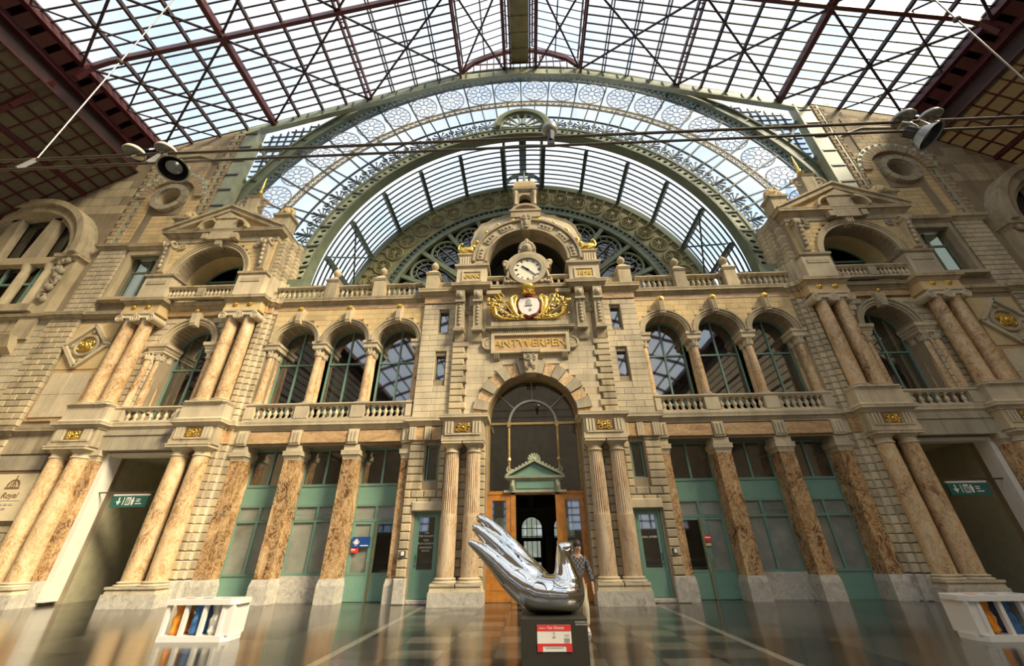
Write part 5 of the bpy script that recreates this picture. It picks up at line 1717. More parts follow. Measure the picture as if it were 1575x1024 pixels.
    for c in (2.33, 3.15):
        if 'proto_fl' not in globals():
            proto_fl = thing('fluted_column', 'weathered fluted column beside the main wooden doors', 'column', (c, 15.52, .56), 'fluted entrance columns')
            column_parts(proto_fl, .30, .24, 4.3, 'marble_fluted', 'doric', 1.85)
        else: dup(proto_fl, (c, 15.52, .56), 'weathered fluted column beside the main wooden doors')
    e = thing('entablature_block', 'stone entablature block with gilt relief above the fluted columns', 'entablature', (2.74, 15.5, 5.3), 'entrance entablature blocks')
    m = MB(); m.box(1.92, 3.56, 15.14, 16.2, 5.3, 5.5); m.box(1.95, 3.53, 15.16, 16.2, 5.5, 6.05); m.build('block', 'stone', e)
    m = MB()
    for s in (-1, 1):
        for d in (0, .12, .24): m.box(2.74 + s * (.42 + d) - .04, 2.74 + s * (.42 + d) + .04, 15.09, 15.16, 5.56, 6.02)
    m.box(2.05, 3.43, 15.1, 15.16, 5.5, 5.56); m.build('triglyph', 'stone_pale', e)
    MB().box(2.4, 3.08, 15.145, 15.17, 5.58, 6.0).build('relief_ground', 'ink_brown', e)
    m = MB(); relief(m, 2.74, 15.12, 5.79, .62, .4, 5); m.build('gilt_relief', 'gold', e, 50)
    m = MB(); m.cornice(1.9, 3.58, 15.16, 16.2, 6.05, 6.3, .15); m.build('cornice', 'stone_pale', e)
    # frieze of the outer strips
    f_ = structure(tname(), 'frieze with triglyphs above the slit window')
    for a, b in ((3.75, 4.1), (4.4, 4.75)): MB().box(a, b, YB + .0, YB + .2, 5.5, 6.0).build('frieze_slab', 'marble_frieze', f_)
    for c in (3.66, 4.25, 4.88):
        m = MB()
        for d in (-.09, 0, .09): m.box(c + d - .035, c + d + .035, YB - .06, YB + .2, 5.5, 6.02)
        m.build('triglyph', 'stone_pale', f_)
    m = MB(); m.cornice(3.55, 5.05, YB + .05, YB + .6, 6.08, 6.42, .2, 0, 1); m.build('moulding', 'stone_pale', f_)
    f2 = structure(tname(), 'marble frieze and cornice of the outer strips')
    MB().box(3.45, 5.02, YB + .02, YB + .2, 12.05, 12.4).build('frieze_slab', 'marble_frieze', f2)
    m = MB(); m.cornice(3.45, 5.05, YB + .05, YB + .8, 12.4, 12.78, .3, 0, 1); m.build('moulding', 'stone', f2)
    m = MB(); m.box(3.45, 5.0, YB + .1, YB + .7, 12.78, 13.35); m.build('parapet', 'stone', f2)
    m = MB(); relief(m, 4.0, YB + .08, 13.06, .7, .36, 9); m.build('parapet_relief', 'stone', f2, 50)

    # ---- great arch voussoirs: alternate grey and tan, every second proud
    nv = 8
    for i in range(nv):
        a0 = 90 - (i + .35) * 90 / nv; a1 = max(0, a0 - 90 / nv)
        pr = .13 if i % 2 == 0 else .04
        m = MB(); m.ring(0, 6.38, 1.86, 2.47 if i % 2 == 0 else 2.42, a1 + .4, a0 - .4, YB - pr - .02, YB + .3, 6)
        m.build('voussoir', 'stone_grey' if i % 2 == 0 else 'marble_tan', wc)

    # ---- upper storey: consoles, year block, fluted lion pedestal
    for cx in (2.38, 3.22):
        c = thing('console_bracket', 'tall carved console bracket under the gable pedestal', 'bracket', (cx, YB - .1, 9.9), 'clock gable consoles')
        m = MB(); m.prismx([(YB, 9.75), (YB - .12, 9.85), (YB - .2, 10.1), (YB - .24, 10.35), (YB - .32, 10.4), (YB - .34, 10.5), (YB - .28, 10.55), (YB - .32, 11.3), (YB - .42, 12.0), (YB - .45, 12.45), (YB, 12.5)], cx - .2, cx + .2)
        m.build('body', 'stone', c)
        m = MB()
        m.ball((cx, YB - .46, 12.15), (.15, .1, .18), 8, 6); m.torus((cx, YB - .45, 12.15), .17, .04, 'y', 12, 5)
        for k in range(7): m.ball((cx, YB - .31 - .012 * k, 10.7 + k * .17), (.09, .05, .1), 6, 4)
        m.box(cx - .24, cx + .24, YB - .42, YB, 10.28, 10.4); m.box(cx - .23, cx + .23, YB - .48, YB, 11.78, 11.88)
        m.build('carving', 'stone_grey', c, 50)
    m = MB(); relief(m, 2.8, YB - .06, 11.55, .42, .6, 11); m.build('relief', 'stone_grey', wc, 50)
    yb = thing('year_block', 'stone block of the clock gable with a gilt inscription panel', 'block', (2.72, 15.4, 12.6), 'gable inscription blocks')
    m = MB(); m.cornice(1.98, 3.48, YB - .4, YB + .6, 12.5, 12.8, .2); m.build('corbel_table', 'stone', yb)
    m = MB(); m.box(2.0, 3.46, YB - .42, YB + .6, 12.8, 13.75); m.build('die', 'stone_pale', yb)
    m = MB(); m.box(2.24, 3.2, YB - .47, YB - .42, 12.95, 13.02); m.box(2.24, 3.2, YB - .47, YB - .42, 13.5, 13.57); m.box(2.24, 2.31, YB - .47, YB - .42, 12.95, 13.57); m.box(3.13, 3.2, YB - .47, YB - .42, 12.95, 13.57); m.build('panel_frame', 'stone_pale', yb)
    MB().box(2.31, 3.13, YB - .43, YB - .41, 13.02, 13.5).build('panel', 'stone_gold', yb)
    m = MB(); m.cornice(2.0, 3.46, YB - .42, YB + .6, 13.75, 13.95, .12); m.build('cap', 'stone_pale', yb)
    text('ANNO' if SX < 0 else '1898', .34, 2.72 * SX, YB - .445, 13.24, 'gold', yb, depth=.015)
    lp = thing('lion_pedestal', 'fluted stone pedestal below a gilt lion', 'pedestal', (3.08, 15.4, 13.95), 'lion pedestals')
    m = MB(); m.box(2.75, 3.42, YB - .35, YB + .3, 13.95, 14.68); m.cornice(2.75, 3.42, YB - .35, YB + .3, 14.56, 14.72, .08); m.build('die', 'stone_pale', lp)
    m = MB()
    for k in range(5): m.tube([(2.83 + k * .125, YB - .36, 14.02), (2.83 + k * .125, YB - .36, 14.5)], .045, 6)
    m.build('flutes', 'stone_pale', lp)
    ln = thing('gilt_lion', 'small gilded crouching lion with raised tail on the gable', 'statue', (3.08, 15.45, 14.72), 'gilded gable lions')
    m = MB()
    m.ball((3.08, 15.5, 14.97), (.36, .19, .22), 12, 8); m.ball((2.84, 15.5, 15.05), (.17, .15, .2), 10, 7); m.ball((2.72, 15.48, 15.18), (.14, .13, .14), 10, 7)
    m.ball((2.6, 15.46, 15.14), (.07, .07, .06), 8, 6); m.ball((3.28, 15.5, 14.98), (.16, .17, .2), 10, 7)
    for yy in (15.4, 15.6):
        m.tube([(2.84, yy, 14.95), (2.72, yy, 14.82), (2.52, yy, 14.78)], [.07, .06, .06], 7); m.tube([(3.3, yy, 14.92), (3.18, yy, 14.8), (3.02, yy, 14.78)], [.08, .07, .055], 7)
    m.tube([(3.4, 15.5, 14.95), (3.5, 15.5, 15.1), (3.46, 15.5, 15.32), (3.36, 15.5, 15.44), (3.28, 15.5, 15.38)], [.05, .05, .045, .06, .07], 7)
    o = m.build('body', 'gold', ln, 180)
    md = o.modifiers.new('weld', 'REMESH'); md.mode = 'VOXEL'; md.voxel_size = .03; md.use_smooth_shade = True
SX = 1; SIDE = ''
# keystone of the great arch
k_ = thing('keystone', 'carved scroll keystone of the great entrance arch', 'keystone', (0, YB - .3, 8.15))
m = MB(); m.prism([(-.22, 8.15), (.22, 8.15), (.34, 9.2), (-.34, 9.2)], YB - .38, YB + .1); m.box(-.42, .42, YB - .44, YB, 9.1, 9.24); m.build('block', 'stone', k_)
m = MB()
for s in (-1, 1): m.scroll(s * .14, YB - .4, 8.85, .15, 1.4, 90, s, .045, 18); m.scroll(s * .1, YB - .4, 8.42, .1, 1.2, -90, s, .035, 14)
m.ball((0, YB - .42, 8.6), (.08, .07, .16), 8, 6); m.build('carving', 'stone_grey', k_, 50)
# name tablet
nt = thing('name_tablet', 'brown stone tablet with gilt lettering ANTWERPEN below the coat of arms', 'tablet', (0, YB - .1, 9.2))
m = MB(); m.box(-1.62, 1.62, YB - .12, YB, 9.25, 10.1); m.build('panel', 'marble_frieze', nt)
m = MB(); m.box(-1.72, 1.72, YB - .22, YB, 9.18, 9.28); m.box(-1.72, 1.72, YB - .22, YB, 10.06, 10.16); m.box(-1.74, -1.6, YB - .22, YB, 9.18, 10.16); m.box(1.6, 1.74, YB - .22, YB, 9.18, 10.16); m.build('frame', 'stone_pale', nt)
m = MB(); m.cornice(-1.8, 1.8, YB - .12, YB, 10.28, 10.5, .22); m.box(-1.75, 1.75, YB - .14, YB, 10.16, 10.2); m.build('cornice', 'stone_grey', nt)
m = MB()
for k in range(34): m.box(-1.72 + k * .104, -1.66 + k * .104, YB - .2, YB, 10.2, 10.28)
m.build('dentils', 'stone_pale', nt)
m = MB()
for s in (-1, 1):
    m.scroll(s * 1.86, YB - .12, 9.66, .3, 1.8, 90, -s, .07, 26); m.ball((s * 1.86, YB - .1, 9.66), (.2, .06, .34), 10, 6)
m.build('end_scrolls', 'stone', nt, 50)
m = MB()
for s in (-1, 1):
    m.prismx([(YB, 8.85), (YB - .1, 8.9), (YB - .22, 9.18), (YB, 9.18)], s * 1.5 - .14, s * 1.5 + .14)
    for d in (-.08, 0, .08): m.tube([(s * 1.5 + d, YB - .13, 8.95), (s * 1.5 + d, YB - .21, 9.16)], .03, 5)
m.build('supports', 'stone', nt)
text('ANTWERPEN', .52, 0, YB - .13, 9.67, 'gold', nt, depth=.02, sx=1.05)
lg = structure(tname(), 'stone ledge under the coat of arms')
m = MB(); m.box(-1.75, 1.75, YB - .3, YB, 10.5, 10.72); m.box(-2.0, 2.0, YB - .12, YB, 10.42, 10.5); m.build('ledge', 'stone', lg)
MB().box(-2.0, 2.0, YB - .03, YB + .02, 10.7, 12.5).build('ground_panel', 'stone_grey', lg)
MB().box(-2.0, 2.0, YB - .06, YB, 11.95, 12.05).build('moulding', 'stone', lg)

# ---- coat of arms
ca = thing('coat_of_arms', 'gilded coat of arms with crown, trident and cornucopias over the tablet', 'coat of arms', (0, YB - .3, 10.72))
m = MB(); ys = YB - .3
sh = [(-.5, 12.0), (-.62, 11.7), (-.58, 11.35), (-.42, 11.05), (0, 10.88), (.42, 11.05), (.58, 11.35), (.62, 11.7), (.5, 12.0), (.0, 12.08)]
m.prism([(x * .93, 11.5 + (z - 11.5) * .95) for x, z in sh], ys, ys + .2); m.build('shield_back', 'crimson', ca)
m = MB(); m.prism([(x * .8, 11.5 + (z - 11.5) * .82) for x, z in sh], ys - .05, ys); m.build('shield_field', 'sign_white', ca)
m = MB()
m.box(-.16, .16, ys - .09, ys - .05, 11.52, 11.58); m.box(-.1, .1, ys - .09, ys - .05, 11.58, 11.8); m.box(-.06, .06, ys - .09, ys - .05, 11.8, 11.88)
m.torus((.06, ys - .07, 11.3), .05, .014, 'y', 10, 4); m.build('shield_charges', 'ink_grey', ca)
m = MB()
for s in (-1, 1):
    m.scroll(s * .68, ys, 11.95, .18, 1.5, 90 if s > 0 else 90, s, .07, 22)
    m.tube([(s * .7, ys, 12.1), (s * .82, ys, 11.98), (s * .8, ys, 11.6), (s * .7, ys, 11.25), (s * .5, ys - .02, 10.95), (s * .2, ys - .04, 10.84)], [.05, .1, .13, .12, .08, .04], 8)
    m.tube([(s * .58, ys - .02, 12.0), (s * .66, ys - .02, 11.6), (s * .56, ys - .02, 11.2)], [.04, .06, .04], 7)
m.build('scroll_frame', 'gold', ca, 60)
m = MB()
m.lathe([(.26, 12.14), (.3, 12.18), (.24, 12.22), (.22, 12.3), (.28, 12.4), (.33, 12.52), (.33, 12.6), (.28, 12.62)], 0, ys + .02, 16)
for k in range(8):
    a = k * PI / 4; m.ball((.28 * math.cos(a), ys + .02 + .28 * math.sin(a), 12.24), (.07, .07, .07), 6, 5)
m.build('crown', 'gold', ca, 50)
m = MB(); m.lathe([(.18, 12.05), (.2, 12.16)], 0, ys + .02, 12); m.lathe([(.22, 12.24), (.25, 12.3)], 0, ys + .02, 12); m.build('crown_cap', 'crimson', ca)
m = MB()
m.tube([(-.75, ys - .05, 11.1), (-1.35, ys - .05, 12.05)], .035, 6)
d = Vector((-.53, 0, .85)); n_ = Vector((.85, 0, .53)); c0 = Vector((-1.25, ys - .05, 11.9))
for t in (-1, 0, 1):
    p = c0 + n_ * .17 * t
    m.tube([c0, p + d * .06, p + d * (.42 if t == 0 else .36)], [.035, .045, .02], 6)
m.build('trident', 'gold', ca, 50)
m = MB()
m.tube([(.75, ys - .05, 11.1), (1.3, ys - .05, 12.2)], .03, 6); m.ball((1.33, ys - .05, 12.25), .08, 8, 6)
for k in range(2):
    for s in (-1, 1): m.torus((1.12 + s * .08 + k * .08, ys - .06, 11.8 + k * .2), .11, .028, 'y', 12, 5)
m.build('caduceus', 'gold', ca, 50)
m = MB(); m2 = MB(); m3 = MB(); rr = random.Random(5)
for s in (-1, 1):
    m.tube([(s * .35, ys, 10.82), (s * .8, ys - .03, 10.82), (s * 1.25, ys - .05, 10.86), (s * 1.55, ys - .06, 11.05), (s * 1.62, ys - .08, 11.38)], [.02, .04, .07, .11, .15], 9)
    m.torus((s * 1.63, ys - .08, 11.4), .15, .035, 'z', 12, 6)
    for k in range(16): (m if k % 3 else m2).ball((s * (1.62 + .3 * (rr.random() - .5) * 2), ys - .1 + .1 * rr.random(), 11.55 + .45 * rr.random()), (.09, .08, .09), 6, 5)
    for k in range(14): (m3 if k % 2 else m2).ball((s * (1.15 + .5 * (rr.random() - .5)), ys + .02, 11.3 + .35 * (rr.random() - .3)), (.1, .07, .09), 6, 5)
    for k in range(10): (m if k % 2 else m2).ball((s * (.3 + .9 * rr.random()), ys - .06, 10.86 + .16 * rr.random()), (.1, .05, .05), 6, 5)
    for k in range(5): m2.tube([(s * .7, ys, 11.0), (s * (1.0 + .12 * k), ys, 11.1 + .1 * k)], [.03, .05], 5)
for k in range(90):
    s = 1 if k % 2 else -1; u_ = rr.random()
    (m if k % 4 else m2).ball((s * (.3 + 1.55 * u_), ys - .05 + .1 * rr.random(), 10.8 + .25 * rr.random() + (.75 * rr.random() if u_ > .3 else 0)), (.045 + .03 * rr.random(), .04, .03 + .03 * rr.random()), 6, 4)
m.build('cornucopias', 'gold', ca, 60); m2.build('fruit', 'brass', ca, 60); m3.build('grapes', 'purple', ca, 60)

# ---- clock gable: niche, ring of carved panels, hood, clock case
gz = 14.2
gb = thing('clock_gable', 'round-headed stone gable hood framing the station clock', 'gable', (0, 15.7, 13.9))
m = MB()
m.ring(0, gz, 2.05, 2.64, 0, 180, YB - .35, YB + .7, 40)
m.box(-2.64, -2.05, YB - .35, YB + .7, 13.9, gz); m.box(2.05, 2.64, YB - .35, YB + .7, 13.9, gz)
m.build('arch_ring', 'stone_pale', gb, 30)
m = MB(); m.ring(0, gz, 2.6, 2.72, 0, 180, YB - .48, YB + .4, 40); m.ring(0, gz, 2.0, 2.12, 0, 180, YB - .42, YB + .1, 40); m.build('arch_mouldings', 'stone', gb, 30)
for k in range(6):
    a = 180 * (k + .5) / 6 if True else 0
    a = (12, 38, 64, 116, 142, 168)[k]
    m = MB(); m.ring(0, gz, 2.18, 2.52, a - 9, a + 9, YB - .42, YB - .3, 6); m.build('panel', 'stone', gb)
    m = MB(); ar = R(a)
    for d in (-5, 0, 5): m.ball((2.35 * math.cos(R(a + d)), YB - .43, gz + 2.35 * math.sin(R(a + d))), (.09, .05, .09), 6, 5)
    m.build('panel_carving', 'stone_grey', gb, 50)
m = MB(); hv = []; hf = []; NHD = 44
for i in range(NHD + 1):
    a = R(20 + 140 * i / NHD); fl_ = min(1, math.sin(PI * i / NHD) * 1.5)
    for q, y in ((2.68, YB - .34), (2.85 + .2 * fl_, YB - .05), (3.0 + 1.1 * fl_, YB + .7), (3.12 + 1.12 * fl_ + (.07 if i % 3 == 0 else 0), YB + .64), (3.1 + .8 * fl_, YB + 1.2)):
        hv.append((q * math.cos(a), y, gz + q * math.sin(a)))
for i in range(NHD):
    for k in range(4): hf.append((5 * i + k, 5 * i + k + 1, 5 * i + k + 6, 5 * i + k + 5))
m.add(hv, hf); m.build('hood', 'stone_grey', gb, 30)
for k in range(8):
    a = (28, 44, 60, 76, 104, 120, 136, 152)[k]
    m = MB(); m.ball((2.9 * math.cos(R(a)), YB - .28, gz - .02 + 2.9 * math.sin(R(a))), .1, 8, 6); m.torus((2.9 * math.cos(R(a)), YB - .24, gz - .02 + 2.9 * math.sin(R(a))), .13, .028, 'y', 10, 5)
    m.build('gilt_boss', 'gold', gb, 50)
m = MB(); m.ring(0, gz, 2.0, 2.08, 0, 180, YB + .6, YB + 1.6, 30); m.box(-2.08, -2.0, YB, YB + 1.6, 12.8, gz); m.box(2.0, 2.08, YB, YB + 1.6, 12.8, gz); m.build('niche_lining', 'dark_interior', gb, 30)  # lining and back coloured dark to stand for shade in the niche
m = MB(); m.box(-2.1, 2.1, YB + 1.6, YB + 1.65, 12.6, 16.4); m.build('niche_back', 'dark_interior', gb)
m = MB(); m.prism([(-.2, 16.1), (.2, 16.1), (.32, 17.2), (-.32, 17.2)], YB - .5, YB + .3); m.build('keystone', 'stone', gb)
m = MB()
for s in (-1, 1): m.scroll(s * .15, YB - .52, 16.95, .15, 1.4, 90, s, .05, 18)
m.ball((0, YB - .53, 16.55), (.12, .08, .25), 8, 6)
for k in range(3): m.ball((0, YB - .54, 16.25 + k * .28), (.16 - .02 * k, .06, .07), 7, 5)
m.build('keystone_carving', 'stone_grey', gb, 50)
tu = thing('turret', 'little stone turret with niche, dome and spike topping the gable', 'turret', (0, YB, 17.5))
m = MB(); m.box(-.8, .8, YB - .3, YB + .7, 17.2, 17.66); m.ring(0, 17.3, .78, .92, 25, 155, YB - .3, YB + .2, 16); m.box(-.85, .85, YB - .35, YB + .1, 17.6, 17.72); m.build('pedimented_base', 'stone', tu)
m = MB()
m.archwall(-.62, .62, 18.2, 19.3, [(0, .34, 18.7)], YB - .15, YB + .2, 10); m.box(-.62, .62, YB + .6, YB + .7, 17.75, 19.3); m.box(-.62, -.5, YB - .15, YB + .7, 17.75, 19.3); m.box(.5, .62, YB - .15, YB + .7, 17.75, 19.3); m.box(-.62, .62, YB - .15, YB + .2, 17.75, 18.2); m.build('chamber', 'stone', tu)
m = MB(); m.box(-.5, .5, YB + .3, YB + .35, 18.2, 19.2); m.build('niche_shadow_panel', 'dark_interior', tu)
m = MB()
for s in (-1, 1): m.lathe([(.1, 18.2), (.08, 18.3), (.08, 18.95), (.14, 19.1), (.14, 19.2)], s * .52, YB - .2, 10)
m.build('colonnettes', 'stone_pale', tu, 40)
m = MB(); m.cornice(-.64, .64, YB - .2, YB + .7, 19.25, 19.45, .08); m.build('cornice', 'stone', tu)
m = MB()
vs_ = []; fs_ = []
lv = [(.6, 19.45), (.64, 19.65), (.58, 20.0), (.4, 20.25), (.18, 20.35)]
for i, (q, z) in enumerate(lv): vs_ += [(-q, YB + .25 - q * .75, z), (q, YB + .25 - q * .75, z), (q, YB + .25 + q * .75, z), (-q, YB + .25 + q * .75, z)]
for i in range(len(lv) - 1):
    for k in range(4): fs_.append((4 * i + k, 4 * i + (k + 1) % 4, 4 * i + 4 + (k + 1) % 4, 4 * i + 4 + k))
fs_ += [(16, 17, 18, 19), (3, 2, 1, 0)]
m.add(vs_, fs_); m.build('dome', 'stone_gold', tu)
m = MB(); m.lathe([(.18, 20.33), (.13, 20.5), (.09, 20.7), (.05, 21.0), (.02, 21.5)], 0, YB + .25, 8); m.build('spike', 'iron_green', tu, 50)
# clock
ck = thing('clock', 'round white station clock with black roman dial in a carved stone case', 'clock', (0, YB - .2, 12.8))
m = MB(); m.box(-1.0, 1.0, YB - .3, YB + .3, 12.8, 13.9); m.box(-1.18, 1.18, YB - .34, YB + .3, 13.9, 14.08); m.ring(0, 13.65, .86, 1.08, 0, 180, YB - .38, YB + .3, 26); m.prism([(1.0 * math.cos(PI * i / 20), 13.65 + 1.0 * math.sin(PI * i / 20)) for i in range(21)], YB - .25, YB + .3); m.build('case', 'stone', ck)
m = MB(); m.ring(0, 13.6, .68, .9, 0, 360, YB - .46, YB - .28, 36); m.build('bezel', 'stone_grey', ck, 30)
m = MB(); m.disc(0, 13.6, .7, YB - .36, YB - .33, 40); m.build('dial', 'clock_white', ck)
for k in range(12):
    a = R(k * 30); L = .13; m = MB()
    for d in ((-1, 0, 1) if k % 3 == 0 else (-.5, .5)):
        px = .56 * math.sin(a) + d * .035 * math.cos(a); pz = 13.6 + .56 * math.cos(a) - d * .035 * math.sin(a)
        m.bar((px - L / 2 * math.sin(a), YB - .37, pz - L / 2 * math.cos(a)), (px + L / 2 * math.sin(a), YB - .37, pz + L / 2 * math.cos(a)), .018, .012, (0, 1, 0))
    m.build('numeral', 'ink_black', ck)
for nm, ang, L, w in (('hour_hand', -52, .36, .07), ('minute_hand', 132, .56, .045)):
    m = MB(); a = R(ang)
    m.bar((-.1 * math.sin(a), YB - .39, 13.6 - .1 * math.cos(a)), (L * math.sin(a), YB - .39, 13.6 + L * math.cos(a)), w, .014, (0, 1, 0)); m.disc(0, 13.6, .05, YB - .4, YB - .37, 10); m.build(nm, 'ink_black', ck)
m = MB()
for s in (-1, 1):
    m.ball((s * 1.1, YB - .1, 14.24), .17, 10, 7); m.lathe([(.12, 14.05), (.1, 14.12)], s * 1.1, YB - .1, 10)
    m.scroll(s * .95, YB - .35, 13.0, .2, 1.5, 90, -s, .07, 20)
    for k in range(5): m.ball((s * (.3 + .17 * k), YB - .36, 12.88 + .04 * (k % 2)), (.12, .08, .1), 7, 5)
    m.tube([(s * .85, YB - .33, 13.75), (s * .95, YB - .36, 13.4), (s * 1.0, YB - .36, 13.1)], [.05, .09, .1], 7)
m.build('case_carving', 'stone', ck, 50)
m = MB()
m.ball((0, YB - .3, 15.0), (.26, .2, .3), 10, 8)
for k in range(9):
    a = PI * k / 8; m.ball((.34 * math.cos(a), YB - .25, 15.0 + .4 * math.sin(a)), (.13, .12, .14), 7, 5)
for s in (-1, 1): m.scroll(s * .34, YB - .3, 14.8, .16, 1.3, 90, s, .06, 16)
m.ball((0, YB - .48, 14.98), (.08, .09, .1), 7, 5); m.ball((0, YB - .25, 15.5), (.14, .1, .18), 8, 6); m.build('crest_mask', 'stone_grey', ck, 60)
balustrade('short stone balustrade beside the clock case', -1.98, -1.0, YB - .1, 12.75, 13.35, 3, 'clock balustrades', [], 'stone_pale')
balustrade('short stone balustrade beside the clock case', 1.0, 1.98, YB - .1, 12.75, 13.35, 3, 'clock balustrades', [], 'stone_pale')
cb = structure(tname(), 'stone balcony slab below the clock')
m = MB(); m.cornice(-2.0, 2.0, YB - .05, YB + 1.0, 12.45, 12.75, .3, 0, 0); m.box(-2.0, -1.3, YB - .28, YB, 12.3, 12.5); m.box(1.3, 2.0, YB - .28, YB, 12.3, 12.5); m.build('slab', 'stone', cb)

# ================================================================== entrance: transom glass, doors, hall beyond
YG = 16.45
ew = structure(wname(), 'dark arched entrance glazing with gilt bars above the doors')
m = MB(); m.ring(0, 6.35, 1.78, 1.86, 0, 180, YG - .08, YG + .08, 36); m.box(-1.86, -1.78, YG - .08, YG + .08, 3.6, 6.35); m.box(1.78, 1.86, YG - .08, YG + .08, 3.6, 6.35); m.build('frame', 'brass', ew)
for s in (-1, 1):
    m = MB(); m.tube([(s * 1.0, YG - .06, 4.1), (s * 1.0, YG - .06, 6.2)], .05, 8); m.lathe([(.06, 4.7), (.09, 4.75), (.06, 4.85)], s * 1.0, YG - .06, 8); m.box(s * 1.0 - .07, s * 1.0 + .07, YG - .13, YG + .0, 6.1, 6.32); m.build('mullion', 'brass', ew, 40)
for a, b in ((-1.8, -1.0), (-1.0, 1.0), (1.0, 1.8)):
    MB().box(a, b, YG - .08, YG + .02, 6.2, 6.29).build('transom', 'brass', ew)
m = MB(); m.ring(0, 6.25, .94, 1.03, 0, 180, YG - .09, YG - .01, 28); m.build('inner_arch_bar', 'grey_metal', ew)
for a in (40, 90, 140):
    m = MB(); m.tube([(1.0 * math.cos(R(a)), YG - .05, 6.25 + 1.0 * math.sin(R(a))), (1.8 * math.cos(R(a)), YG - .05, 6.3 + 1.8 * math.sin(R(a)))], .03, 6); m.build('radial_bar', 'grey_metal', ew)
for a, b in ((-1.78, -1.0), (-1.0, 1.0), (1.0, 1.78)):
    MB().box(a, b, YG, YG + .012, 3.62, 6.22).build('pane', 'window_glass', ew)
m = MB(); m.prism([(.95 * math.cos(PI * i / 20), 6.28 + .95 * math.sin(PI * i / 20)) for i in range(21)], YG, YG + .012); m.build('pane', 'window_glass', ew)
for a0, a1 in ((0, 40), (40, 90), (90, 140), (140, 180)):
    m = MB(); m.ring(0, 6.28, .97, 1.8, a0, a1, YG, YG + .012, 8); m.build('pane', 'window_glass', ew)
# green door-head pediment
dp = thing('door_pediment', 'pale green pediment with palmette crest over the wooden doors', 'pediment', (0, 16.3, 3.58))
m = MB(); m.box(-.98, .98, 16.22, 16.5, 3.58, 4.0); m.cornice(-1.05, 1.05, 16.2, 16.5, 3.95, 4.12, .12); m.box(-1.2, 1.2, 16.2, 16.5, 3.52, 3.6); m.build('entablature', 'iron_green_pale', dp)
MB().box(-.72, .72, 16.19, 16.23, 3.66, 3.9).build('panel', 'teal_paint', dp)
m = MB(); m.prism([(-.98, 4.12), (.98, 4.12), (0, 4.62)], 16.24, 16.45); m.build('tympanum', 'teal_paint', dp)
m = MB()
for s in (-1, 1): m.bar((s * 1.12, 16.28, 4.14), (0, 16.28, 4.7), .36, .08, (0, 0, 1)); m.tube([(s * .86, 16.16, 3.62), (s * .88, 16.12, 3.75), (s * .84, 16.16, 3.95)], [.05, .07, .05], 6)
m.build('raking_moulding', 'iron_green_pale', dp)
m = MB()
for k in range(-3, 4):
    a = R(k * 26); m.tube([(0, 16.2, 4.7), (.26 * math.sin(a), 16.2, 4.72 + .26 * math.cos(a))], [.03, .05], 5)
m.ball((0, 16.18, 4.74), .08, 8, 5)
for s in (-1, 1):
    m.scroll(s * .98, 16.2, 4.34, .13, 1.3, 90, -s, .035, 16)
    for k in range(6): m.ball((s * (.85 - .13 * k), 16.2, 4.32 + .07 * k), (.06, .03, .06), 6, 4)
m.build('crest', 'iron_green_pale', dp, 50)
# wooden doors
dr = structure(dname(), 'varnished orange-brown wooden entrance screen with glazed side leaves')
for s in (-1, 1):
    a, b = sorted((s * .92, s * 1.86))
    m = MB()
    m.box(a, a + .2, 16.3, 16.42, .02, 3.5); m.box(b - .2, b, 16.3, 16.42, .02, 3.5); m.box(a, b, 16.3, 16.42, 3.25, 3.5); m.box(a, b, 16.3, 16.42, .02, .35); m.box(a, b, 16.3, 16.42, .98, 1.15)
    lf = m.build('leaf', 'wood_orange', dr)
    MB().box(a + .2, b - .2, 16.34, 16.4, .35, .98).build('panel', 'wood_orange', lf)
    m = MB()
    for p in (a + .2, b - .24): m.box(p, p + .04, 16.29, 16.34, .35, .98)
    for z in (.35, .94): m.box(a + .2, b - .2, 16.29, 16.34, z, z + .04)
    m.build('panel_moulding', 'wood_orange', lf)
    MB().box(a + .2, b - .2, 16.36, 16.37, 1.15, 3.25).build('glazing', 'window_glass', lf)
    m = MB(); m.box(s * .85 - .09, s * .85 + .09, 16.28, 16.5, .0, 3.55); m.build('post', 'wood_orange', dr)
    m = MB(); m.tube([(s * 1.02, 16.3, 1.3), (s * 1.02, 16.22, 1.32), (s * 1.02, 16.22, 1.8), (s * 1.02, 16.3, 1.82)], .02, 6); m.build('pull_handle', 'brass', lf)
m = MB(); m.box(-1.86, 1.86, 16.28, 16.5, 3.46, 3.58); m.build('head_rail', 'wood_orange', dr)

# the dim entrance hall beyond
hl = structure('wall_hall', 'dim inner hall with gallery, arches and bright far windows')
m = MB()
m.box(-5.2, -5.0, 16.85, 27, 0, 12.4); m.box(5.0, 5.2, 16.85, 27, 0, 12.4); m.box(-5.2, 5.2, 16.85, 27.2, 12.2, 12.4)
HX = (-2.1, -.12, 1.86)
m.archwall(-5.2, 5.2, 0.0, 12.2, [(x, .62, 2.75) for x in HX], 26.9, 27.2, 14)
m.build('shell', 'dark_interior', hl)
m = MB(); m.box(-5, 5, 16.9, 27, -.2, -.01); m.build('inner_floor', 'floor_dark', hl)
m = MB()
for x in (-3.1, -1.11, .87, 2.85): m.box(x - .16, x + .16, 26.3, 26.6, 0, 3.5); m.box(x - .22, x + .22, 26.25, 26.65, 2.6, 2.8)
m.archwall(-5, 5, 2.75, 3.7, [(x, .74, 2.75) for x in HX], 26.4, 26.55, 12)
m.box(-5, 5, 26.0, 26.6, 3.7, 3.85)
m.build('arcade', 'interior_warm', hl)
m = MB()
m.box(-5, 5, 26.0, 26.1, 4.5, 4.58)
for k in range(70): m.box(-4.9 + k * .14, -4.85 + k * .14, 26.02, 26.08, 3.85, 4.5)
for x in (-2.6, -.1, 2.4): m.box(x - .15, x + .15, 25.98, 26.12, 3.85, 4.9)
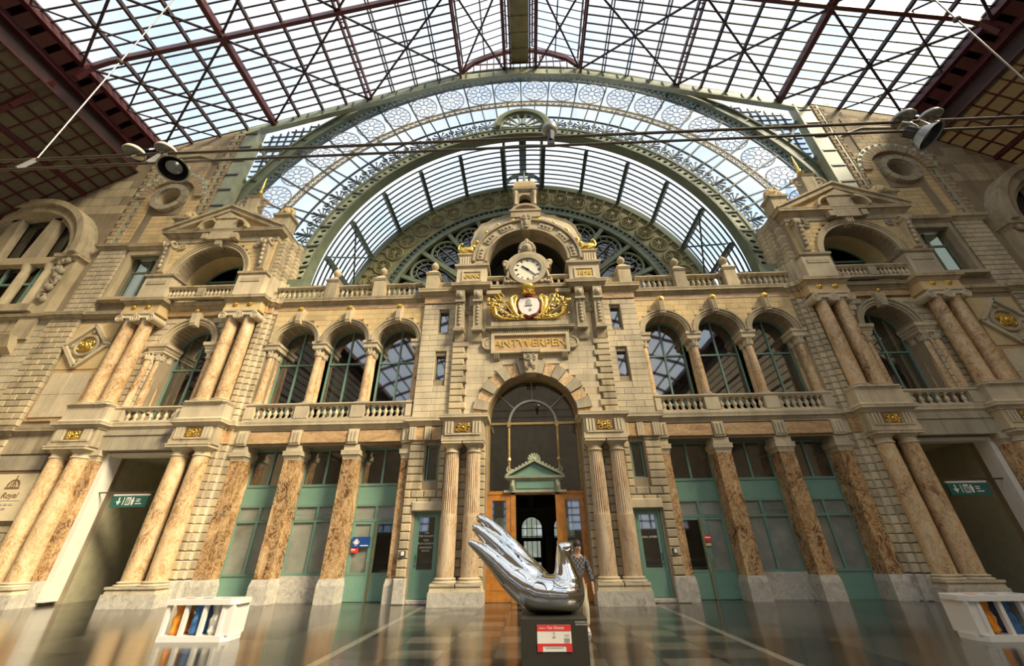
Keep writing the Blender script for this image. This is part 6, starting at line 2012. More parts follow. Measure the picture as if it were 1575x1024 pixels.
m.build('gallery_rail', 'interior_warm', hl)
m = MB()
for cx in HX:
    for x in (-.3, 0, .3): m.box(cx + x - .02, cx + x + .02, 27.0, 27.06, 0, 3.3)
    for z in (.5, 1.1, 2.3, 2.75): m.box(cx - .62, cx + .62, 27.0, 27.06, z - .02, z + .02)
    m.box(cx - .62, cx + .62, 26.98, 27.06, 2.05, 2.25); m.box(cx - .62, cx - .5, 26.98, 27.06, 0, 2.1); m.box(cx + .5, cx + .62, 26.98, 27.06, 0, 2.1); m.box(cx - .62, cx + .62, 26.98, 27.06, .95, 1.2)
m.build('far_window_bars', 'ink_black', hl)
MB().box(-5, 5, 27.1, 27.12, 0, 3.6).build('far_glazing', 'window_glass', hl)

# rooms behind the upper and ground-floor windows
for SX in (1, -1):
    SIDE = ', far from the menu board' if SX > 0 else ', menu board side'
    rm = structure('wall_rooms', 'dim plastered rooms behind the windows')
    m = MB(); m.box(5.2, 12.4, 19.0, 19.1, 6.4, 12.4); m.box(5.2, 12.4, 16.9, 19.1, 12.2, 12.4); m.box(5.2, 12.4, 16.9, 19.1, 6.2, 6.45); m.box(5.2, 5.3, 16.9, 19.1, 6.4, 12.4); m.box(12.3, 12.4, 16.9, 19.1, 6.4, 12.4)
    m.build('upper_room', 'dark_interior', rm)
    m = MB(); m.box(13.4, 19.1, 19.2, 19.3, 6.4, 12.4); m.box(13.6, 19.3, 16.9, 19.3, 12.3, 12.4); m.box(13.6, 19.3, 16.9, 19.3, 6.2, 6.45); m.box(13.6, 13.7, 16.9, 19.3, 6.4, 12.4); m.box(19.2, 19.3, 16.9, 19.3, 6.4, 12.4)
    m.build('pavilion_room', 'interior_warm', rm)
    m = MB(); m.box(5.2, 12.4, 18.2, 18.3, 0, 6); m.box(5.2, 12.4, 16.9, 18.3, 5.5, 5.7); m.box(12.3, 12.4, 16.9, 18.3, 0, 6); m.box(5.2, 5.3, 16.9, 18.3, 0, 6)
    m.build('shop_room', 'interior_pale', rm)
    cu = thing('curtain', 'pale curtain hanging behind the middle upper arched window' if SX < 0 else 'pale blind behind the outer upper arched window', 'curtain', (8.9 if SX < 0 else 11.2, 17.0, 6.6))
    m = MB(); x0 = 8.55 if SX < 0 else 11.0
    pts = [(x0 + .06 * k, 16.98 + (.04 if k % 2 else 0)) for k in range(13)]
    for (a, ya), (b, yb_) in zip(pts, pts[1:]): m.add([(a, ya, 6.6), (b, yb_, 6.6), (b, yb_, 9.2), (a, ya, 9.2)], [(0, 1, 2, 3)])
    o = m.build('cloth', 'curtain', cu)
SX = 1; SIDE = ''

# ================================================================== flanks: window, lozenge, panel, great side window, oculus
for SX in (1, -1):
    SIDE = ', far from the menu board' if SX > 0 else ', menu board side'
    wo = bpy.data.objects['wall_' + ('right' if SX > 0 else 'left')]
    w_ = structure(wname(), 'square-headed window with moulded stone surround beside the attic')
    m = MB()
    m.box(19.95, 20.22, 16.2, 16.5, 13.2, 16.2); m.box(21.93, 22.15, 16.2, 16.5, 13.2, 16.2); m.box(19.95, 22.15, 16.2, 16.5, 16.1, 16.35); m.cornice(19.9, 22.2, 16.25, 16.5, 16.4, 16.75, .25, 0, 0)
    m.box(19.9, 22.2, 16.05, 16.5, 13.05, 13.22); m.build('surround', 'stone', w_)
    m = MB(); m.box(20.22, 21.93, 16.35, 16.45, 16.0, 16.12); m.box(20.22, 20.3, 16.7, 16.8, 13.25, 16.1); m.box(21.85, 21.93, 16.7, 16.8, 13.25, 16.1); m.box(21.03, 21.1, 16.7, 16.8, 13.25, 16.1); m.box(20.22, 21.93, 16.7, 16.8, 15.2, 15.28); m.build('frame', 'iron_green', w_)
    for a, b in ((20.3, 21.03), (21.1, 21.85)):
        MB().box(a, b, 16.74, 16.75, 13.25, 15.2).build('pane', 'window_glass', w_); MB().box(a, b, 16.74, 16.75, 15.28, 16.05).build('pane', 'window_glass', w_)
    m = MB(); m.box(20.0, 22.2, 18.4, 18.5, 13, 16.4); m.box(20, 22.2, 16.9, 18.5, 16.2, 16.3); m.box(20, 22.2, 16.9, 18.5, 13, 13.2); m.build('room_backing', 'interior_warm', w_)
    # band course
    t_ = structure(tname(), 'string course across the flank wall')
    m = MB(); m.cornice(19.9, 34.4, YM, YM + .5, 11.9, 12.2, .22, 0, 0); m.cornice(22.25, 23.95, YM - .12, YM + .5, 11.88, 12.2, .2)
    m.cornice(19.9, 34.4, YM + .0, YM + .5, 6.05, 6.38, .22, 0, 0); m.cornice(22.25, 23.95, YM - .12, YM + .5, 6.05, 6.4, .2); m.box(19.8, 34.4, YM - .02, YM + .2, 5.3, 6.1); m.box(19.7, 34.4, YM - .12, YM + .3, 0, .6)
    m.cornice(22.25, 23.95, YM + .15, YM + .5, 16.5, 16.85, .2); m.build('moulding', 'stone', t_)
    # lozenge with gilt boss
    lz = thing('lozenge_medallion', 'stone lozenge framing a round gilt relief on the flank wall', 'medallion', (21.2, YM - .1, 10.35), 'flank lozenges')
    cx, cz = 21.2, 10.35
    m = MB(); m.box(20.15, 22.2, YM - .0, YM + .1, 9.15, 11.6); m.build('ground_panel', 'stone_gold', lz)
    m = MB()
    for a in range(4):
        p = [(cx + 1.05 * math.cos(R(90 * a)), cz + 1.12 * math.sin(R(90 * a))), (cx + 1.05 * math.cos(R(90 * a + 90)), cz + 1.12 * math.sin(R(90 * a + 90)))]
        m.bar((p[0][0], YM - .06, p[0][1]), (p[1][0], YM - .06, p[1][1]), .16, .16, (0, 1, 0))
    m.build('frame', 'stone_pale', lz)
    m = MB(); m.torus((cx, YM - .05, cz), .52, .07, 'y', 24, 6)
    for k in range(4): m.ball((cx + .74 * math.cos(k * PI / 2), YM - .03, cz + .78 * math.sin(k * PI / 2)), (.12, .06, .14), 8, 5)
    m.build('wreath', 'stone_grey', lz, 50)
    m = MB(); relief(m, cx, YM - .08, cz, .8, .7, 13); relief(m, cx, YM - .1, cz + .05, .5, .5, 14); m.build('gilt_relief', 'gold', lz, 50)
    # pale tablet
    tb = thing('blank_tablet', 'large blank cream tablet in a brown frame below the lozenge', 'tablet', (21.1, YM - .05, 6.9), 'blank flank tablets')
    MB().box(20.05, 22.2, YM - .01, YM + .08, 6.7, 9.1).build('frame', 'marble_frieze', tb)
    for i in range(2):
        for k in range(2): block(tb, 20.2 + k * .93, 21.12 + k * .93, YM - .06, YM + .02, 6.85 + i * 1.05, 7.89 + i * 1.05, 'stone_pale', .008, 'slab')
    # great side window with round arch and columns
    sw = structure(wname(), 'great round-arched side window with stone columns')
    SXC, SR = 28.6, 3.3
    m = MB(); m.ring(SXC, 16.0, SR, SR + .55, 0, 180, 15.75, 16.5, 40); m.ring(SXC, 16.0, SR + .5, SR + .85, 0, 180, 15.55, 16.5, 40); m.ring(SXC, 16.0, SR - .25, SR, 0, 180, 15.95, 16.6, 40)
    m.build('archivolt', 'stone', sw, 30)
    m = MB()
    for s in (-1, 1):
        m.box(SXC + s * (SR + .3) - .5, SXC + s * (SR + .3) + .5, 15.95, 16.5, 10.8, 15.6); m.cornice(SXC + s * (SR + .3) - .5, SXC + s * (SR + .3) + .5, 15.9, 16.5, 15.6, 16.0, .2)
        m.prismx([(16.1, 10.0), (15.8, 10.3), (15.6, 10.9), (16.1, 10.9)], SXC + s * SR - .4, SXC + s * SR + .4)
    m.box(SXC - SR, SXC + SR, 15.95, 16.5, 15.5, 15.95); m.box(SXC - SR - .2, SXC + SR + .2, 15.75, 16.5, 12.35, 12.75); m.build('surround', 'stone', sw)
    m = MB()
    for x in (-1.15, 1.15): m.prism([(SXC + x - .45, 15.95), (SXC + x + .45, 15.95), (SXC + x * 1.05 + .3, 18.9), (SXC + x * 1.05 - .3, 18.9)], 15.95, 16.3)
    m.build('arch_mullions', 'stone', sw)
    m = MB()
    for x in (-2.6, -1.3, 1.3, 2.6): m.lathe([(.26, 12.75), (.28, 12.85), (.2, 13.0), (.2, 15.0), (.18, 15.05), (.3, 15.45), (.3, 15.5)], SXC + x, 16.15, 14)
    m.build('columns', 'stone', sw, 40)
    m = MB(); m.box(SXC - SR, SXC + SR, 16.33, 16.36, 12.7, 15.6); m.build('pane', 'dark_glass', sw)
    m = MB(); m.prism([(SXC + SR * math.cos(PI * i / 24), 16.0 + SR * math.sin(PI * i / 24)) for i in range(25)], 16.33, 16.36); m.build('pane', 'dark_glass', sw)
    m = MB()
    for x in (-1.9, 0, 1.9): m.box(SXC + x - .05, SXC + x + .05, 16.25, 16.33, 12.7, 15.6)
    m.box(SXC - SR, SXC + SR, 16.25, 16.33, 14.3, 14.42); m.build('glazing_bar', 'teal_frame', sw)
    rr = random.Random(21); m = MB()
    for k in range(26):
        m.ball((SXC - SR - .32 + .5 * (rr.random() - .5), 15.9 - .1 * rr.random(), 12.9 + 4.2 * rr.random()), (.16, .13, .2), 7, 5)
    for k in range(5): m.scroll(SXC - SR - .32, 15.85, 13.3 + .8 * k, .28, 1.3, 90, 1 if k % 2 else -1, .08, 18)
    m.build('carved_drop', 'stone_grey', sw, 50)
    # oculus
    oc = structure(wname(), 'round oculus opening with stone rim in the gable wall')
    cx, cz = 21.68, 20.65
    for k in range(12): m = MB(); m.ring(cx, cz, .74, 1.08, k * 30 + .8, k * 30 + 29.2, 16.15, 16.6, 5); m.build('rim_stone', 'stone_grey', oc)
    m = MB(); m.ring(cx, cz, .68, .78, 0, 360, 16.3, 17.2, 30); m.build('reveal', 'stone', oc, 30)
    m = MB(); m.disc(cx, cz, .9, 17.2, 17.22, 24); m.build('dark_back', 'dark_interior', oc)
    for k in range(20):
        m = MB(); m.ring(cx, cz, 1.5, 2.0, k * 9 + .5, k * 9 + 8.5, 16.2, 16.45, 3); m.build('voussoir', 'brick_tan', oc)
    m = MB(); m.ring(cx, cz, 2.0, 2.22, 0, 180, 16.24, 16.45, 30); m.build('green_band', 'iron_green_pale', oc)
    m = MB()
    for k in range(14):
        a = R(7 + k * 12.8); m.torus((cx + 2.11 * math.cos(a), 16.22, cz + 2.11 * math.sin(a)), .08, .025, 'y', 8, 4)
    m.build('band_rings', 'sign_white', oc)
    m = MB(); m.tube([(19.45, 16.3, 23.7), (20.2, 16.3, 24.1), (21.2, 16.3, 24.5), (23.4, 16.3, 24.4)], .06, 6); m.build('conduit', 'iron_green_pale', oc)
SX = 1; SIDE = ''
# sign with a crown over menu lines, left flank only
SX = -1
sg = thing('menu_board', 'cream board lettered Le Royal with a brown crown and menu lines', 'sign', (20.9, YM - .15, 2.9))
MB().box(20.0, 22.4, YM - .14, YM - .06, 2.75, 4.5).build('board', 'sign_cream', sg)
MB().box(20.0, 22.4, YM - .16, YM - .06, 4.5, 4.56).build('top_edge', 'ink_brown', sg)
m = MB(); m.box(20.5, 21.1, YM - .15, YM - .14, 3.9, 3.97); m.ring(20.8, 4.0, .2, .27, 0, 180, YM - .15, YM - .14, 12); m.box(20.78, 20.82, YM - .15, YM - .14, 3.97, 4.42); m.ring(20.8, 4.03, .08, .12, 0, 360, YM - .15, YM - .14, 10); m.build('crown_mark', 'ink_brown', sg)
m = MB(); m.box(20.2, 22.3, YM - .15, YM - .14, 3.46, 3.48)
for i, (a, b) in enumerate(((20.4, 22.2), (20.6, 22.25), (21.2, 22.3), (21.2, 22.3))):
    x = a
    while x < b: m.box(x, min(b, x + .16), YM - .15, YM - .14, 3.3 - .15 * i, 3.36 - .15 * i); x += .21
m.build('menu_lines', 'ink_grey', sg)
text('Le Royal', .3, -20.9, YM - .15, 3.66, 'ink_brown', sg, depth=.006, shear=.15)
pb = thing('panel_frame', 'grey stone panel set above the menu board', 'panel', (21.1, YM - .05, 4.62))
m = MB(); m.box(20.1, 22.1, YM - .1, YM, 4.62, 5.2); m.build('slab', 'stone_grey', pb)
lf = thing('potted_plant', 'leafy green plant under the menu board', 'plant', (21.2, YM - .6, 0))
m = MB(); m.lathe([(.22, 0), (.3, .5), (.32, .55), (.28, .55)], 21.2, YM - .6, 14); m.build('pot', 'black_metal', lf, 40)
rr = random.Random(8); m = MB()
for k in range(46):
    a = rr.random() * 6.28; L = .8 + 1.1 * rr.random(); q = .25 + .5 * rr.random()
    base = Vector((21.2, YM - .6, .5)); tip = base + Vector((q * math.cos(a), q * math.sin(a) * .6 - .05, L * 1.05))
    mid = base.lerp(tip, .55) + Vector((0, 0, .15)); w = Vector((-math.sin(a), math.cos(a), 0)) * .05
    m.add([base, mid - w, mid + w, tip], [(0, 1, 3), (0, 3, 2), (1, 2, 3)][:2] + [(0, 1, 2)])
m.build('leaves', 'leaf', lf)
SX = 1; SIDE = ''

# ================================================================== lettering and stickers on the doors
for i, (s_, z, h) in enumerate((('zaal', 2.36, .07), ('I AM', 2.16, .085), ('THE MAGNIFY', 2.06, .085), ('ZAAL', 1.93, .085), ('DE LA CONSIGNE', 1.82, .085), ('MARMEREN', 1.69, .085), ('SALON', 1.59, .085))):
    text(s_, h, -4.03, YB + .285, z, 'sign_white', SIDE_DOOR[-1], 'door_lettering', .003)
text('ZAAL ASTRID', .09, 4.03, YB + .285, 1.95, 'sign_white', SIDE_DOOR[1], 'door_lettering', .003)
st = thing('rail_notice', 'blue notice board with a white train symbol on the shop door glass', 'sign', (-6.66, 16.7, 1.75))
MB().box(-7.0, -6.32, 16.66, 16.69, 1.72, 2.08).build('board', 'sign_blue', st)
m = MB(); m.ring(-6.83, 1.9, .11, .13, 0, 360, 16.655, 16.66, 4); m.box(-6.9, -6.76, 16.65, 16.66, 1.84, 1.92); m.prism([(-6.88, 1.92), (-6.78, 1.92), (-6.8, 1.98), (-6.85, 1.98)], 16.65, 16.66); m.box(-6.66, -6.36, 16.65, 16.66, 1.77, 1.8); m.build('symbol', 'sign_white', st)
st2 = thing('red_sticker', 'small red and white sticker below the blue notice', 'sticker', (-6.85, 16.7, 1.55))
MB().box(-7.0, -6.72, 16.67, 16.69, 1.56, 1.7).build('sheet', 'sign_red', st2)
MB().box(-6.98, -6.84, 16.665, 16.67, 1.63, 1.67).build('print', 'sign_white', st2)
st3 = thing('round_sticker', 'round red sticker with white print on the right shop door', 'sticker', (6.3, 16.7, 1.8))
MB().disc(6.3, 1.9, .13, 16.67, 16.69, 16).build('disc', 'sign_red', st3)
m = MB(); m.box(6.2, 6.4, 16.665, 16.67, 1.9, 1.95); m.build('print', 'sign_white', st3)
m = MB(); m.box(6.2, 6.38, 16.67, 16.69, 1.66, 1.74); m.build('tab', 'sign_cream', st3)
for (x0, x1, z0, z1) in ((-6.1, -5.75, 1.6, 2.0), (-6.08, -5.82, 1.25, 1.55)):
    pn = thing('paper_notice', 'white paper notice taped inside the half-open shop door', 'paper', ((x0 + x1) / 2, 16.84, z0), 'paper notices')
    MB().box(x0, x1, 16.83, 16.835, z0, z1).build('sheet', 'ink_grey', pn)

# ================================================================== recycling bins
def bin_unit(cx, y0, label, sd):
    """three-bag bin; sd = side of the closed cheek"""
    t = thing('recycling_bin', label, 'bin', (cx, y0, 0))
    W, D, Hh = 1.46, .62, .72
    a = W / 2
    foot = [(-a, 0), (a - .12, 0), (a, .14), (a, D - .14), (a - .12, D), (-a, D)]
    M = lambda x: x * sd
    m = MB(); m.prismz([(M(x), y) for x, y in foot], 0, .1); m.build('base', 'white_bin', t, local=True)
    m = MB(); m.prismz([(M(x) * 1.04, y + (-.02 if y < .3 else .02)) for x, y in foot], Hh - .09, Hh); m.build('lid', 'white_bin', t, local=True)
    for k in range(4):
        x = M(-a + .03 + k * .40)
        for y in (.02, D - .1): MB().box(x - .035, x + .035, y, y + .08, .1, Hh - .09).build('post', 'white_bin', t, local=True)
    x0, x1 = sorted((M(a - .25), M(a - .03)))
    MB().box(x0, x1, .04, D - .04, .1, Hh - .09).build('cheek', 'white_bin', t, local=True)
    for k, (c, mat) in enumerate((('sign_red', 'bag_orange'), ('sign_blue', 'bag_blue'), ('ink_grey', 'bag_grey'))):
        kk = k if sd > 0 else 2 - k
        x = M(-a + .23 + kk * .40)
        m = MB(); m.disc(0, 0, .1, 0, .004, 14)
        hole = m.build('opening_ring', c, t, local=True); hole.rotation_euler = (-PI / 2, 0, 0); hole.location = (x, D / 2, Hh + .001)
        bag = MB(); vs_ = []; fs_ = []; n = 22
        rr = random.Random(k + int(cx * 7))
        ph = [rr.random() * 6.28 for _ in range(4)]
        for i, (q, z) in enumerate(((.02, .1), (.13, .105), (.165, .16), (.15, .26), (.16, .36), (.13, .46), (.15, .56), (.16, .62), (.15, .63))):
            for j in range(n):
                aa = 2 * PI * j / n
                w = q * (1 + .07 * math.sin(5 * aa + ph[0] + z * 9) + .06 * math.sin(9 * aa + ph[1] - z * 14) + .08 * (rr.random() - .5))
                vs_.append((x + w * math.cos(aa), D / 2 + w * 1.4 * math.sin(aa), z))
        for i in range(8):
            for j in range(n): fs_.append((i * n + j, i * n + (j + 1) % n, (i + 1) * n + (j + 1) % n, (i + 1) * n + j))
        bag.add(vs_, fs_); bag.build('bag', mat, t, 40, local=True)
    return t
bin_unit(-7.2, 9.75, 'white recycling bin with orange, blue and clear bags, menu board side of the hall', 1)
bin_unit(8.83, 9.5, 'white recycling bin with orange and blue bags, far from the menu board', -1)

# ================================================================== sculpture of a mirror-polished dove on a dark plinth
pl = thing('sculpture_plinth', 'dark square plinth with a red and white information panel', 'plinth', (.04, 7.15, 0))
m = MB(); m.box(-.41, .50, 6.7, 7.6, 0, .745); o = m.build('block', 'pedestal_black', pl)
bv = o.modifiers.new('bevel', 'BEVEL'); bv.width = .008; bv.segments = 2
yp = 6.7
x0, x1, z0, z1 = -.19, .27, .38, .67
MB().box(x0, x1, yp - .008, yp, z0, z1).build('info_panel', 'sign_white', pl)
m = MB(); m.box(x0, x1, yp - .012, yp - .007, z1 - .065, z1); m.box(x0, x0 + .07, yp - .012, yp - .007, z0, z0 + .07); m.box(x1 - .07, x1, yp - .012, yp - .007, z0, z0 + .07); m.box(x0, x1, yp - .012, yp - .007, z0 + .065, z0 + .085); m.build('panel_bands', 'sign_red', pl)
text('Yan Gheste', .05, .06, yp - .013, z1 - .032, 'sign_white', pl, 'panel_title', .002)
text('sculpture', .025, -.12, yp - .013, z1 - .034, 'sign_white', pl, 'panel_title', .002)
m = MB(); m.box(.03, .045, yp - .011, yp - .008, .56, .59); m.box(.02, .055, yp - .011, yp - .008, .53, .545)
for k in range(5): m.box(.18, .245, yp - .011, yp - .008, .47 + k * .022, .477 + k * .022)
m.box(-.08, .16, yp - .011, yp - .008, .42, .424); m.build('panel_print', 'ink_grey', pl)
text('NE DONNEZ LA', .024, .42, yp - .003, .70, 'sign_white', pl, 'warning_text', .001); text('PAS TOUCHER', .024, .42, yp - .003, .672, 'sign_white', pl, 'warning_text', .001)

dv = thing('dove_sculpture', 'mirror-polished steel dove sculpture with fanned tail plumes', 'sculpture', (.05, 7.15, .745))
m = MB(); YD = 7.15
def loft(pts, n=14, flat=1.0):
    """tapered tube of ellipse sections: (x, y, z, radius)"""
    ctr = [Vector(p[:3]) for p in pts]
    vs_ = []; fs_ = []
    k_ = len(pts)
    for i in range(k_):
        t = (ctr[min(i + 1, k_ - 1)] - ctr[max(i - 1, 0)]).normalized()
        u = Vector((0, 1, 0)); v = t.cross(u).normalized(); u = v.cross(t).normalized()
        for j in range(n):
            a = 2 * PI * j / n
            vs_.append(ctr[i] + u * math.cos(a) * pts[i][3] * flat + v * math.sin(a) * pts[i][3])
    for i in range(k_ - 1):
        for j in range(n):
            fs_.append((i * n + j, i * n + (j + 1) % n, (i + 1) * n + (j + 1) % n, (i + 1) * n + j))
    fs_ += [tuple(range(n))[::-1], tuple(range((k_ - 1) * n, k_ * n))]
    m.add(vs_, fs_)
# body: elliptical slices from breast to tail root (x, bottom, top, half width)
sl = [(.555, .98, 1.04, .03), (.53, .90, 1.11, .12), (.48, .82, 1.17, .21), (.40, .765, 1.2, .28), (.28, .745, 1.22, .335), (.12, .74, 1.245, .36), (-.05, .74, 1.26, .36), (-.2, .745, 1.29, .335), (-.32, .77, 1.33, .30), (-.45, .88, 1.38, .24), (-.55, 1.0, 1.36, .16)]
vs_ = []; fs_ = []; n = 36
for x, b_, t_, w in sl:
    for j in range(n):
        a_ = 2 * PI * j / n
        vs_.append((x, YD + w * math.cos(a_), (b_ + t_) / 2 + (t_ - b_) / 2 * math.sin(a_)))
for i in range(len(sl) - 1):
    for j in range(n): fs_.append((i * n + j, i * n + (j + 1) % n, (i + 1) * n + (j + 1) % n, (i + 1) * n + j))
fs_ += [tuple(range(n))[::-1], tuple(range((len(sl) - 1) * n, len(sl) * n))]
m.add(vs_, fs_)
# breast, neck, head and beak
loft([(.30, YD, .98, .20), (.305, YD, 1.08, .245), (.30, YD, 1.18, .225), (.285, YD, 1.28, .18), (.27, YD, 1.38, .143), (.262, YD, 1.47, .122), (.268, YD, 1.55, .112), (.28, YD, 1.60, .10)], 24)
m.ball((.285, YD, 1.595), (.13, .10, .095), 20, 14)
loft([(.33, YD, 1.615, .08), (.39, YD, 1.598, .065), (.43, YD, 1.575, .045), (.455, YD, 1.55, .02)], 14)
# tail plumes rising to one side, like the fingers of a cupped hand
def plume(pts, y0, y1):
    k_ = len(pts) - 1
    loft([(x, y0 + (y1 - y0) * i / k_, z, r_) for i, (x, z, r_) in enumerate(pts)], 18)
plume([(.02, .99, .16), (-.15, 1.0, .235), (-.38, 1.09, .225), (-.6, 1.235, .175), (-.82, 1.43, .125), (-1.02, 1.585, .088), (-1.14, 1.66, .062), (-1.2, 1.692, .042), (-1.222, 1.70, .015)], YD - .06, YD - .24)
plume([(-.02, 1.08, .14), (-.2, 1.16, .19), (-.42, 1.31, .185), (-.65, 1.51, .15), (-.88, 1.71, .115), (-1.06, 1.85, .085), (-1.15, 1.91, .058), (-1.185, 1.93, .018)], YD + .0, YD - .12)
plume([(.0, 1.1, .12), (-.15, 1.2, .165), (-.34, 1.36, .165), (-.55, 1.60, .145), (-.78, 1.82, .118), (-.98, 1.985, .095), (-1.09, 2.05, .066), (-1.14, 2.075, .02)], YD + .08, YD + .04)
plume([(.02, 1.08, .1), (-.12, 1.17, .15), (-.3, 1.34, .15), (-.5, 1.57, .135), (-.72, 1.78, .11), (-.92, 1.95, .088), (-1.04, 2.02, .062), (-1.09, 2.045, .02)], YD + .16, YD + .2)
o = m.build('body', 'chrome', dv, 180)
rm_ = o.modifiers.new('weld', 'REMESH'); rm_.mode = 'VOXEL'; rm_.voxel_size = .013; rm_.use_smooth_shade = True
sm = o.modifiers.new('polish', 'SMOOTH'); sm.factor = .6; sm.iterations = 22
m = MB()
m.tube([(.067, YD - .33, 1.17), (.13, YD - .345, 1.12), (.21, YD - .33, 1.1), (.33, YD - .3, 1.1), (.45, YD - .235, 1.07), (.53, YD - .12, 1.0)], .008, 6)
m.tube([(.21, YD - .085, 1.63), (.25, YD - .105, 1.575), (.33, YD - .098, 1.56), (.37, YD - .07, 1.585)], .007, 6)
m.build('wing_crease', 'chrome', dv, 60)

# ================================================================== person walking behind the sculpture
pe = thing('person', 'person in a dark checked jacket and pale trousers walking behind the dove', 'person', (.86, 10.5, 0))
def skin(name, joints, edges, mat, root=0, sub=2):
    me = bpy.data.meshes.new(name)
    off = WLOC[pe.name]
    me.from_pydata([Vector(j[:3]) - off for j in joints], edges, [])
    me.materials.append(MATS[mat])
    o = bpy.data.objects.new(name, me); COL.objects.link(o); o.parent = pe
    sk = o.modifiers.new('skin', 'SKIN'); sk.use_smooth_shade = True
    lay = me.skin_vertices[0].data if me.skin_vertices else None
    if lay is None:
        bpy.context.view_layer.objects.active = o
        bpy.ops.mesh.customdata_skin_add()
        lay = me.skin_vertices[0].data
    for i, j in enumerate(joints):
        lay[i].radius = (j[3], j[4] if len(j) > 4 else j[3]); lay[i].use_root = (i == root)
    sb = o.modifiers.new('sub', 'SUBSURF'); sb.levels = sub; sb.render_levels = sub
    WLOC[o.name] = off.copy()
    return o
PXc, PY = .80, 10.5
# head, neck and hands as one figure under the clothes
J = [(PXc, PY, .95, .12), (PXc + .01, PY, 1.2, .13), (PXc + .02, PY - .01, 1.42, .09), (PXc + .03, PY - .03, 1.5, .05), (PXc + .04, PY - .06, 1.6, .085, .095), (PXc + .04, PY - .06, 1.68, .08, .09),
     (PXc + .20, PY, 1.38, .05), (PXc + .27, PY - .03, 1.12, .042), (PXc + .30, PY - .12, .9, .032), (PXc + .31, PY - .14, .84, .03), (PXc + .31, PY - .15, .78, .02),
     (PXc - .18, PY, 1.38, .05), (PXc - .25, PY + .02, 1.12, .042), (PXc - .26, PY - .05, .88, .032), (PXc - .26, PY - .07, .8, .03),
     (PXc + .09, PY, .88, .085), (PXc + .12, PY - .06, .5, .06), (PXc + .135, PY + .05, .1, .042), (PXc - .09, PY, .88, .085), (PXc - .07, PY + .12, .5, .06), (PXc - .06, PY + .3, .14, .042),
     (PXc + .29, PY - .18, .82, .012), (PXc + .285, PY - .2, .78, .010), (PXc + .32, PY - .17, .72, .009), (PXc + .335, PY - .15, .72, .009), (PXc + .30, PY - .18, .72, .009), (PXc + .29, PY - .17, .73, .009)]
E_ = [(0, 1), (1, 2), (2, 3), (3, 4), (4, 5), (2, 6), (6, 7), (7, 8), (8, 9), (9, 10), (2, 11), (11, 12), (12, 13), (13, 14), (0, 15), (15, 16), (16, 17), (0, 18), (18, 19), (19, 20), (9, 21), (21, 22), (10, 23), (10, 24), (10, 25), (10, 26)]
skin('body', J, E_, 'skin')
S_ = [(PXc, PY, .86, .17, .13), (PXc + .01, PY, 1.1, .165, .13), (PXc + .02, PY, 1.32, .16, .12), (PXc + .02, PY, 1.45, .08),
      (PXc + .20, PY, 1.39, .075), (PXc + .27, PY - .03, 1.14, .066), (PXc + .30, PY - .11, .93, .055), (PXc - .18, PY, 1.39, .075), (PXc - .25, PY + .02, 1.14, .066), (PXc - .26, PY - .04, .92, .055)]
skin('jacket', S_, [(0, 1), (1, 2), (2, 3), (2, 4), (4, 5), (5, 6), (2, 7), (7, 8), (8, 9)], 'plaid')
T_ = [(PXc, PY, .93, .16, .12), (PXc + .09, PY, .84, .105), (PXc + .12, PY - .06, .5, .08), (PXc + .135, PY + .05, .13, .065), (PXc - .09, PY, .84, .105), (PXc - .07, PY + .12, .5, .08), (PXc - .06, PY + .3, .17, .065)]
skin('trousers', T_, [(0, 1), (1, 2), (2, 3), (0, 4), (4, 5), (5, 6)], 'trousers')
m = MB()
for x, y, z in ((PXc + .135, PY + .05, 0), (PXc - .06, PY + .3, .03)):
    m.ball((x, y - .07, z + .05), (.05, .14, .05), 12, 8); m.ball((x, y + .02, z + .07), (.048, .06, .06), 10, 7); m.box(x - .045, x + .045, y - .2, y + .07, z, z + .025)
m.build('shoes', 'shoe', pe, 60)
m = MB(); m.ball((PXc + .04, PY - .03, 1.67), (.098, .115, .115), 14, 10); m.ball((PXc + .04, PY + .02, 1.6), (.09, .08, .12), 12, 8); m.build('hair', 'hair', pe, 60)
m = MB(); m.ball((PXc + .04, PY - .165, 1.6), (.015, .025, .02), 8, 6); m.ball((PXc + .01, PY - .15, 1.635), (.012, .008, .008), 6, 5); m.ball((PXc + .07, PY - .15, 1.635), (.012, .008, .008), 6, 5); m.box(PXc + .015, PXc + .065, PY - .155, PY - .145, 1.555, 1.562); m.build('face_features', 'ink_brown', pe, 60)

# ================================================================== floodlight gantry slung across the hall
YL, ZL = 6.0, 10.16
gt = thing('lighting_cable', 'pair of steel rods slung across the hall carrying floodlights', 'cable', (0, YL, ZL))
m = MB(); m.tube([(-24, YL, ZL), (24, YL, ZL)], .035, 8); m.build('front_rod', 'rail_steel', gt)
m = MB(); m.tube([(-24, YL - .18, ZL - .62), (0, YL - .1, ZL - .45), (24, YL - .18, ZL - .62)], .03, 8); m.build('rear_rod', 'rail_steel', gt)
for s in (-1, 1):
    for x in (12.2, 9.0):
        m = MB(); m.bar((s * x, YL, ZL), (s * x, YL - .15, ZL - .52), .08, .05, (1, 0, 0)); m.build('clamp', 'grey_metal', gt)
    m = MB(); m.tube([(s * 12.2, YL, ZL), (s * 12.25, YL, 29.5)], .018, 6); m.ball((s * 12.22, YL, 14.6), .09, 8, 6); m.build('hanger_wire', 'rail_steel', gt)
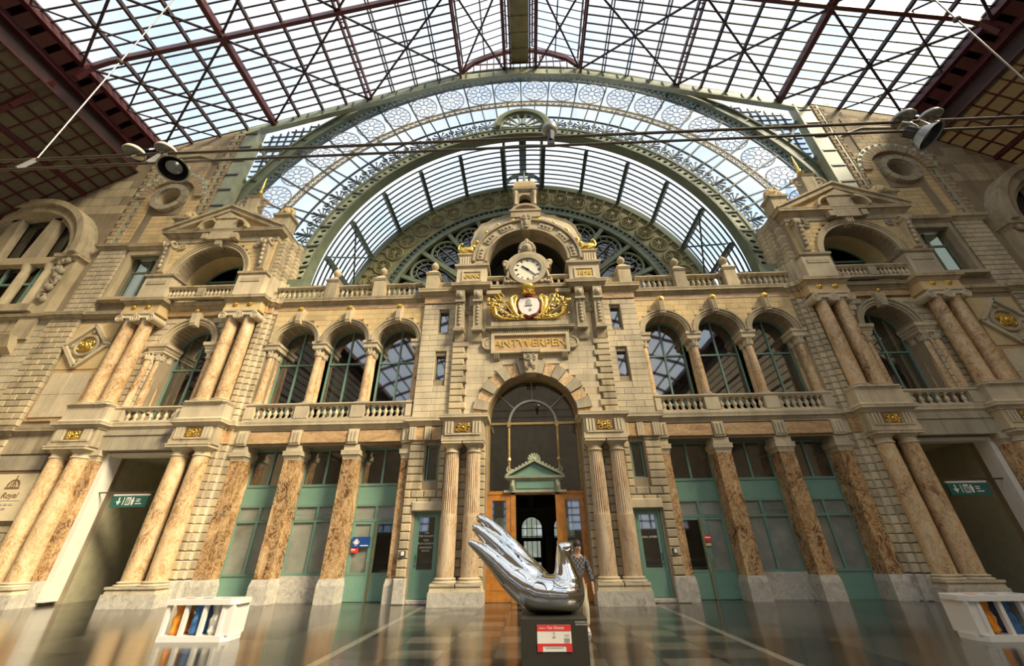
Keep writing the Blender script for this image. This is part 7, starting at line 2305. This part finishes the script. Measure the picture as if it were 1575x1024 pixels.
def floodlight(x, y, z, aim, label, group, shade='lamp_cream', body='grey_metal', k=1.0):
    t = thing('floodlight', label, 'floodlight', (x, y, z), group)
    m = MB(); m.lathe([(.12, .28), (.15, .25), (.16, -.02), (.2, -.06)], 0, 0, 18)
    for i in range(10): a = 2 * PI * i / 10; m.box(.15 * math.cos(a) - .015, .15 * math.cos(a) + .015, .15 * math.sin(a) - .015, .15 * math.sin(a) + .015, .0, .26)
    m.build('gear_housing', body, t, 40, local=True)
    m = MB(); m.lathe([(.17, -.04), (.24, -.12), (.36, -.34), (.39, -.36), (.37, -.35), (.35, -.33), (.23, -.11), (.16, -.05)], 0, 0, 28, cap=False); m.build('shade', shade, t, 40, local=True)
    m = MB(); m.lathe([(.345, -.33), (.225, -.115), (.02, -.09)], 0, 0, 28, cap=False); m.build('reflector', 'ink_black', t, 40, local=True)
    m = MB(); m.lathe([(.0, -.24), (.12, -.23), (.2, -.2), (.2, -.19), (.0, -.19)], 0, 0, 20); m.build('lens', 'lens_glass', t, 40, local=True)
    m = MB(); m.tube([(-.22, 0, .0), (-.3, 0, .16), (-.28, 0, .38), (0, 0, .46), (.28, 0, .38), (.3, 0, .16), (.22, 0, 0)], .025, 6); m.build('yoke', 'grey_metal', t, local=True)
    d = Vector(aim).normalized()
    t.rotation_euler = (-d).to_track_quat('Z', 'Y').to_euler()
    t.scale = (k, k, k)
    return t
floodlight(-8.2, YL - .2, ZL - .72, (.45, -.35, -1), 'cream shaded floodlight aimed down into the hall beside two dish lights', None, k=.78)
floodlight(8.45, YL - .2, ZL - .68, (.5, -.35, -1), 'black housed floodlight aimed down into the hall beside two dark dish lights', None, 'grey_metal', 'black_metal', .8)
def dish(x, y, z, label, group, mat):
    t = thing('dish_light', label, 'floodlight', (x, y, z), group)
    t.scale = (.62, .62, .62)
    m = MB(); m.lathe([(.36, 0), (.38, .03), (.34, .14), (.22, .24), (.08, .29), (.0, .3)], 0, 0, 26, cap=False); m.build('shell', mat, t, 60, local=True)
    m = MB(); m.lathe([(.0, -.02), (.3, -.01), (.36, .01)], 0, 0, 26, cap=False); m.build('lens', 'lens_glass', t, 60, local=True)
    m = MB(); m.tube([(0, 0, -.02), (.1, -.05, -.3)], .03, 6); m.tube([(-.3, 0, 0), (-.12, -.05, -.28), (.12, -.05, -.28), (.3, 0, 0)], .022, 6); m.build('bracket', 'grey_metal', t, local=True)
    return t
dish(-9.75, YL, ZL + .08, 'cream dish uplighter on the steel rods', 'cream dish lights', 'lamp_cream')
dish(-8.95, YL, ZL + .1, 'cream dish uplighter on the steel rods', 'cream dish lights', 'lamp_cream')
dish(8.7, YL, ZL + .1, 'grey dish uplighter on the steel rods', 'grey dish lights', 'grey_metal')
dish(9.3, YL, ZL + .1, 'grey dish uplighter on the steel rods', 'grey dish lights', 'grey_metal')
t = thing('globe_lamp', 'grey globe lamp on the rods above the crown of the arch', 'lamp', (.5, YL, ZL + .25))
m = MB(); m.ball((.5, YL, ZL + .28), .19, 20, 14); m.build('globe', 'grey_metal', t, 180)
m = MB(); m.lathe([(.08, ZL - .15), (.1, ZL), (.12, ZL + .12)], .5, YL, 12); m.box(.42, .58, YL - .05, YL + .05, ZL - .3, ZL - .1); m.build('mount', 'black_metal', t)
